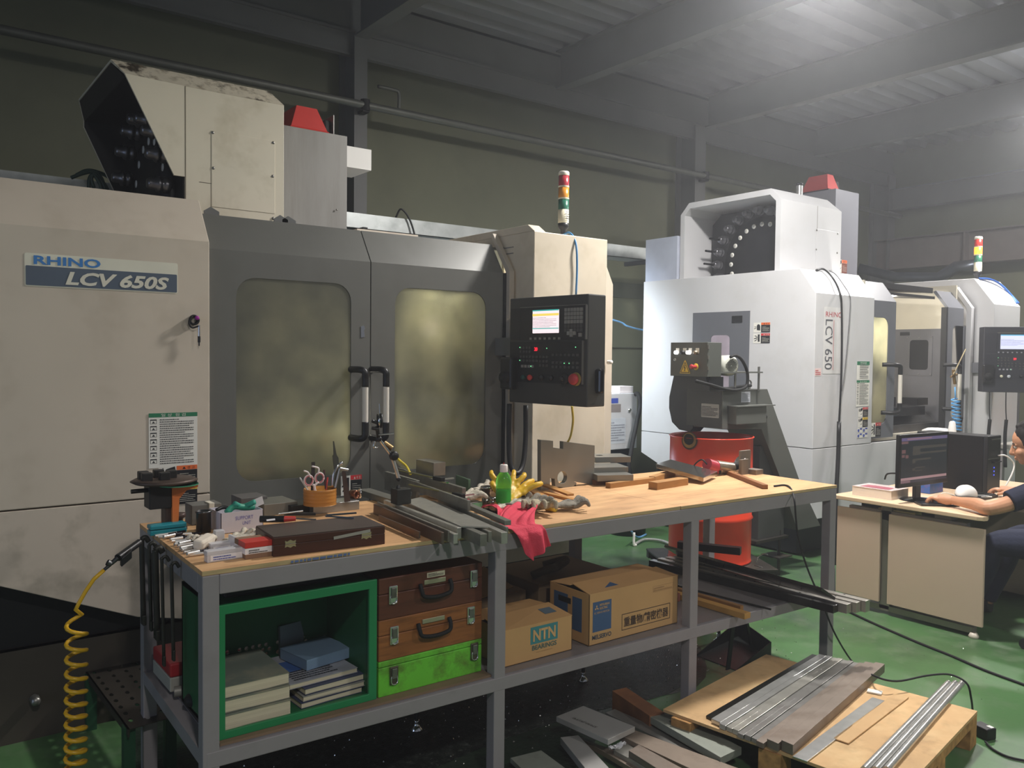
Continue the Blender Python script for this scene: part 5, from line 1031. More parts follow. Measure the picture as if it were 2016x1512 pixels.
# ================= under the bench =================
SH=.432; S2=.4245
crg=mat('crate_green','#1b6039',.45,0,.1,6,dirt=('#0f3f28',.6,6))
g=thing('green_plastic_crate',(1.09,2.75,SH),'dark green perforated plastic crate lying on its side, open to the front, full of books','crate')
cx0,cx1,cy0,cy1,cz0,cz1=.815,1.352,2.555,2.93,SH,.843
b=MB(); t=.012
holes=[]
for bx in (.10,.24,.38):
    for bz in (.12,.30):
        for i in range(5):
            for j in range(3): holes.append(circ(.0082,bx-.045+i*.024+(j%2)*.012,bz+(j-1)*.018,8))
MB().slab((cx0,cy1-t,cz0),X_,Z_,[(0,0),(cx1-cx0,0),(cx1-cx0,cz1-cz0),(0,cz1-cz0)],t,holes).build('perforated_bottom',crg,g)
MB().box((cx0,cy0,cz0),(cx1,cy1,cz0+t)).box((cx0,cy0,cz1-t),(cx1,cy1,cz1)).box((cx0,cy0,cz0),(cx0+t,cy1,cz1)).box((cx1-t,cy0,cz0),(cx1,cy1,cz1)).build('walls',crg,g)
MB().slab((cx0,cy0-.002,cz0),X_,Z_,[(-.006,0),(cx1-cx0+.006,0),(cx1-cx0+.006,cz1-cz0+.006),(-.006,cz1-cz0+.006)],.012,[[(.024,.024),(cx1-cx0-.024,.024),(cx1-cx0-.024,cz1-cz0-.024),(.024,cz1-cz0-.024)]]).build('rim',mat('crate_green_rim','#23804d',.4,0,.06),g,bev=.002)
MB().bbox((.86,2.62,.849),(1.33,3.0,.888),.006).build('black_tool_tray',mat('dark_tray','#26282a',.4,.2,.2,9),None,label='flat black tray lying on top of the green crate under the bench top',cat='tray')
# books
pagem=mat('page_edges','#cfc5ab',.8,0,.1,4,stretch=(1,1,60),dirt=('#a8997a',.5,6)); cvr=mat('book_cover','#71796f',.5,0,.15,5,dirt=('#a59c84',.7,5))
def book(x0,y0,w,d,z,h,lab,cm,rz=0,pm=pagem,wob=0):
    g=thing('book',(x0+w/2,y0+d/2,z),lab,'book'); u=V((math.cos(rz),math.sin(rz),0)); v_=V((-math.sin(rz),math.cos(rz),0)); a=V((x0,y0,z)); nx=10
    def s(q,t_): # wavy page block
        return 
    b=MB(); 
    for k_ in range(nx):
        xa=w*k_/nx; xb=w*(k_+1)/nx; f=lambda x: wob*math.sin(x/w*5+z*40)
        b.hexa([a+u*xa+Z_*(.0015+f(xa)),a+u*xb+Z_*(.0015+f(xb)),a+u*xb+v_*d+Z_*(.0015+f(xb)),a+u*xa+v_*d+Z_*(.0015+f(xa))],[a+u*xa+Z_*(h-.0015+f(xa)),a+u*xb+Z_*(h-.0015+f(xb)),a+u*xb+v_*d+Z_*(h-.0015+f(xb)),a+u*xa+v_*d+Z_*(h-.0015+f(xa))])
    b.build('pages',pm,g)
    MB().obox(a+u*w/2+v_*d/2+Z_*(h-.0005+wob*.3),u,v_,Z_,w/2+.002,d/2+.002,.0008).obox(a+u*w/2+v_*d/2+Z_*.0005,u,v_,Z_,w/2+.002,d/2+.002,.0008).build('covers',cm,g); return g
z=SH+.013
for i,(h,lab) in enumerate(((.046,'thick old book at the bottom of the left stack in the green crate'),(.040,'thick old book in the middle of the left stack in the green crate'),(.036,'thick old book on top of the left stack in the green crate'))):
    book(.835-.002*i,2.585+.012*i,.225+.004*i,.27,z,h,lab,cvr,0,wob=.001); z+=h+.003
z=SH+.013
grc=[mat('mag_cover_a','#54565f',.5),mat('mag_cover_b','#3d4460',.5),mat('mag_cover_c','#8f8f8c',.5)]
for i,(h,rz,lab) in enumerate(((.018,.05,'bottom magazine of the right stack in the green crate'),(.016,.03,'second magazine from the bottom in the right stack in the crate'),(.020,.06,'third magazine, with dark blue cover, in the right stack in the crate'))):
    book(1.105+.008*i,2.60+.003*i,.225,.25,z,h,lab,grc[(i+1)%3 if i<2 else 1],rz,wob=.0008); z+=h+.003
zt_=z
g=book(1.075,2.625,.25,.27,z,.016,'crumpled catalogue with printed cover and curled edge topping the right stack',mat('printed_cover','#9b9ca3',.35,0,.15,20),.05)
lines((1.10,2.64,z+.0175),V((1,.05,0)),V((-.05,1,0)),.16,.09,5,ink,g); MB().slab((1.08,2.72,z+.0165),V((1,.05,0)),V((-.05,1,0)),[(0,0),(.09,0),(.09,.11),(0,.11)],.0006).build('blue_print',mat('print_blue','#3f5f9a',.4),g)
bx=mat('blue_tin','#7f99b4',.35,.2,.08,4); z+=.0185
g=thing('flat_blue_box',(1.26,2.8,z),'flat pale blue metal box lying on the catalogue in the green crate','box'); MB().obox((1.245,2.80,z+.018),(.98,.17,0),(-.17,.98,0),Z_,.095,.085,.018,b=.002).build('box_body',bx,g); MB().obox((1.245,2.80,z+.037),(.98,.17,0),(-.17,.98,0),Z_,.0955,.0855,.0012).build('lid_edge',bx,g)
MB().slab((1.15,2.895,z),V((.97,.2,0)).normalized(),V((0,.05,1)).normalized(),[(0,0),(.10,0),(.10,.105),(0,.105)],.012).build('grey_panel',mat('pale_panel','#8d97a0',.4,.3,.08),None,label='small pale grey panel standing behind the flat blue box',cat='panel')  # plain small panel standing upright, not a lid
# tool cases
mah=mat('mahogany','#5d3424',.45,0,.2,4,stretch=(1,1,8),dirt=('#35201a',.5,5)); oak=mat('worn_brown_wood','#915a2e',.5,0,.2,4,stretch=(1,1,8),dirt=('#4b2f1c',.8,5)); lime=mat('lime_paint','#6cc63a',.45,0,.06,6,dirt=('#59482a',.9,9,'#3f5c22',.5,14))
def latch(par,x,z,y,m=chrome,s=1):
    l=MB().obox((x,y-.003,z),X_,Z_,Y_,.017*s,.032*s,.003,b=.003).build('latch',m,par); MB().obox((x,y-.008,z+.008*s),X_,Z_,Y_,.010*s,.018*s,.003,b=.002).build('lever',steeld,l); MB().tube([(x-.011*s,y-.006,z),(x-.012*s,y-.008,z-.024*s),(x,y-.009,z-.03*s),(x+.012*s,y-.008,z-.024*s),(x+.011*s,y-.006,z)],.0022,sub=3).build('hoop',chrome,l)
def hand(par,x,z,y,w):
    MB().obox((x,y-.003,z),X_,Z_,Y_,w*.36,.008,.002,b=.001).build('handle_plate',mat('brassy','#b9b098',.35,.7),par)
    MB().tube([(x-w/2,y-.006,z-.002),(x-w/2,y-.018,z-.025),(x-w*.42,y-.022,z-.045),(x,y-.024,z-.052),(x+w*.42,y-.022,z-.045),(x+w/2,y-.018,z-.025),(x+w/2,y-.006,z-.002)],.0075,n=8).build('carry_handle',blackm,par)
def wcase(nm,z0,z1,m,lab,seamz,d=.32,x0=1.366,x1=1.80,yf=2.556):
    g=thing(nm,((x0+x1)/2,yf+d/2,z0),lab,'case')
    MB().bbox((x0,yf,z0),(x1,yf+d,seamz-.0008),.003).build('case_body',m,g); MB().bbox((x0,yf,seamz+.0008),(x1,yf+d,z1),.003).build('lid',m,g); return g
yf=2.556
g=wcase('green_steel_toolbox',SH,.556,lime,'bright lime green steel toolbox at the bottom of the case stack',.535); 
for x in (1.425,1.765): latch(g,x,.515 if x>1.5 else .50,yf,mat('rusty_latch','#5d574a',.4,.7,.2),1.0)
g=wcase('brown_wooden_tool_case',.557,.700,oak,'worn light brown wooden case in the middle of the case stack',.645)
for x in (1.425,1.748): latch(g,x,.642 if x<1.5 else .655,yf)
hand(g,1.585,.668,yf,.13)
g=wcase('mahogany_tool_case',.701,.846,mah,'dark reddish wooden tool case on top of the case stack',.79,d=.36)
for x in (1.42,1.760): latch(g,x,.785 if x<1.5 else .79,yf)
hand(g,1.59,.808,yf,.125); s_=decal((1.558,yf-.0005,.822),X_,Z_,.075,.018,mat('paper_tag','#cfc6ac',.6),g,'paper_tag'); lines((1.562,yf-.0015,.825),X_,Z_,.065,.012,3,ink,s_)
# cardboard boxes
kraft=mat('kraft_card','#c39a66',.75,0,.06,5,bump=.03); kraftd=mat('kraft_dark','#a98459',.75,0,.08,5)
def carton(nm,x0,x1,y0,y1,z0,z1,lab,gap=.01):
    g=thing(nm,((x0+x1)/2,(y0+y1)/2,z0),lab,'carton'); t=.004
    b=MB().box((x0,y0,z0),(x1,y0+t,z1)).box((x0,y1-t,z0),(x1,y1,z1)).box((x0,y0,z0),(x0+t,y1,z1)).box((x1-t,y0,z0),(x1,y1,z1)).box((x0,y0,z0),(x1,y1,z0+t)); b.build('carton_body',kraft,g,bev=.001); return g
def flap(g,a,b_,c,d,nm='flap',m=None):
    q=[V(a),V(b_),V(c),V(d)]; n=(q[1]-q[0]).cross(q[3]-q[0]).normalized()*.003
    return MB().hexa([p-n for p in q],q).build(nm,m or kraft,g)
g=carton('bearing_carton',1.898,2.244,2.548,2.83,S2,.566,'small brown carton with a teal printed block on its front, on the bench shelf')
flap(g,(1.898,2.548,.567),(2.244,2.548,.567),(2.235,2.69,.588),(1.905,2.688,.578)); flap(g,(1.905,2.705,.570),(2.235,2.700,.580),(2.244,2.83,.567),(1.898,2.83,.567))
teal=mat('print_teal','#3f8488',.6); 
o=V((2.028,2.5475,.487)); MB().slab(o,X_,Z_,[(0,0),(.139,0),(.139,.068),(0,.068)],.0008).build('logo_block',teal,g)
text('NTN',(2.040,2.5468,.497),X_,Z_,.115,.047,mat('kraft_letters','#cfa772',.7),g,'logo_letters',bold=.03)
text('BEARINGS',(2.036,2.547,.463),X_,Z_,.125,.019,mat('print_darkteal','#4c6862',.7),g,'lettering',bold=.02); text('www.ntn-global.com',(2.056,2.547,.449),X_,Z_,.085,.007,kraftd,g)
MB().slab((2.145,2.60,.5765),X_,V((0,1,.13)).normalized(),[(0,0),(.06,0),(.06,.05),(0,.05)],.0006).build('top_print',mat('print_greyblue','#5d6f7c',.7),g)
mx0,mx1,my0,my1=2.325,2.862,2.535,2.79
g=carton('servo_motor_carton',mx0,mx1,my0,my1,S2,.640,'large brown carton with a blue printed panel and boxed black characters on the shelf')
flap(g,(mx0,my0,.641),(mx1,my0,.641),(mx1-.01,my0+.125,.655),(mx0+.01,my0+.12,.660)); flap(g,(mx0+.01,my0+.135,.650),(mx1-.01,my0+.13,.648),(mx1,my1,.641),(mx0,my1,.641))
blu=mat('print_blue2','#3c5a80',.6)
MB().slab((2.345,my0-.0008,.478),X_,Z_,[(0,0),(.105,0),(.105,.125),(0,.125)],.0008).build('blue_panel',blu,g)
kl=mat('kraft_letters','')
b=MB(); c=V((2.365,my0-.0022,.578))
for a in (90,210,330):
    d=V((math.cos(R(a)),0,math.sin(R(a)))); s_=V((-d.z,0,d.x)); b.add([c,c+d*.0065+s_*.0038,c+d*.013,c+d*.0065-s_*.0038],[[0,1,2,3]])
b.build('three_diamond_mark',kl,g,fix=False)
text('MITSUBISHI',(2.382,my0-.0015,.583),X_,Z_,.055,.0095,kl,g,bold=.02); text('ELECTRIC',(2.382,my0-.0015,.569),X_,Z_,.045,.0095,kl,g,bold=.02); text('AC SERVO MOTOR',(2.350,my0-.0015,.553),X_,Z_,.088,.008,kl,g)
text('MELSERVO',(2.343,my0-.0008,.447),X_,Z_,.108,.019,mat('print_darkblue','#3d4c5c',.7),g,bold=.02)
text('重量物/精密機器',(2.525,my0-.0008,.468),X_,Z_,.275,.042,mat('print_brown','#4b3a2c',.7),g,bold=.02)
MB().slab((2.512,my0-.0006,.455),X_,Z_,[(0,0),(.30,0),(.30,.07),(0,.07)],.0004,[[(.003,.003),(.297,.003),(.297,.067),(.003,.067)]]).build('print_frame',mat('print_brown',''),g)
MB().slab((2.70,my0-.0006,.588),X_,Z_,[(0,0),(.13,0),(.13,.026),(0,.026)],.0004,[[(.001,.001),(.129,.001),(.129,.025),(.001,.025)]]).build('stamp_frame',kraftd,g)
lines((2.705,my0-.0008,.59),X_,Z_,.115,.02,2,kraftd,g)
MB().slab((mx0-.0008,my1-.03,.50),(0,-1,0),Z_,[(0,0),(.09,0),(.09,.11),(0,.11)],.0006).build('side_panel',blu,g); MB().slab((mx0-.0008,my1-.15,.47),(0,-1,0),Z_,[(0,0),(.06,0),(.06,.14),(0,.14)],.0006).build('side_panel',blu,g); MB().obox((mx0-.001,my1-.10,.585),Y_,Z_,X_,.04,.012,.001,b=.0008).build('hand_hole',blackm,g)
MB().slab((2.43,my0+.03,.6445),X_,V((0,1,.14)).normalized(),[(0,0),(.09,0),(.07,.06),(.01,.06)],.0006).build('top_print',blu,g)
# odds and ends behind the cartons
c1=mat('scrap_card','#8a7350',.8,0,.1); 
MB().slab((1.99,2.86,.60),V((.9,.25,0)).normalized(),V((-.2,.75,.35)).normalized(),[(0,0),(.25,0),(.23,.17),(.02,.15)],.004).build('cardboard_sheet',c1,None,label='loose piece of cardboard lying behind the bearing carton',cat='cardboard')
MB().bbox((1.93,2.90,S2),(2.28,3.22,.585),.004).build('brown_carton',mat('scrap_card2','#6d5a42',.8,0,.1),None,label='open dark brown carton full of scrap behind the bearing carton',cat='carton')
MB().bbox((2.32,2.86,S2),(2.78,3.24,.61),.004).build('brown_carton',mat('scrap_card2',''),None,label='dark brown carton behind the servo motor carton',cat='carton')
MB().tube([(2.35,2.95,.625),(2.42,2.92,.65),(2.50,2.96,.64),(2.58,2.98,.66),(2.5,3.05,.63)],.02,n=8).build('dirty_rag',mat('dirty_rag','#4a433b',.9,0,.2,12),None,label='dirty brown rag heaped on the dark carton behind the servo carton',cat='rag')
g=thing('red_capped_tin',(1.93,2.83,.60),'small dark teal pot with a red lid beside the bench leg','pot'); MB().lathe([(0,0),(.045,0),(.04,.07),(0,.07)],(1.93,2.875,.588)).build('pot',mat('dark_teal','#3c5658',.5),g); MB().lathe([(0,.085),(.03,.083),(.034,.07),(0,.07)],(1.93,2.875,.588)).build('lid',red,g)
for i,(x,y,z,l) in enumerate(((2.18,3.0,.595,'thin yellow pencil-like stick on the scrap carton'),)):
    MB().rod((x,y,z),(x+.03,y-.03,z-.003),.003).build('yellow_stick',mat('socket_yellow',''),None,label=l,cat='stick')
# bars on the right part of the shelf, lying front to back
drk=mat('oiled_plate','#3d3c3a',.22,.8,.2,8,dirt=('#6f6a62',.4,5)); 
def ybar(name,x0,x1,y0,y1,z0,z1,m,lab,rz=0,cat='steel bar',holes=0,grp=None):
    c=V(((x0+x1)/2,(y0+y1)/2,(z0+z1)/2)); u=V((math.cos(rz),math.sin(rz),0)); v_=V((-math.sin(rz),math.cos(rz),0))
    g=MB().obox(c,u,v_,Z_,(x1-x0)/2,(y1-y0)/2,(z1-z0)/2,b=.001).build(name,m,None,label=lab,cat=cat,group=grp)
    if holes:
        b=MB()
        for i in range(holes): b.lathe([(0,.0006),(.005,.0006),(.005,0)],c+v_*((i+.5)/holes-.5)*(y1-y0)*.9+u*((x1-x0)*.22*(-1)**i)+Z_*(z1-z0)/2,n=10)
        b.build('drilled_hole' if holes==1 else 'drilled_holes',blackm,g)
    return g
gr='drilled steel plates on the right shelf'
al=mat('pale_drilled','#b7b3aa',.35,.8,.1,8,dirt=('#77716a',.5,8))
ybar('steel_plate',3.53,3.575,2.20,3.32,S2+.001,.462,drk,'black oiled plate lowest on the right shelf, its end poking past the front rail',.06,'steel plate',6,gr)
ybar('steel_plate',3.578,3.62,2.16,3.30,S2+.001,.47,al,'pale ended drilled plate next to the black oiled one on the right shelf',.06,'steel plate',8,gr)
ybar('steel_plate',3.625,3.665,2.14,3.28,S2+.001,.475,al,'pale ended drilled plate, second from the right on the shelf',.06,'steel plate',8,gr)
ybar('steel_plate',3.67,3.71,2.12,3.26,S2+.001,.48,al,'pale ended drilled plate, outermost on the right shelf',.06,'steel plate',8,gr)
MB().obox((3.585,2.74,.515),(.06,1,0),(-.85,.05,.5),(.5,0,.85),.52,.062,.007,b=.001).build('leaning_plate',drk,None,label='wide dark oily plate leaning along the pile on the right shelf',cat='steel plate',group=gr)
ybar('angle_iron',3.745,3.80,2.45,3.2,S2+.001,.455,mat('angle_dark','#5a5250',.4,.6,.15),'dark angle iron at the right side of the shelf pile',.10,'angle iron')
ybar('channel_piece',3.70,3.75,2.9,3.25,.53,.57,mat('channel_brown','#3a3030',.5,.5),'short dark brown channel lying across the pile near the back leg',.5,'channel')
ybar('thin_rod',3.33,3.338,2.40,3.05,S2+.001,S2+.009,drk,'thin black rod lying on the shelf between timber and plates',.10,'rod')
ybar('timber_batten',3.14,3.185,2.385,2.95,S2+.001,.452,mat('shelf_timber','#b08544',.65,0,.2,4),'flat pale timber batten overhanging the shelf front',.02,'timber')
ybar('timber_batten',3.19,3.215,2.45,3.0,S2+.001,.462,mat('shelf_timber2','#8a6234',.65,0,.2,4),'square timber batten behind the flat one on the shelf',.03,'timber')
ybar('wooden_block',3.05,3.12,2.75,2.95,S2+.001,.465,mat('red_brown_wood','#7c4636',.6,0,.2),'short reddish wooden block on the shelf behind the timber battens',.05,'wood block')
MB().tube([(3.60,2.66,.57),(3.58,2.64,.60),(3.60,2.62,.62),(3.61,2.60,.62)],.002).tube([(3.58,2.66,.556),(3.60,2.68,.55),(3.62,2.65,.545),(3.60,2.63,.55),(3.58,2.66,.556)],.0025).build('wire_loop',chrome,None,label='shiny twisted wire ring lying on the dark leaning plate',cat='wire')
# red box and clutter at the left end of the shelf
a=V((.83,3.0,SH)); g=thing('red_case',tuple(a),'red and white case lying at the left end of the shelf behind the hanging wrenches','case')
MB().bbox((.80,3.02,SH+.0),(1.05,3.25,SH+.05),.004).build('case_base',mat('pale_grey_case','#a3a096',.5),g); MB().bbox((.80,3.02,SH+.051),(1.05,3.25,SH+.10),.006).build('lid',mat('deep_red','#9c2329',.4),g)
MB().rod((.80,2.97,SH+.02),(.98,2.93,SH+.02),.018,n=14).build('grey_pipe',mat('grey_pipe','#8d8a82',.5,.3),None,label='short grey pipe lying in front of the red case',cat='pipe')
MB().sphere((.86,2.84,SH+.03),.05,(1.3,.9,.6)).build('black_bag',blackm,None,label='black lump of cloth under the hanging wrenches',cat='bag')
# ================= floor things behind the bench =================
# chip heap: dark swarf under the bench
rr=random.Random(5); b=MB()
for i in range(1500):
    x=rr.gauss(2.6,.9); y=rr.gauss(3.05,.33)
    if not(.8<x<4.6 and 2.55<y<3.85): continue
    s=rr.uniform(.003,.010); a=rr.uniform(0,6.3); q=V((x,y,.003)); b.add([q,q+V((math.cos(a)*s,math.sin(a)*s,.001)),q+V((math.cos(a+.7)*s*.6,math.sin(a+.7)*s*.6,rr.uniform(.002,.007)))],[[0,1,2]])
for i in range(500):
    x=rr.uniform(1.2,6.5); y=rr.uniform(.8,3.9); s=rr.uniform(.002,.007); a=rr.uniform(0,6.3); q=V((x,y,.001)); b.add([q,q+V((math.cos(a)*s,math.sin(a)*s,.001)),q+V((math.cos(a+1)*s,math.sin(a+1)*s,.002))],[[0,1,2]])
b.build('metal_chips',mat('swarf','#cfcdc6',.25,1,.1),None,label='scattered metal chips glinting on the green floor under and around the bench',cat='metal chips',kind='stuff',fix=False)
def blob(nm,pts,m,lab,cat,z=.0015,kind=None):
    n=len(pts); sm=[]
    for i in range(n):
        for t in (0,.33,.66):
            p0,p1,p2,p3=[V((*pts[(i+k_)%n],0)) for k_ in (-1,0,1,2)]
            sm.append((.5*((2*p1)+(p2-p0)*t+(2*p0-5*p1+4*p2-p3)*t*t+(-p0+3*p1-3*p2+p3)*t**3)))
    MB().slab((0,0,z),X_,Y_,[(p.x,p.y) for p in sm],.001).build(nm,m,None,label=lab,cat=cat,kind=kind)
blob('grime_and_shade_patch',[(.9,2.6),(1.5,2.3),(2.2,2.45),(2.7,2.75),(3.2,2.7),(3.55,2.95),(3.75,3.3),(3.6,3.9),(2.4,3.93),(.9,3.93)],mat('grime_and_shade','#243026',.35,0,.35,6,bump=.3,dirt=('#3d5c42',.8,4,'#14170f',.6,9)),'dark greenish patch of grime and painted shade on the floor under the bench','stain',z=.0012,kind='stuff')  # patch paints the shade under the bench along with floor grime
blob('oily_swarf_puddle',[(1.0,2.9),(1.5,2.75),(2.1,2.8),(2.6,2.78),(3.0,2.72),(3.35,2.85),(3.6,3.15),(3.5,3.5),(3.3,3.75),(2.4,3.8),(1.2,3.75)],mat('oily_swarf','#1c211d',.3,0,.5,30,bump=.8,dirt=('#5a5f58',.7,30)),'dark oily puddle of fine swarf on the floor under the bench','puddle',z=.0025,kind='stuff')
# levelling feet of the machine
for i,(p,l) in enumerate(((P(1415,1262,Z=0),'chrome levelling foot standing on the floor right of the third bench leg'),(P(1148,1340,Z=0),'chrome levelling foot glinting under the bench shelf'),(P(820,1437,Z=0),'chrome levelling foot under the left bench bay'))):
    g=thing('levelling_foot',(p.x,p.y,0),l,'levelling foot'); MB().lathe([(0,0),(.028,0),(.029,.006),(.014,.018),(.010,.035),(.012,.045),(0,.045)],(p.x,p.y,0)).build('foot_plate',chrome,g); MB().rod((p.x,p.y,.04),(p.x,p.y,.16),.009).lathe([(.017,.10),(.017,.12),(0,.12)],(p.x,p.y,0),n=6).build('threaded_stud',mat('stud','#4c4c4a',.4,.8),g)
# dustpan
dp=mat('black_sheet','#1d201f',.4,.4,.2,9); A,B,C,D=[P(x,y,Z=0) for x,y in ((1372,1292),(1452,1322),(1518,1300),(1455,1252))]
g=thing('dustpan',tuple((A+C)/2),'black sheet metal dustpan with two upright bars on the floor under the bench','dustpan')
h1=Z_*.085; t=.004
b=MB(); b.hexa([A,B,C,D],[A+Z_*t,B+Z_*t,C+Z_*t,D+Z_*t]); b.build('pan',dp,g)
def wall(b,p,q,hp,hq,t=.004):
    d=(q-p).normalized(); n=V((-d.y,d.x,0))*t; b.hexa([p,q,q+n,p+n],[p+Z_*hp,q+Z_*hq,q+n+Z_*hq,p+n+Z_*hp])
b=MB(); wall(b,B,C,.012,.10); wall(b,C,D,.10,.10); wall(b,D,A,.10,.012); b.build('sides',dp,g)
MB().obox(P(1455,1245,Z=.1)*.5+B*.5+Z_*.03,(B-P(1440,1160,Z=.4)),Y_,X_,.001,.001,.001) 
p1=B+V((-.04,.03,.01)); p2=P(1445,1215,Y=p1.y+.03); MB().obox((p1+p2)/2,p2-p1,X_,Y_,(p2-p1).length/2,.014,.004).build('front_bar',dp,g)
p1=P(1490,1290,Z=.02)+V((.03,.05,0)); p2=P(1470,1222,Y=p1.y); MB().obox((p1+p2)/2,p2-p1,X_,Y_,(p2-p1).length/2,.009,.004).build('rear_bar',dp,g)
# drum on a dolly
DC=V((4.69,3.87,0)); rdr=.29
g=thing('wheeled_dolly',(4.69,3.87,0),'black greasy wheeled dolly carrying the orange-red drum','dolly')
dm=mat('greasy_iron','#34312d',.45,.3,.3,7,dirt=('#5d5542',.6,9))
u=V((.87,-.5,0)); v_=V((.5,.87,0))
MB().obox(DC+Z_*.19,u,v_,Z_,.36,.34,.008,b=.004).build('deck',dm,g)
for sx in (-1,1): MB().obox(DC+v_*sx*.30+Z_*.16,u,v_,Z_,.36,.025,.022).build('side_rail',dm,g)
for sx in (-1,1):
    for sy in (-1,1):
        c=DC+u*sx*.30+v_*sy*.27; w_=MB().rod(c+v_*(-.02)+Z_*.06,c+v_*.02+Z_*.06,.06,n=20).build('caster',dm,g); MB().obox(c+Z_*.125,u,v_,Z_,.035,.03,.012).build('fork',dm,w_)
g=thing('steel_drum',(4.69,3.87,.199),'orange-red open steel drum standing on a dolly between the machines','drum')
drr=mat('drum_red','#e0442c',.32,0,.04,3,dirt=('#a83620',.3,4))
z0=.199; H=.875
prf=[(.27,.0),(rdr,.004),(rdr-.004,.012),(rdr-.006,.03),(rdr-.004,.30),(rdr+.006,.31),(rdr-.004,.325),(rdr-.004,.575),(rdr+.006,.59),(rdr-.004,.605),(rdr-.004,H-.012),(rdr+.005,H-.004),(rdr,H),(rdr-.008,H-.002),(rdr-.012,H-.02),(rdr-.012,.02),(0,.02)]
MB().lathe(prf,DC+Z_*z0,n=56).build('shell',drr,g)
MB().lathe([(0,.78),(.27,.80),(.27,.79)],DC+Z_*z0,n=40).build('chips_inside',mat('dark_chips','#4a4540',.6,.4,.4,30,bump=.5),g)
# scorched opening below the rim: plate set into the wall
pq_=P(1357,866,X=4.5); th=math.atan2(-.96,-.28); c=DC+V((math.cos(R(238))*(rdr-.002),math.sin(R(238))*(rdr-.002),z0+H-.085)); nn=V((math.cos(R(238)),math.sin(R(238)),0)); uu=Z_.cross(nn)
p=P(1357,868,Y=3.64); ang_=math.atan2(p.y-DC.y,p.x-DC.x)
def ondrum(px,py):
    d=P(px,py,Z=1.0)-CP; d=P(px,py,Y=3.6)-CP
    a=d.x**2+d.y**2; bq=2*((CP.x-DC.x)*d.x+(CP.y-DC.y)*d.y); cq=(CP.x-DC.x)**2+(CP.y-DC.y)**2-rdr**2; t=(-bq-math.sqrt(max(bq*bq-4*a*cq,0)))/(2*a); return CP+d*t
c=ondrum(1357,866); nn=(V((c.x,c.y,0))-V((DC.x,DC.y,0))).normalized(); uu=Z_.cross(nn).normalized()
def curved(out,off,nmm,m,holes=()):
    b=MB().slab((0,0,0),X_,Y_,out,0,holes)
    b.v=[ (lambda a_,zz:V((DC.x+(rdr+off)*math.cos(a_),DC.y+(rdr+off)*math.sin(a_),zz)))(math.atan2(nn.y,nn.x)+p.x/rdr,c.z+p.y) for p in b.v]
    return b.build(nmm,m,g)
curved(circ(.062,0,-.005,24),.003,'scorch_ring',mat('scorch','#3f2a1c',.8,0,.3,20)); curved(circ(.052,0,-.003,24),.0045,'burnt_edge',mat('ochre_burn','#8f6b35',.7,0,.3,20)); curved(circ(.038,-.002,.004,24),.006,'hole_shadow_plate',mat('hole_dark','#17130f',.9,0,.2))
# chip conveyor
cg=mat('conveyor_grey','#62645f',.42,.1,.06,3); cgd=mat('conveyor_dark','#4c4e4c',.42,.1,.06,3)
g=thing('chip_conveyor',(5.2,3.9,.0),'grey chip conveyor with inclined neck discharging over the orange-red drum','chip conveyor')
yA,yB=3.705,4.02
b=MB(); b.slab((0,yA,0),X_,Z_,[(4.605,1.132),(5.036,1.113),(5.257,.768),(5.50,.33),(5.80,.33),(5.511,.71),(5.097,1.399),(4.601,1.396)],yB-yA); b.build('conveyor_body',cg,g,bev=.003)
b=MB(); b.slab((0,yA-.0005,0),X_,Z_,[(5.05,.30),(5.15,.30),(5.20,.75),(5.13,.9),(5.05,.9)],.004) 
MB().box((5.09,yA+.05,.30),(5.40,yB-.02,.98)).build('support_leg',cgd,g)
MB().box((5.03,yA+.02,.28),(5.42,yB,.30)).build('foot_flange',dm,g); fp=MB().box((5.28,yA+.0,.14),(5.44,yA+.16,.15)); fp.rod((5.36,yA+.06,.0),(5.36,yA+.06,.34),.012); fp.build('levelling_stud',dm,g)
MB().bbox((4.66,yA-.075,1.165),(4.99,yA,1.29),.003).build('side_cover',cg,g); MB().box((4.65,yA-.09,1.285),(5.07,yA,1.292)).build('cover_lip',cg,g)
c=V((5.08,yA,1.20)); MB().lathe([(0,.012),(.008,.012),(.016,.006),(.018,0)],c,axis=(0,-1,0)).build('black_bolt',black,g)
# drive-side guard with rounded bottom (left, dark)
gd=mat('guard_dark','#3d4043',.45,.1,.06); b=MB()
pts=[(-.20,.44),(-.03,.44),(-.02,.02)]+[(-.02-.13*math.sin(t)-.06,.13-.13*math.cos(t)-.0) for t in [i*math.pi/2/6 for i in range(7)]]+[(-.235,.20)]
b.slab((4.598,4.02,1.115),(0,-1,0),Z_,[(.0,.47),(-.05,.0),(-.02,-.0)],.0) if 0 else None
P_=[(yB+.02,1.60),(yB+.10,1.60),(yB+.17,1.33),(yB+.17,1.25),(yB+.14,1.15),(yB+.07,1.10),(yB-.03,1.09),(yB-.06,1.12),(yB+.0,1.4)]
b.hexa([(4.60,y,z) for y,z in P_],[(4.72,y,z) for y,z in P_]); b.build('chain_guard',gd,g,bev=.003)
MB().box((4.603,yA+.01,1.14),(4.598,yB,1.39)).build('end_panel',cgd,g)
s_=decal((4.597,3.885,1.205),(0,-1,0),Z_,.155,.095,mat('foil_label','#a9a8a5',.35,.4),g,'maker_plate',r=.006); lines((4.5955,3.88,1.215),(0,-1,0),Z_,.14,.07,7,ink,s_,seed=3)
s_=decal((4.80,yA-.001,1.31),X_,Z_,.10,.075,mat('foil_label2','#c9ccd2',.35,.2),g,'maker_plate'); lines((4.806,yA-.0025,1.317),X_,Z_,.085,.06,6,mat('grey_ink','#8b8f99',.6),s_,seed=6)
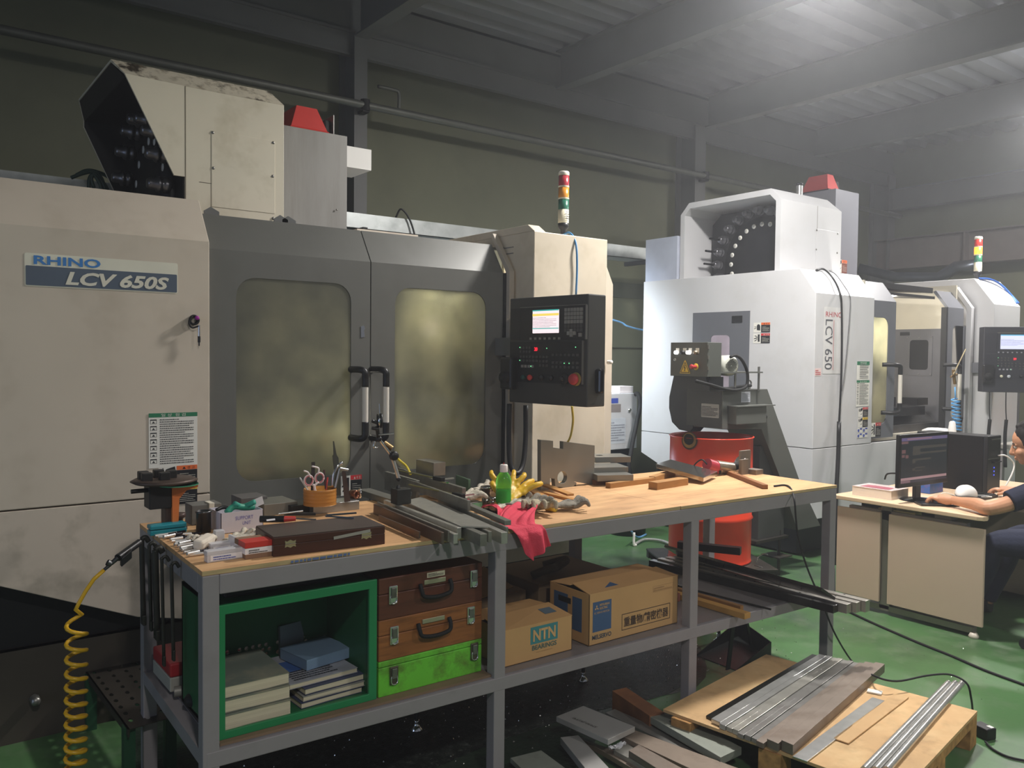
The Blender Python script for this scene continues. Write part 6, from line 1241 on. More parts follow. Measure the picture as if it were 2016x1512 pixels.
# eye bolt
ring=[V((5.02,yA+.1,1.435))+X_*.022*math.cos(t)+Z_*.024*math.sin(t) for t in [2*math.pi*i/18 for i in range(19)]]
MB().tube(ring,.006,sub=0).rod((5.02,yA+.1,1.398),(5.02,yA+.1,1.41),.01).build('eye_bolt',steeld,g)
# bracket plate, motor
MB().box((4.50,3.66,1.515),(4.98,4.0,1.525)).build('motor_bracket',cg,g); 
for (x,y) in ((4.70,3.68),(4.96,3.68),(4.62,3.95)): MB().rod((x,y,1.39),(x,y,1.56),.008).build('bracket_stud',steeld,g)
mo=mat('motor_pale','#c9cbbf',.4,.1,.05); mc_=P(1437,720,Y=3.68)
m_=MB().lathe([(0,-.16),(.068,-.16),(.072,-.0),(.070,.02),(.05,.032),(0,.034)],mc_+V((.02,.03,0)),axis=(-.25,-.97,0),n=32).build('motor',mo,g)
ax=V((-.25,-.97,0)).normalized(); f0=mc_+V((.02,.03,0))+ax*.0335; uu=ax.cross(Z_).normalized()*-1
b=MB(); 
for i in range(-4,5):
    for j in range(-4,5):
        if i*i+j*j<=17 and (i,j)!=(0,0): b.obox(f0+uu*i*.0102+Z_*j*.0102+ax*.001,uu+Z_*.6,Z_-uu*.6,ax,.0044,.0032,.0008)
b.build('fan_grille',mat('grille_dark','#44463f',.6),m_)
# control box
bx_=mat('box_grey','#575a55',.42,.1,.04,3)
cx=4.372; cb=MB().bbox((cx,3.652,1.492),(cx+.145,3.975,1.722),.003).build('control_box',bx_,g,label='grey control box with buttons and yellow lightning warning')
for z in (1.55,1.62,1.69): MB().rod((cx+.006,3.648,z-.012),(cx+.006,3.648,z+.012),.005,n=8).build('hinge',steeld,cb)
def cbp(x,y): return P(x,y,X=cx-.001)
wb=mat('lit_white','#f2f2f2',.4,0,0,emit='#ffffff',es=1.6)
for i,(x,m) in enumerate(((1333,wb),(1347,black),(1358,wb),(1372,mat('worn_silver','')))):
    p=cbp(x,694); MB().obox(p+V((-.001,-.005,.012)),Y_,Z_,X_,.014,.018,.001).build('label_tag',stk_w,cb); MB().lathe([(0,.03 if i!=0 else .02),(.013,.028 if i!=0 else .02),(.014,0)],p,axis=(-1,0,0),n=18).build('button',m,cb)
p=cbp(1329,708); MB().lathe([(.004,.004),(.009,.004),(.01,0)],p,axis=(-1,0,0),n=14).build('keyhole',steel,cb)
p=cbp(1370,722); MB().lathe([(0,.002),(.023,.002),(.023,0)],p,axis=(-1,0,0),n=20).build('estop_ring',stk_y,cb); MB().lathe([(0,.05),(.014,.05),(.017,.043),(.012,.03),(.012,0)],p,axis=(-1,0,0),n=20).build('estop_button',mat('estop_red',''),cb,label='red emergency stop')
p=cbp(1348.5,735); o=p+V((-.001,0,0)); u_=V((0,-1,0))
MB().slab(o,u_,Z_,[(-.047,0),(.047,0),(.004,.088),(-.004,.088)],.001).build('warning_triangle',stk_y,cb)
MB().slab(o+V((-.0006,0,0)),u_,Z_,[(-.041,.004),(.041,.004),(0,.080)],.0006,[[(-.033,.009),(.033,.009),(0,.070)]]).build('black_border',stk_k,cb)
MB().slab(o+V((-.0012,0,0)),u_,Z_,[(0,.058),(-.011,.033),(-.001,.036),(-.004,.022),(-.008,.024),(0,.012),(.004,.026),(.0,.024),(.009,.041),(-.001,.038),(.006,.056)],.0006).build('lightning_mark',stk_k,cb)
b=MB(); b.tube([(4.45,3.72,1.49),(4.47,3.70,1.44),(4.6,3.69,1.41),(4.75,3.68,1.42),(4.86,3.67,1.43)],.012); b.build('cable_bundle',rubber,g)
pts=[P(x,y,Y=3.66) for x,y in ((1438,703),(1448,700),(1460,708),(1470,728),(1472,748),(1468,762),(1450,768),(1428,766),(1400,758),(1370,750))]
MB().tube(pts,.011).build('loop_cable',rubber,g)
MB().box((4.46,3.70,1.40),(4.60,4.0,1.49)).build('gearbox',gd,g)
s_=decal((4.598,4.11,1.42),(0,-1,0),Z_,.022,.055,stk_w,g,'side_tag') if 0 else None
# cabinet in the gap
wc=mat('cabinet_white','#cfd0d2',.4,0,.03); g=thing('small_white_cabinet',(5.7,6.2,0),'small white electrical cabinet standing between the machines near the back wall','cabinet')
MB().bbox((5.2,6.0,.70),(6.12,6.45,1.255),.004).build('cabinet_body',wc,g); MB().box((5.22,6.05,.0),(6.08,6.45,.70)).build('lower_frame',mat('blue_black','#1d2a3c',.5),g)
p=P(1214,816,Y=5.998); q=P(1233,806,Y=5.998); w_=MB().slab((0,5.999,0),X_,Z_,[(P(1213,0,Y=6).x,1.07),(P(1234,0,Y=6).x,1.07),(P(1234,0,Y=6).x,1.15),(P(1213,0,Y=6).x,1.15)],.002).build('window_panel',mat('dim_window','#8a8280',.3),g)
s_=decal((5.60,5.999,.76),X_,Z_,.36,.25,mat('pale_sticker','#cdd3da',.4),g,'instructions'); lines((5.62,5.997,.78),X_,Z_,.32,.2,8,mat('grey_ink',''),s_)
decal((5.72,5.998,1.16),X_,Z_,.13,.05,stk_b,g,'blue_label'); MB().lathe([(0,.02),(.015,.02),(.015,0)],P(1238,807,Y=5.998),axis=(0,-1,0),n=12).build('knob',chrome,g)
MB().bbox((5.90,6.03,1.257),(6.09,6.2,1.325),.002).build('white_box',mat('pinkish_white','#e3dcdc',.5),None,label='small white box standing on the white cabinet in the gap',cat='box')
MB().tube([(6.10,6.02,1.24),P(1255,775,Y=5.95),P(1259,783,Y=5.9),P(1260,800,Y=5.88),P(1252,840,Y=5.85),P(1243,885,Y=5.82),P(1240,930,Y=5.8),(6.05,5.8,.2),(6.1,5.85,.02)],.022).build('black_hose',blackm,None,label='thick black hose looping down the right side of the white cabinet',cat='hose')
g=thing('black_bucket',(5.75,5.75,0),'black oil bucket standing on the floor in the gap seen under the bench','bucket'); pb=P(1237,1056,Z=0); 
MB().lathe([(0,0),(.17,0),(.19,.36),(.18,.36),(.165,.02)],(pb.x+.1,pb.y+.12,0)).build('bucket',mat('bucket_black','#1b2228',.35),g); g.location=(pb.x+.1,pb.y+.12,0)
for c_ in g.children: c_.data.transform(Matrix.Translation(V((5.75,5.75,0))-V((pb.x+.1,pb.y+.12,0))))
MB().tube([P(1243,1045,Z=.15),P(1248,1053,Z=.08),P(1258,1058,Z=.012),P(1272,1052,Z=.012)],.009).build('blue_hose_piece',mat('blue_line',''),None,label='thin blue hose curling in front of the black bucket',cat='hose')
g=thing('white_cable_clip',tuple(P(1250,1078,Z=0)),'small white plastic bracket standing on the floor by the drum dolly','bracket'); p=P(1248,1076,Z=0); MB().tube([p+Z_*.12,p+Z_*.02,p+V((.02,-.01,.012))],.012,n=6).build('bracket_piece',white,g)
MB().tube([P(1252,1070,Z=.02),P(1270,1062,Z=.02),P(1300,1064,Z=.02),P(1318,1070,Z=.02)],.012).build('grey_flat_hose',mat('grey_hose','#9b9c98',.5),None,label='pale grey hose running on the floor toward the drum dolly',cat='hose')
g=thing('waste_bin',tuple(P(1125,1088,Z=0)+V((.1,.1,0))),'dark bin with a lime green top seen between the bench legs','bin'); p=P(1120,1100,Z=0); MB().box(p+V((-.1,.05,0)),p+V((.16,.3,.36))).build('bin_body',mat('bin_dark','#26302c',.4),g); MB().box(p+V((-.1,.045,.30)),p+V((.165,.305,.40))).build('bin_top',lime,g)
# unseen glowing pane, added to cast bluish light behind the first machine
MB().box((3.95,6.77,.45),(4.95,6.79,1.35)).build('added_glow_pane',mat('glow_pane_blue','#ffffff',.3,0,0,emit='#cfe3ff',es=5),None,kind='structure')
# step plate at the far left
g=thing('perforated_step',(.82,3.6,0),'perforated steel step plate on a green stand at the machine foot','step'); A_,B_,C_,D_=[P(x,y,Z=.24) for x,y in ((168,1322),(275,1297),(345,1395),(252,1436))]
sp=mat('step_steel','#4b463f',.4,.6,.15,9); u_=(D_-A_); v2=(B_-A_); 
hl=[]
for i in range(9):
    for j in range(4): hl.append([(x,y) for x,y in circ(.018,0,0,8)])
b=MB(); L1=u_.length; W1=v2.length; un=u_.normalized(); vn=v2.normalized()
b.slab(A_,un,vn,[(0,0),(L1,0),(L1,W1),(0,W1)],.004,[[(L1*(i+.5+.25*(j%2))/9.5+cx_*1.6,W1*(j+.5)/4+cy_*.8) for cx_,cy_ in circ(.011,0,0,8)] for i in range(9) for j in range(4)])
b.build('tread_plate',sp,g); MB().hexa([A_+Z_*-.03,D_+Z_*-.03,D_+vn*.006-Z_*.03,A_+vn*.006-Z_*.03],[A_,D_,D_+vn*.006,A_+vn*.006]).build('edge_lip',sp,g)
for p in (A_,B_,C_,D_): q=p.lerp((A_+B_+C_+D_)/4,.12); MB().box((q.x-.02,q.y-.02,0),(q.x+.02,q.y+.02,.236)).build('stand_leg',mat('dark_green_stand','#1e4a30',.5),g)
# ================= foreground steel and pallet =================
# pallet
PA,PB,PC,PD=V((3.69,1.60,0)),V((3.53,2.54,0)),V((2.62,2.39,0)),V((2.76,1.44,0))
osb=mat('pallet_board','#c7a272',.7,0,.12,4,dirt=('#8d6f4c',.6,7,'#e3c794',.5,5)); osbd=mat('pallet_chip','#b0844f',.8,0,.3,30,dirt=('#7c5630',.7,20))
g=thing('wooden_pallet',(3.15,2.0,0),'low chipboard pallet on the green floor carrying steel bars','pallet')
def quadbox(b,c,z0,z1): return b.hexa([p+Z_*z0 for p in c],[p+Z_*z1 for p in c])
quadbox(MB(),[PA,PB,PC,PD],.128,.14).build('deck_board',osb,g)
U_=(PA-PD).normalized(); V2=(PB-PA).normalized()
for k_ in (0,.45,.86):
    o=PD+V2*(k_*.95); quadbox(MB(),[o,o+U_*.94,o+U_*.94+V2*.09,o+V2*.09],.09,.128).build('runner',osbd,g)
    for j in (0,.42,.85): q=o+U_*j; quadbox(MB(),[q,q+U_*.09,q+U_*.09+V2*.09,q+V2*.09],0,.09).build('foot_block',osbd,g)
zb=.141
def fp(x,y): return (1300+x/2.816,1232+y/2.816)
st1=mat('bar_bright','');st2=mat('bar_mid','#918f8b',.35,.55,.12,16,dirt=('#6a645e',.5,12));st3=mat('bar_brown','#8b7f74',.45,.6,.12,14,dirt=('#6c5a4c',.5,10))
FB=[((232,497),(842,146),zb+.012,.035,.010,drk,'dark oily flat bar, leftmost on the pallet'),
((300,515),(905,138),zb+.020,.040,.018,steel,'broad shiny flat bar, brightest on the pallet'),
((365,535),(922,150),zb+.021,.022,.020,steel,'narrow shiny bar right of the brightest one on the pallet'),
((400,550),(950,152),zb+.019,.020,.017,st1,'third pale bar from the left on the pallet'),
((430,575),(985,175),zb+.022,.022,.020,st1,'fourth pale bar on the pallet, end stepped back'),
((462,595),(1010,182),zb+.018,.020,.017,st2,'fifth bar on the pallet, grey'),
((490,607),(1040,186),zb+.021,.020,.020,st2,'sixth bar on the pallet, grey with smudges'),
((520,615),(1070,192),zb+.018,.020,.017,st2,'seventh bar on the pallet, grey, before the brownish ones'),
((550,618),(1100,196),zb+.022,.026,.021,st3,'narrow brownish bar on the pallet'),
((598,640),(1140,200),zb+.034,.045,.032,st3,'wide brownish bar with thick end on the pallet'),
((683,682),(1205,225),zb+.042,.040,.040,st3,'thickest brownish bar, rightmost of the close-packed row on the pallet')]
N0,N1,F0,F1=P(*fp(232,497),Z=zb+.02),P(*fp(722,708),Z=zb+.02),P(*fp(842,146),Z=zb+.02),P(*fp(1248,236),Z=zb+.02)
wt_=[.030,.036,.024,.022,.022,.022,.022,.022,.026,.040,.040]; off=[.0,.02,.035,.03,.03,.04,.035,.03,.045,.02,.0]; acc=0; tot=sum(wt_)
for (a,c,z,w,h,m,l),wk,of in zip(FB,wt_,off):
    k0=acc/tot; k1=(acc+wk*.93)/tot; acc+=wk
    q=[N0.lerp(N1,k0),N0.lerp(N1,k1),F0.lerp(F1,k1),F0.lerp(F1,k0)]; d=(q[3]-q[0]).normalized(); q[0]=q[0]-d*of+d*.03; q[1]=q[1]-d*of+d*.03
    q=[V((p.x,p.y,zb+.0005)) for p in q]; MB().hexa(q,[p+Z_*h for p in q]).build('steel_bar',m,None,label=l,cat='steel bar',group='steel bars packed on the pallet',bev=.001)
bar('flat_bar',fp(735,722),fp(1175,395),zb+.006,.055,.005,steel,'shiny wide flat strip lying right of the packed bars on the pallet',cat='steel bar')
bar('wooden_strip',fp(958,622),fp(1300,372),zb+.006,.06,.005,osb,'thin wooden strip lying on the pallet board',cat='wood strip')
MB().obox(P(1722,1362,Z=.145),(1,.4,0),(-.4,1,0),Z_,.02,.03,.003).build('white_label_scrap',stk_w,None,label='small bright paper scrap at the end of the brown bars on the pallet',cat='paper')
for i,(a,c,r,l) in enumerate((((1130,800),(1597,318),.0135,'left one of three round steel bars on the pallet'),((1192,800),(1635,318),.0135,'middle one of three round steel bars on the pallet'),((1254,800),(1673,318),.0135,'right one of three round steel bars on the pallet'))):
    p=P(*fp(*a),Z=zb+r);q=P(*fp(*c),Z=zb+r); MB().rod(p,q,r,n=22).build('round_bar',steel,None,label=l,cat='round bar',group='round steel bars on the pallet')
# loose plates at the bottom edge
def zz(x,y): return (960+x/4.032,1232+y/4.032)
alm=mat('cast_alu','#b9b7b3',.4,.5,.05,6,dirt=('#8f8c88',.3,6)); gp=mat('greenish_plate','#959a8f',.5,.3,.1,5,dirt=('#6d6f66',.6,7)); brp=mat('brown_plate','#8d7f71',.5,.4,.12,8,dirt=('#5f5248',.6,8)); rw=mat('rust_wood','#7a5034',.7,0,.25,9,dirt=('#a06a3e',.6,8))
def loose(pts,z,th,m,lab,name='steel_plate',cat='steel plate',dz=0): 
    q=[P(*zz(x,y),Z=z+(dz if i>=len(pts)//2 else 0)) for i,(x,y) in enumerate(pts)]
    return MB().hexa([p-Z_*th for p in q],q).build(name,m,None,label=lab,cat=cat,bev=.001)
al_=loose([(545,720),(955,905),(1170,800),(760,635)],.115,.022,alm,'pale aluminium plate with handwriting lying on the loose bars',name='aluminium_plate',cat='metal plate')
a_=P(*zz(690,725),Z=.1155); c_=P(*zz(880,800),Z=.1155); text('SM30-JK(54)',c_-(c_-a_).normalized()*0+Z_*0,(a_-c_).normalized(),Z_.cross((a_-c_).normalized()),(c_-a_).length,.018,mat('marker_ink','#39352f',.7),al_,'handwriting',shear=.2)
loose([(990,515),(1285,715),(1405,690),(1100,488)],.10,.095,rw,'rust-brown thick bar end sloping out from under the greenish plate',name='steel_bar',cat='steel bar')
loose([(1275,712),(1850,1045),(2016,965),(1460,665)],.095,.03,gp,'long greenish grey plate between the loose bars and the pallet')
loose([(935,690),(1700,1060),(1860,1040),(1010,660)],.055,.02,st2,'long dark grey flat bar under the aluminium plate')
loose([(1045,868),(1750,1200),(1990,1130),(1170,828)],.080,.022,brp,'wide brownish flat bar running to the lower right')
loose([(1120,990),(1420,1180),(1580,1150),(1200,942)],.088,.025,st3,'narrower brown bar below the wide brownish one')
loose([(1000,985),(1350,1180),(1460,1180),(1100,925)],.062,.02,st1,'bright edged bar beside the narrower brown bar')
loose([(750,900),(1250,1190),(1380,1180),(1000,985)],.045,.02,brp,'dark brown bar running under the aluminium plate corner')
loose([(578,885),(790,1150),(985,1150),(720,868)],.07,.03,alm,'bright channel bar pointing down to the lower edge',name='steel_bar',cat='steel bar')
loose([(180,1048),(330,1190),(700,1190),(425,988)],.045,.02,gp,'dim greenish plate at the lower left of the loose pile')
rw_=random.Random(4); wp=P(*zz(1020,925),Z=.098)
b=MB(); nz=[[rw_.uniform(-1,1) for _ in range(9)] for _ in range(9)]
b.grid(lambda s,t:(wp.x-.035+.07*s+.008*nz[int(s*8)][int(t*8)],wp.y-.03+.05*t+.008*nz[int(t*8)][int(s*8)],wp.z-.012+.02*abs(nz[int(s*8)][int(t*8)])-.02*t),8,8)
b.build('plastic_wrap',mat('clear_wrap','#e6e6ea',.12,0,0,alpha=.45),None,label='scrap of shiny clear wrap at the corner of the aluminium plate',cat='plastic wrap')
# cables and plug on the floor
MB().tube([P(x,y,Z=.006) for x,y in ((1642,1120),(1643,1165),(1648,1190),(1700,1218),(1800,1262),(1870,1290),(1940,1320),(2016,1348),(2060,1365))],.0075).build('floor_cable',rubber,None,label='black cable running across the green floor past the desk',cat='cable')
p=P(1941,1452,Z=0); g=thing('extension_socket',(p.x,p.y,0),'black extension socket lying on the floor behind the pallet corner','socket'); MB().obox(p+V((0,.01,.025)),(1,-.3,0),(.3,1,0),Z_,.028,.04,.025,b=.005).build('socket_body',black,g); MB().obox(p+V((.006,-.014,.045)),(1,-.3,0),(.3,1,0),Z_,.009,.012,.006).build('plug',stk_w,g)
MB().tube([P(1940,1460,Z=.01),P(1955,1475,Z=.006),P(1985,1490,Z=.006),P(2030,1500,Z=.006)],.005).build('lead',rubber,g)
# ================= desk corner =================
DZ=.72
wtop=mat('desk_maple','#dcbf9d',.45,0,.05,4,stretch=(6,1,1)); pnl=mat('desk_panel','#d4bba4',.5,0,.03,3); edg=mat('desk_edge','#c2a27c',.5); dgr=mat('desk_metal','#8a857b',.4,.5,.05)
g=thing('office_desk',(5.85,2.7,0),'beige office desk with maple top, two side panels and a grey post','desk')
out=[(5.05,3.15),(5.05,2.225),(5.065,2.195),(5.10,2.185),(5.15,2.20),(5.22,2.25),(5.35,2.32),(5.5,2.355),(6.75,2.36),(6.75,3.15)]
MB().slab((0,0,DZ),X_,Y_,out,.026).build('desk_top',wtop,g,bev=.004)
for (y0,y1) in ((2.82,3.12),(2.19,2.765)):
    MB().box((5.075,y0,.075),(5.095,y1,.645)).build('side_panel',pnl,g,bev=.002)
MB().box((5.10,2.76,.03),(5.16,2.83,.69)).build('desk_post',dgr,g,bev=.003)
MB().box((5.10,2.30,.60),(5.14,3.05,.66)).box((5.12,2.40,.66),(5.2,2.5,.69)).build('frame_rail',dgr,g)
MB().box((5.10,2.25,.02),(5.15,3.10,.055)).build('foot_bar',dgr,g)
for y in (2.24,3.06): MB().lathe([(0,.0),(.026,.0),(.028,.012),(.018,.03),(0,.03)],(5.09,y,0)).build('levelling_foot',mat('pale_foot','#cfc6b6',.5),g)
MB().box((5.3,3.06,.25),(6.6,3.08,.68)).build('modesty_panel',mat('modesty_dark','#2e2b28',.6),g)
MB().box((6.62,2.25,.0),(6.70,3.1,.69)).build('far_leg_panel',pnl,g)
MB().box((5.12,2.62,.640),(5.2,2.86,.668)).build('yellow_cable_box',mat('pale_yellow_box','#c9bc84',.5),g)
# drawer pedestal
g=thing('drawer_pedestal',(6.4,2.6,0),'beige drawer pedestal under the desk behind the seated person','cabinet'); MB().bbox((6.15,2.35,.04),(6.55,2.95,.60),.004).build('pedestal_body',mat('pedestal_beige','#8f8471',.5),g)
for z in (.06,.24,.42): d=MB().bbox((6.16,2.335,z),(6.54,2.35,z+.165),.003).build('drawer_front',mat('pedestal_beige',''),g); MB().tube([(6.28,2.335,z+.11),(6.30,2.32,z+.10),(6.42,2.32,z+.10),(6.44,2.335,z+.11)],.005).build('drawer_handle',steel,d)
# monitor
m0=V((5.06,2.70,0)); md=V((.998,-.064,0)).normalized(); mn=V((-md.y*-1,-md.x,0)); mn=md.cross(Z_) # faces -Y
mw,mh=.56,.335; zb_=P(1775,963,X=m0.x).z
g=thing('computer_monitor',tuple(m0+md*mw/2+Z_*DZ),'black computer monitor on the desk showing dark shapes between pinkish bars','monitor')
MB().obox(m0+md*mw/2+Z_*(zb_+mh/2)-mn*.012,md,Z_,mn,mw/2,mh/2,.012,b=.004).build('housing',black,g)
s_=MB().slab(m0+md*.022+Z_*(zb_+.028)+mn*.001,md,Z_,[(0,0),(mw-.044,0),(mw-.044,mh-.05),(0,mh-.05)],.0006).build('screen',mat('scr_dark','#15171a',.35,0,0,emit='#2c3034',es=.55),g,label='lit dark screen')
W_,H_s=mw-.044,mh-.05; sO=m0+md*.022+Z_*(zb_+.028)+mn*.0016
def srect(nm,x0,y0,x1,y1,c,es=.6): MB().slab(sO,md,Z_,[(x0*W_,y0*H_s),(x1*W_,y0*H_s),(x1*W_,y1*H_s),(x0*W_,y1*H_s)],.0004).build(nm,mat('scr_'+c,'#101010',.4,0,0,emit='#'+c,es=es),s_)
srect('top_bar',0,.93,1,1,'6b5f86',.7); srect('tab_bar',.12,.95,.65,.985,'a07a80',.7); srect('menu_bar',0,.87,.14,.92,'7f5f62',.6)
srect('task_bar',0,.0,1,.035,'3a3240',.7); srect('lower_bar',0,.06,1,.115,'b08a8c',.75); srect('tab_block',0,.0,.2,.05,'a07a80',.7)
for i,(x0,y0,x1,y1) in enumerate(((.24,.60,.40,.80),(.40,.74,.98,.80),(.40,.62,.98,.66),(.24,.42,.30,.52),(.30,.48,.64,.52),(.24,.26,.30,.31),(.30,.24,.46,.26),(.30,.31,.52,.33),(.01,.66,.09,.74),(.01,.57,.07,.63),(.09,.55,.15,.62))): srect('drawn_shape',x0,y0,x1,y1,'4f4b45' if i<8 else '7d5a5a',.6)
MB().obox(m0+md*mw*.45-mn*.03+Z_*((DZ+zb_)/2+.02),md,Z_,mn,.03,(zb_-DZ)/2+.012,.012,b=.003).build('neck',black,g); MB().lathe([(0,.018),(.02,.018),(.10,.008),(.11,0)],(m0+md*mw*.45-mn*.02+Z_*(DZ+.001)),n=32).build('base',mat('gloss_black',''),g)
# PC tower
g=thing('computer_tower',(6.07,2.8,DZ),'black computer tower standing on the desk behind the monitor','computer')
MB().bbox((5.975,2.60,DZ+.001),(6.17,3.06,DZ+.385),.004).build('case',mat('case_black','#141517',.35,.2,.05),g); f_=MB().bbox((5.972,2.572,DZ+.001),(6.173,2.600,DZ+.388),.006).build('front_panel',black,g)
MB().box((5.98,2.570,DZ+.23),(6.165,2.573,DZ+.235)).box((6.02,2.569,DZ+.36),(6.16,2.572,DZ+.368)).build('panel_lines',steeld,f_); 
for z in (.17,.145,.12): MB().lathe([(0,.002),(.005,.002),(.005,0)],(6.07,2.571,DZ+z),axis=(0,-1,0),n=10).build('power_light',mat('led_blue','#4050ff',.4,0,0,emit='#5060ff',es=1.5 if z==.17 else .3),f_)
MB().box((6.04,2.555,DZ+.205),(6.15,2.572,DZ+.212)).build('port_cover',black,f_)
MB().tube([(6.12,2.57,DZ+.25),(6.15,2.53,DZ+.25),(6.20,2.50,DZ+.20),(6.19,2.50,DZ+.14),(6.14,2.52,DZ+.05),(6.15,2.55,DZ+.008)],.0055).build('white_usb_cable',white,None,label='white cable plugged into the front of the black computer tower',cat='cable')
# phone-book-thick book
a=V((5.20,2.80,DZ+.001)); g=book(5.165,2.80,.21,.27,DZ+.001,.058,'very thick white-edged book lying on the desk left of the monitor',mat('gloss_cover','#e0cfcc',.25,0,.1,6),0,pm=mat('white_pages','#e8dccc',.7,0,.05,4,stretch=(1,1,60)))
MB().slab((5.19,2.83,DZ+.0605),X_,Y_,[(0,0),(.1,.02),(.1,.2),(.0,.2)],.0006).build('cover_print',mat('print_pink','#b86a78',.3),g)
MB().tube([P(1742,943,Z=DZ+.04),P(1745,935,Z=.80),P(1752,932,Z=.82),P(1775,932,Z=.84)],.006).build('monitor_lead',rubber,None,label='black lead arching behind the thick book to the monitor',cat='cable')
p=P(1712,975,Z=DZ+.001); MB().tube([p+V((.035*math.cos(t),.028*math.sin(t),.004)) for t in [i*.6 for i in range(11)]],.003).build('earphone_loop',white,None,label='small pale wire ring lying on the desk in front of the thick book',cat='wire')
MB().bbox((5.62,2.78,DZ+.001),(5.80,2.86,DZ+.075),.003).build('blue_box',mat('blue_pack','#3a68b0',.4,0,.1,9,dirt=('#a05060',.6,20)),None,label='small blue box under the right side of the monitor',cat='box')
# things under left hand
kp=mat('tablet_black','#18191b',.3); 
MB().obox((5.235,2.545,DZ+.008),(.75,-.66,0),(.66,.75,0),Z_,.115,.055,.007,b=.003).build('numeric_tablet',kp,None,label='black flat keypad under the left hand of the seated person',cat='keypad')
g=thing('keyboard',(5.62,2.50,DZ),'black keyboard on the desk behind the white mask','keyboard'); MB().obox((5.66,2.52,DZ+.01),X_,Y_,Z_,.21,.065,.009,b=.003).build('keyboard_body',black,g)
for r_ in range(4):
    for c in range(12): MB().obox((5.475+c*.033,2.475+r_*.03,DZ+.022),X_,Y_,Z_,.0135,.012,.003).build('key_cap',blackm,g)
MB().obox((5.46,2.42,DZ+.0015),X_,Y_,Z_,.13,.05,.001).build('white_paper',stk_w,None,label='sheet of white paper on the desk between the arm and the keyboard',cat='paper')
# white dust mask
g=thing('dust_mask',(5.55,2.58,DZ+.02),'white cup-shaped dust mask lying on the keyboard','mask')
def mf(s,t):
    a=s*2*math.pi; r=math.sin(t*math.pi/2); return (5.575+.085*r*math.cos(a),2.53+.06*r*math.sin(a)*(1+.2*math.cos(a)),DZ+.030+.068*math.cos(t*math.pi/2)**.8+.004*math.cos(3*a)*r)
MB().grid(mf,28,10).build('cup',mat('mask_white','#f0ece6',.8,0,.02),g,fix=False,solid=.0015); MB().tube([(5.50,2.55,DZ+.03),(5.46,2.60,DZ+.05),(5.44,2.62,DZ+.035),(5.47,2.58,DZ+.028)],.002).tube([(5.65,2.50,DZ+.03),(5.71,2.47,DZ+.026),(5.72,2.43,DZ+.022),(5.64,2.46,DZ+.026)],.002).build('strap',white,g)
# white cone and dome behind
a=P(1870,845,Y=3.05); MB().lathe([(.022,0),(.012,.17),(.010,.17),(.018,0)],(a.x,a.y,DZ+.23)).build('paper_roll',white,None,label='tall white paper roll sticking up behind the monitor',cat='paper roll') if 0 else None
MB().lathe([(.045,0),(.036,.30),(.022,.42),(.012,.43),(.0,.43)],(P(1873,900,Y=3.11).x,3.11,DZ+.001),n=20).build('white_spray_bottle',white,None,label='tall narrow white bottle standing behind the monitor and tower',cat='bottle')
# chair
g=thing('office_chair',(5.55,1.85,0),'dark swivel office chair under the seated person','chair'); ck=mat('chair_black','#17171a',.6,0,.1)
MB().obox((5.57,1.85,.44),X_,Y_,Z_,.24,.23,.035,b=.02).build('seat',ck,g); MB().obox((5.60,1.56,.76),X_,(0,-.15,1),(0,-1,-.15),.21,.22,.03,b=.02).build('backrest',ck,g); MB().rod((5.55,1.82,.10),(5.57,1.85,.41),.03).build('column',black,g)
for i in range(5):
    a=R(150+72*i); e=V((5.55+.33*math.cos(a),1.82+.33*math.sin(a),.085))
    if i==0: e=V((5.14,1.98,.085))
    MB().obox((V((5.55,1.82,.10))+e)/2,(e-V((5.55,1.82,.10))),(e-V((5.55,1.82,.10))).cross(Z_),Z_,.17,.02,.014,b=.006).build('leg',black,g)
    w1=MB(); w1.rod(e+V((-.022,0,-.055)),e+V((-.006,0,-.055)),.029,n=20).rod(e+V((.006,0,-.055)),e+V((.022,0,-.055)),.029,n=20).rod(e+V((0,0,-.05)),e,.008); w1.build('caster',mat('caster_grey','#2b2b2c',.5),g)
for sx in (-1,1): x=5.57+sx*.27; MB().tube([(x,1.72,.46),(x,1.72,.62),(x,1.80,.665),(x,1.95,.665),(x,2.02,.62),(x,1.98,.46)],.014).build('armrest',black,g)
# ================= person =================
skin=mat('skin','#c58f6d',.5,0,.05,12,bump=.05); g=thing('person',(5.57,1.85,.47),'person with short black hair in a navy short-sleeved shirt working at the desk','person')
def limb(b,pts,rs,n=14): b.tube(pts,0,n=n,rs=rs,sub=5)
H=V((5.49,2.13,1.12)); 
fd=V((-.30,.92,-.26)).normalized(); lt=Z_.cross(fd).normalized(); up=fd.cross(lt).normalized()
def hp(f,l,u): return H+fd*f+lt*l+up*u
b=MB()
# head: cranium, jaw, face
def ell(c,rf,rl,ru,n=20,m=14):
    vs=[];fs=[]
    for j in range(m+1):
        th=math.pi*j/m
        for i in range(n):
            a=2*math.pi*i/n; vs.append(c+fd*(math.sin(th)*math.cos(a)*rf)+lt*(math.sin(th)*math.sin(a)*rl)+up*(math.cos(th)*ru))
    fs=[[j*n+i,(j+1)*n+i,(j+1)*n+(i+1)%n,j*n+(i+1)%n] for j in range(m) for i in range(n)]; b.add(vs,fs,smooth=True)
ell(hp(-.012,0,.03),.095,.075,.088); ell(hp(.022,0,-.035),.068,.060,.078); ell(hp(.045,0,-.088),.034,.036,.026); ell(hp(.062,0,.012),.025,.048,.02)
ell(hp(.050,.038,-.035),.028,.022,.026); ell(hp(.050,-.038,-.035),.028,.022,.026)
b.tube([hp(.078,0,.015),hp(.093,0,-.012),hp(.103,0,-.032),hp(.085,0,-.040)],0,n=10,rs=[.010,.011,.014,.012],sub=4)
ell(hp(.084,0,-.062),.012,.022,.0065); ell(hp(.082,0,-.073),.013,.019,.007)
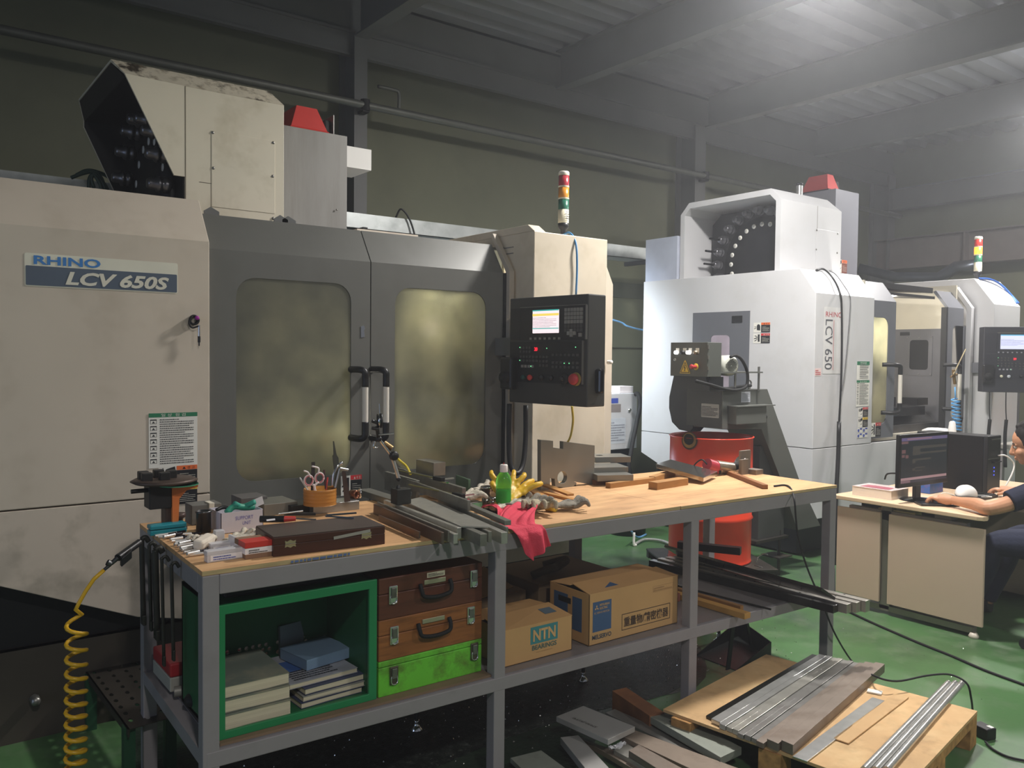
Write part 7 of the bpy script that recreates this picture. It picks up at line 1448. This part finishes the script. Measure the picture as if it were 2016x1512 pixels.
for s_ in (-1,1): 
    c=hp(-.005,s_*.074,-.01); ell(c,.018,.008,.031); ell(c+up*.018-fd*.004,.016,.010,.012)
neck=V((5.53,2.02,.965))
limb(b,[hp(-.02,0,-.06),hp(-.04,0,-.11),neck,neck+V((.01,-.03,-.06))],[.052,.052,.056,.075])
# torso + hips + thighs
limb(b,[neck+V((.01,-.02,-.03)),V((5.55,1.96,.86)),V((5.57,1.89,.70)),V((5.58,1.84,.56)),V((5.58,1.82,.50))],[.07,.145,.140,.150,.140])
SL,SR=V((5.355,1.985,.885)),V((5.745,2.0,.885)); limb(b,[SL,V((5.45,1.985,.92)),V((5.55,1.985,.93)),V((5.65,1.985,.92)),SR],[.062,.066,.07,.066,.062])
EL,WL=V((5.125,2.185,.765)),V((5.235,2.445,.765)); ER,WR=V((5.93,2.15,.78)),V((5.935,2.38,.77))
limb(b,[SL,(SL+EL)/2+V((0,0,-.01)),EL,EL.lerp(WL,.35)+Z_*.006,EL.lerp(WL,.8),WL],[.056,.047,.041,.040,.029,.027]); limb(b,[SR,(SR+ER)/2,ER,ER.lerp(WR,.4),WR],[.056,.047,.041,.038,.027])
for sx in (-1,1):
    hx=5.58+sx*.10; kn=V((5.55+sx*.14,2.27,.50)); ft=V((5.53+sx*.12,2.42,.08))
    limb(b,[V((hx,1.84,.53)),V((hx+sx*.02,2.05,.53)),kn,kn.lerp(ft,.4),ft],[.095,.085,.062,.055,.042]); limb(b,[ft,ft+V((0,.08,-.035)),ft+V((0,.17,-.04))],[.045,.045,.032])
def hand3(b,w,dirn,side,th_side,curl=.35,drop=.02):
    d=dirn.normalized(); s_=side.normalized(); u_=d.cross(s_); 
    if u_.z<0: u_=-u_
    limb(b,[w,w+d*.04,w+d*.085+u_*.004],[.026,.032,.030],12)
    for p_ in (-1.1,-.35,.35,1.05): b.sphere(w+d*.083+s_*p_*.024+u_*.006,.0125)
    for k_,(o_,L) in enumerate(((-1.15,.062),(-.4,.078),(.38,.073),(1.1,.056))):
        r0=w+d*.082+s_*o_*.0235; b.tube([r0,r0+d*L*.45+u_*.012,r0+d*L*.8-u_*.002+s_*o_*.003,r0+d*L*(1-.15*curl)-u_*drop+s_*o_*.004],0,n=10,rs=[.0105,.0098,.009,.0078],sub=4); b.sphere(r0+d*L*(1-.15*curl)-u_*drop+s_*o_*.004,.008,n=10,m=6)
    t0=w+d*.025+s_*th_side*.024; b.tube([t0,t0+d*.03+s_*th_side*.022-u_*.008,t0+d*.062+s_*th_side*.026-u_*.016],0,n=10,rs=[.0145,.0125,.0095],sub=4); b.sphere(t0+d*.062+s_*th_side*.026-u_*.016,.0095,n=10,m=6)
hand3(b,WL,V((-.12,1,-.08)),V((1,.1,0)),1,.4,.018); hand3(b,WR,V((-.25,1,-.12)),V((1,.2,0)),-1,.5,.02)
bo=b.build('body',skin,g); 
def remesh(o,vs,it=4,f=.5):
    md=o.modifiers.new('r','REMESH'); md.mode='VOXEL'; md.voxel_size=vs; md.use_smooth_shade=True; sm=o.modifiers.new('s','SMOOTH'); sm.iterations=it; sm.factor=f
remesh(bo,.0036,3,.5)
# eyes, brows
for s_ in (-1,1):
    MB().sphere(hp(.069,s_*.030,.002),.0115).build('eye',mat('eye_white','#e8e2da',.3),g); MB().sphere(hp(.0775,s_*.031,.0005),.0050).build('iris',mat('iris_dark','#1c120c',.2),g)
    MB().tube([hp(.082,s_*.016,.021),hp(.080,s_*.03,.025),hp(.070,s_*.046,.021)],.0028,n=6).build('eyebrow',mat('hair_black','#15110f',.6,0,.2),g)
# hair
rr=random.Random(8); b=MB(); 
ell(hp(-.030,0,.048),.098,.086,.090)
for s_ in (-1,1): ell(hp(.008,s_*.072,.012),.020,.012,.036)
for i in range(150):
    a=rr.uniform(0,6.28); th=rr.uniform(0,1.75)
    if math.cos(a)*math.sin(th)>.35 and th>.8: continue
    c=hp(-.026+.092*math.sin(th)*math.cos(a),.083*math.sin(th)*math.sin(a),.045+.09*math.cos(th)); b.sphere(c,rr.uniform(.010,.019),n=7,m=5)
ho=b.build('hair',mat('hair_black',''),g,label='short tousled black hair'); remesh(ho,.006,2,.4)
# shirt
nv=mat('navy_shirt','#1e2236',.85,0,.1,20,bump=.15); b=MB()
limb(b,[neck+V((.008,-.02,-.025)),V((5.55,1.96,.86)),V((5.57,1.89,.70)),V((5.58,1.84,.56)),V((5.58,1.83,.50))],[.078,.158,.155,.163,.155],20)
limb(b,[SL,V((5.45,1.985,.92)),V((5.55,1.985,.93)),V((5.65,1.985,.92)),SR],[.076,.079,.082,.079,.076])
limb(b,[SL,SL.lerp(EL,.30),SL.lerp(EL,.66)],[.074,.068,.064]); limb(b,[SR,SR.lerp(ER,.3),SR.lerp(ER,.62)],[.074,.068,.064])
so=b.build('shirt',nv,g,label='navy short-sleeved shirt'); remesh(so,.007,3,.5)
b=MB()
for sx in (-1,1):
    hx=5.58+sx*.10; kn=V((5.55+sx*.14,2.27,.50)); ft=V((5.53+sx*.12,2.42,.10))
    limb(b,[V((hx,1.83,.53)),V((hx+sx*.02,2.05,.53)),kn,kn.lerp(ft,.4),ft],[.112,.100,.078,.070,.062])
limb(b,[V((5.46,1.83,.52)),V((5.58,1.81,.52)),V((5.70,1.83,.52))],[.12,.13,.12])
to=b.build('trousers',mat('navy_trousers','#23283c',.85,0,.12,14,bump=.15),g); remesh(to,.008,3,.5)
for sx in (-1,1):
    b=MB(); ft=V((5.53+sx*.12,2.42,.055)); limb(b,[ft+V((0,-.03,.01)),ft+V((0,.08,-.008)),ft+V((0,.17,-.012))],[.052,.050,.036]); so=b.build('shoe',mat('shoe_dark','#26231f',.5),g); remesh(so,.006,3,.4)
# cluttered work table behind the person (by the right machine)
g=thing('work_table',(9.0,3.3,0),'grey work table behind the seated person, at the right edge','table'); MB().box((8.35,3.05,.80),(9.9,3.55,.84)).build('table_top',mat('table_grey','#9a978f',.5,.1,.08),g,bev=.003)
for x,y in ((8.40,3.10),(9.85,3.10),(8.40,3.50),(9.85,3.50)): MB().box((x-.025,y-.025,0),(x+.025,y+.025,.80)).build('leg',bgr,g)
MB().bbox((8.55,3.12,.841),(9.0,3.42,.93),.003).build('wooden_box',mat('orange_wood','#a9683a',.5,0,.15,5),None,label='low orange-brown wooden box on the grey table behind the seated person',cat='box')
MB().tube([(8.52,3.15,.94),(8.6,3.2,.955),(8.68,3.18,.95),(8.75,3.22,.945)],.02).build('white_gloves',gw,None,label='white gloves lying on the orange-brown box behind the seated person',cat='gloves')
MB().rod(P(1996,814,Y=2.9),P(2006,832,Y=2.9),.012).rod(P(2000,830,Y=2.9),P(2012,826,Y=2.9),.014).build('hose_coupling',chrome,None,label='shiny metal hose coupling just above the seated person',cat='coupling') if 0 else None

p=P(1845,846,Y=3.45); q=P(1800,846,Y=3.3)
MB().lathe([(.12,-.03),(.115,.0),(.075,.018),(0,.024)],(p.x,3.45,p.z-.006),n=28).build('white_helmet',white,None,label='white rounded helmet top just showing above the monitor',cat='helmet')
MB().box((p.x-.09,3.36,0),(p.x+.09,3.54,p.z-.036)).build('dark_stand',mat('stool_dark','#3a3a3c',.5),None,label='dark stand hidden behind the monitor carrying the white helmet',cat='stand')
# thin oil mist hanging in the shop air
m=bpy.data.materials.new('oil_mist'); m.use_nodes=True; nt=m.node_tree; nt.nodes.clear(); o_=nt.nodes.new('ShaderNodeOutputMaterial'); v=nt.nodes.new('ShaderNodeVolumeScatter'); v.inputs['Color'].default_value=(.93,.95,1,1); v.inputs['Density'].default_value=.012; v.inputs['Anisotropy'].default_value=.55; nt.links.new(v.outputs[0],o_.inputs['Volume'])
MB().box((-7.4,-6.4,-.3),(12.5,7.2,5.0)).build('shop_haze',m,None,label='thin haze of oil mist filling the shop air, glowing near the lamps',cat='haze',kind='stuff')
bpy.context.view_layer.update()
for o in list(S.objects):
    if '_w' in o: del o['_w']
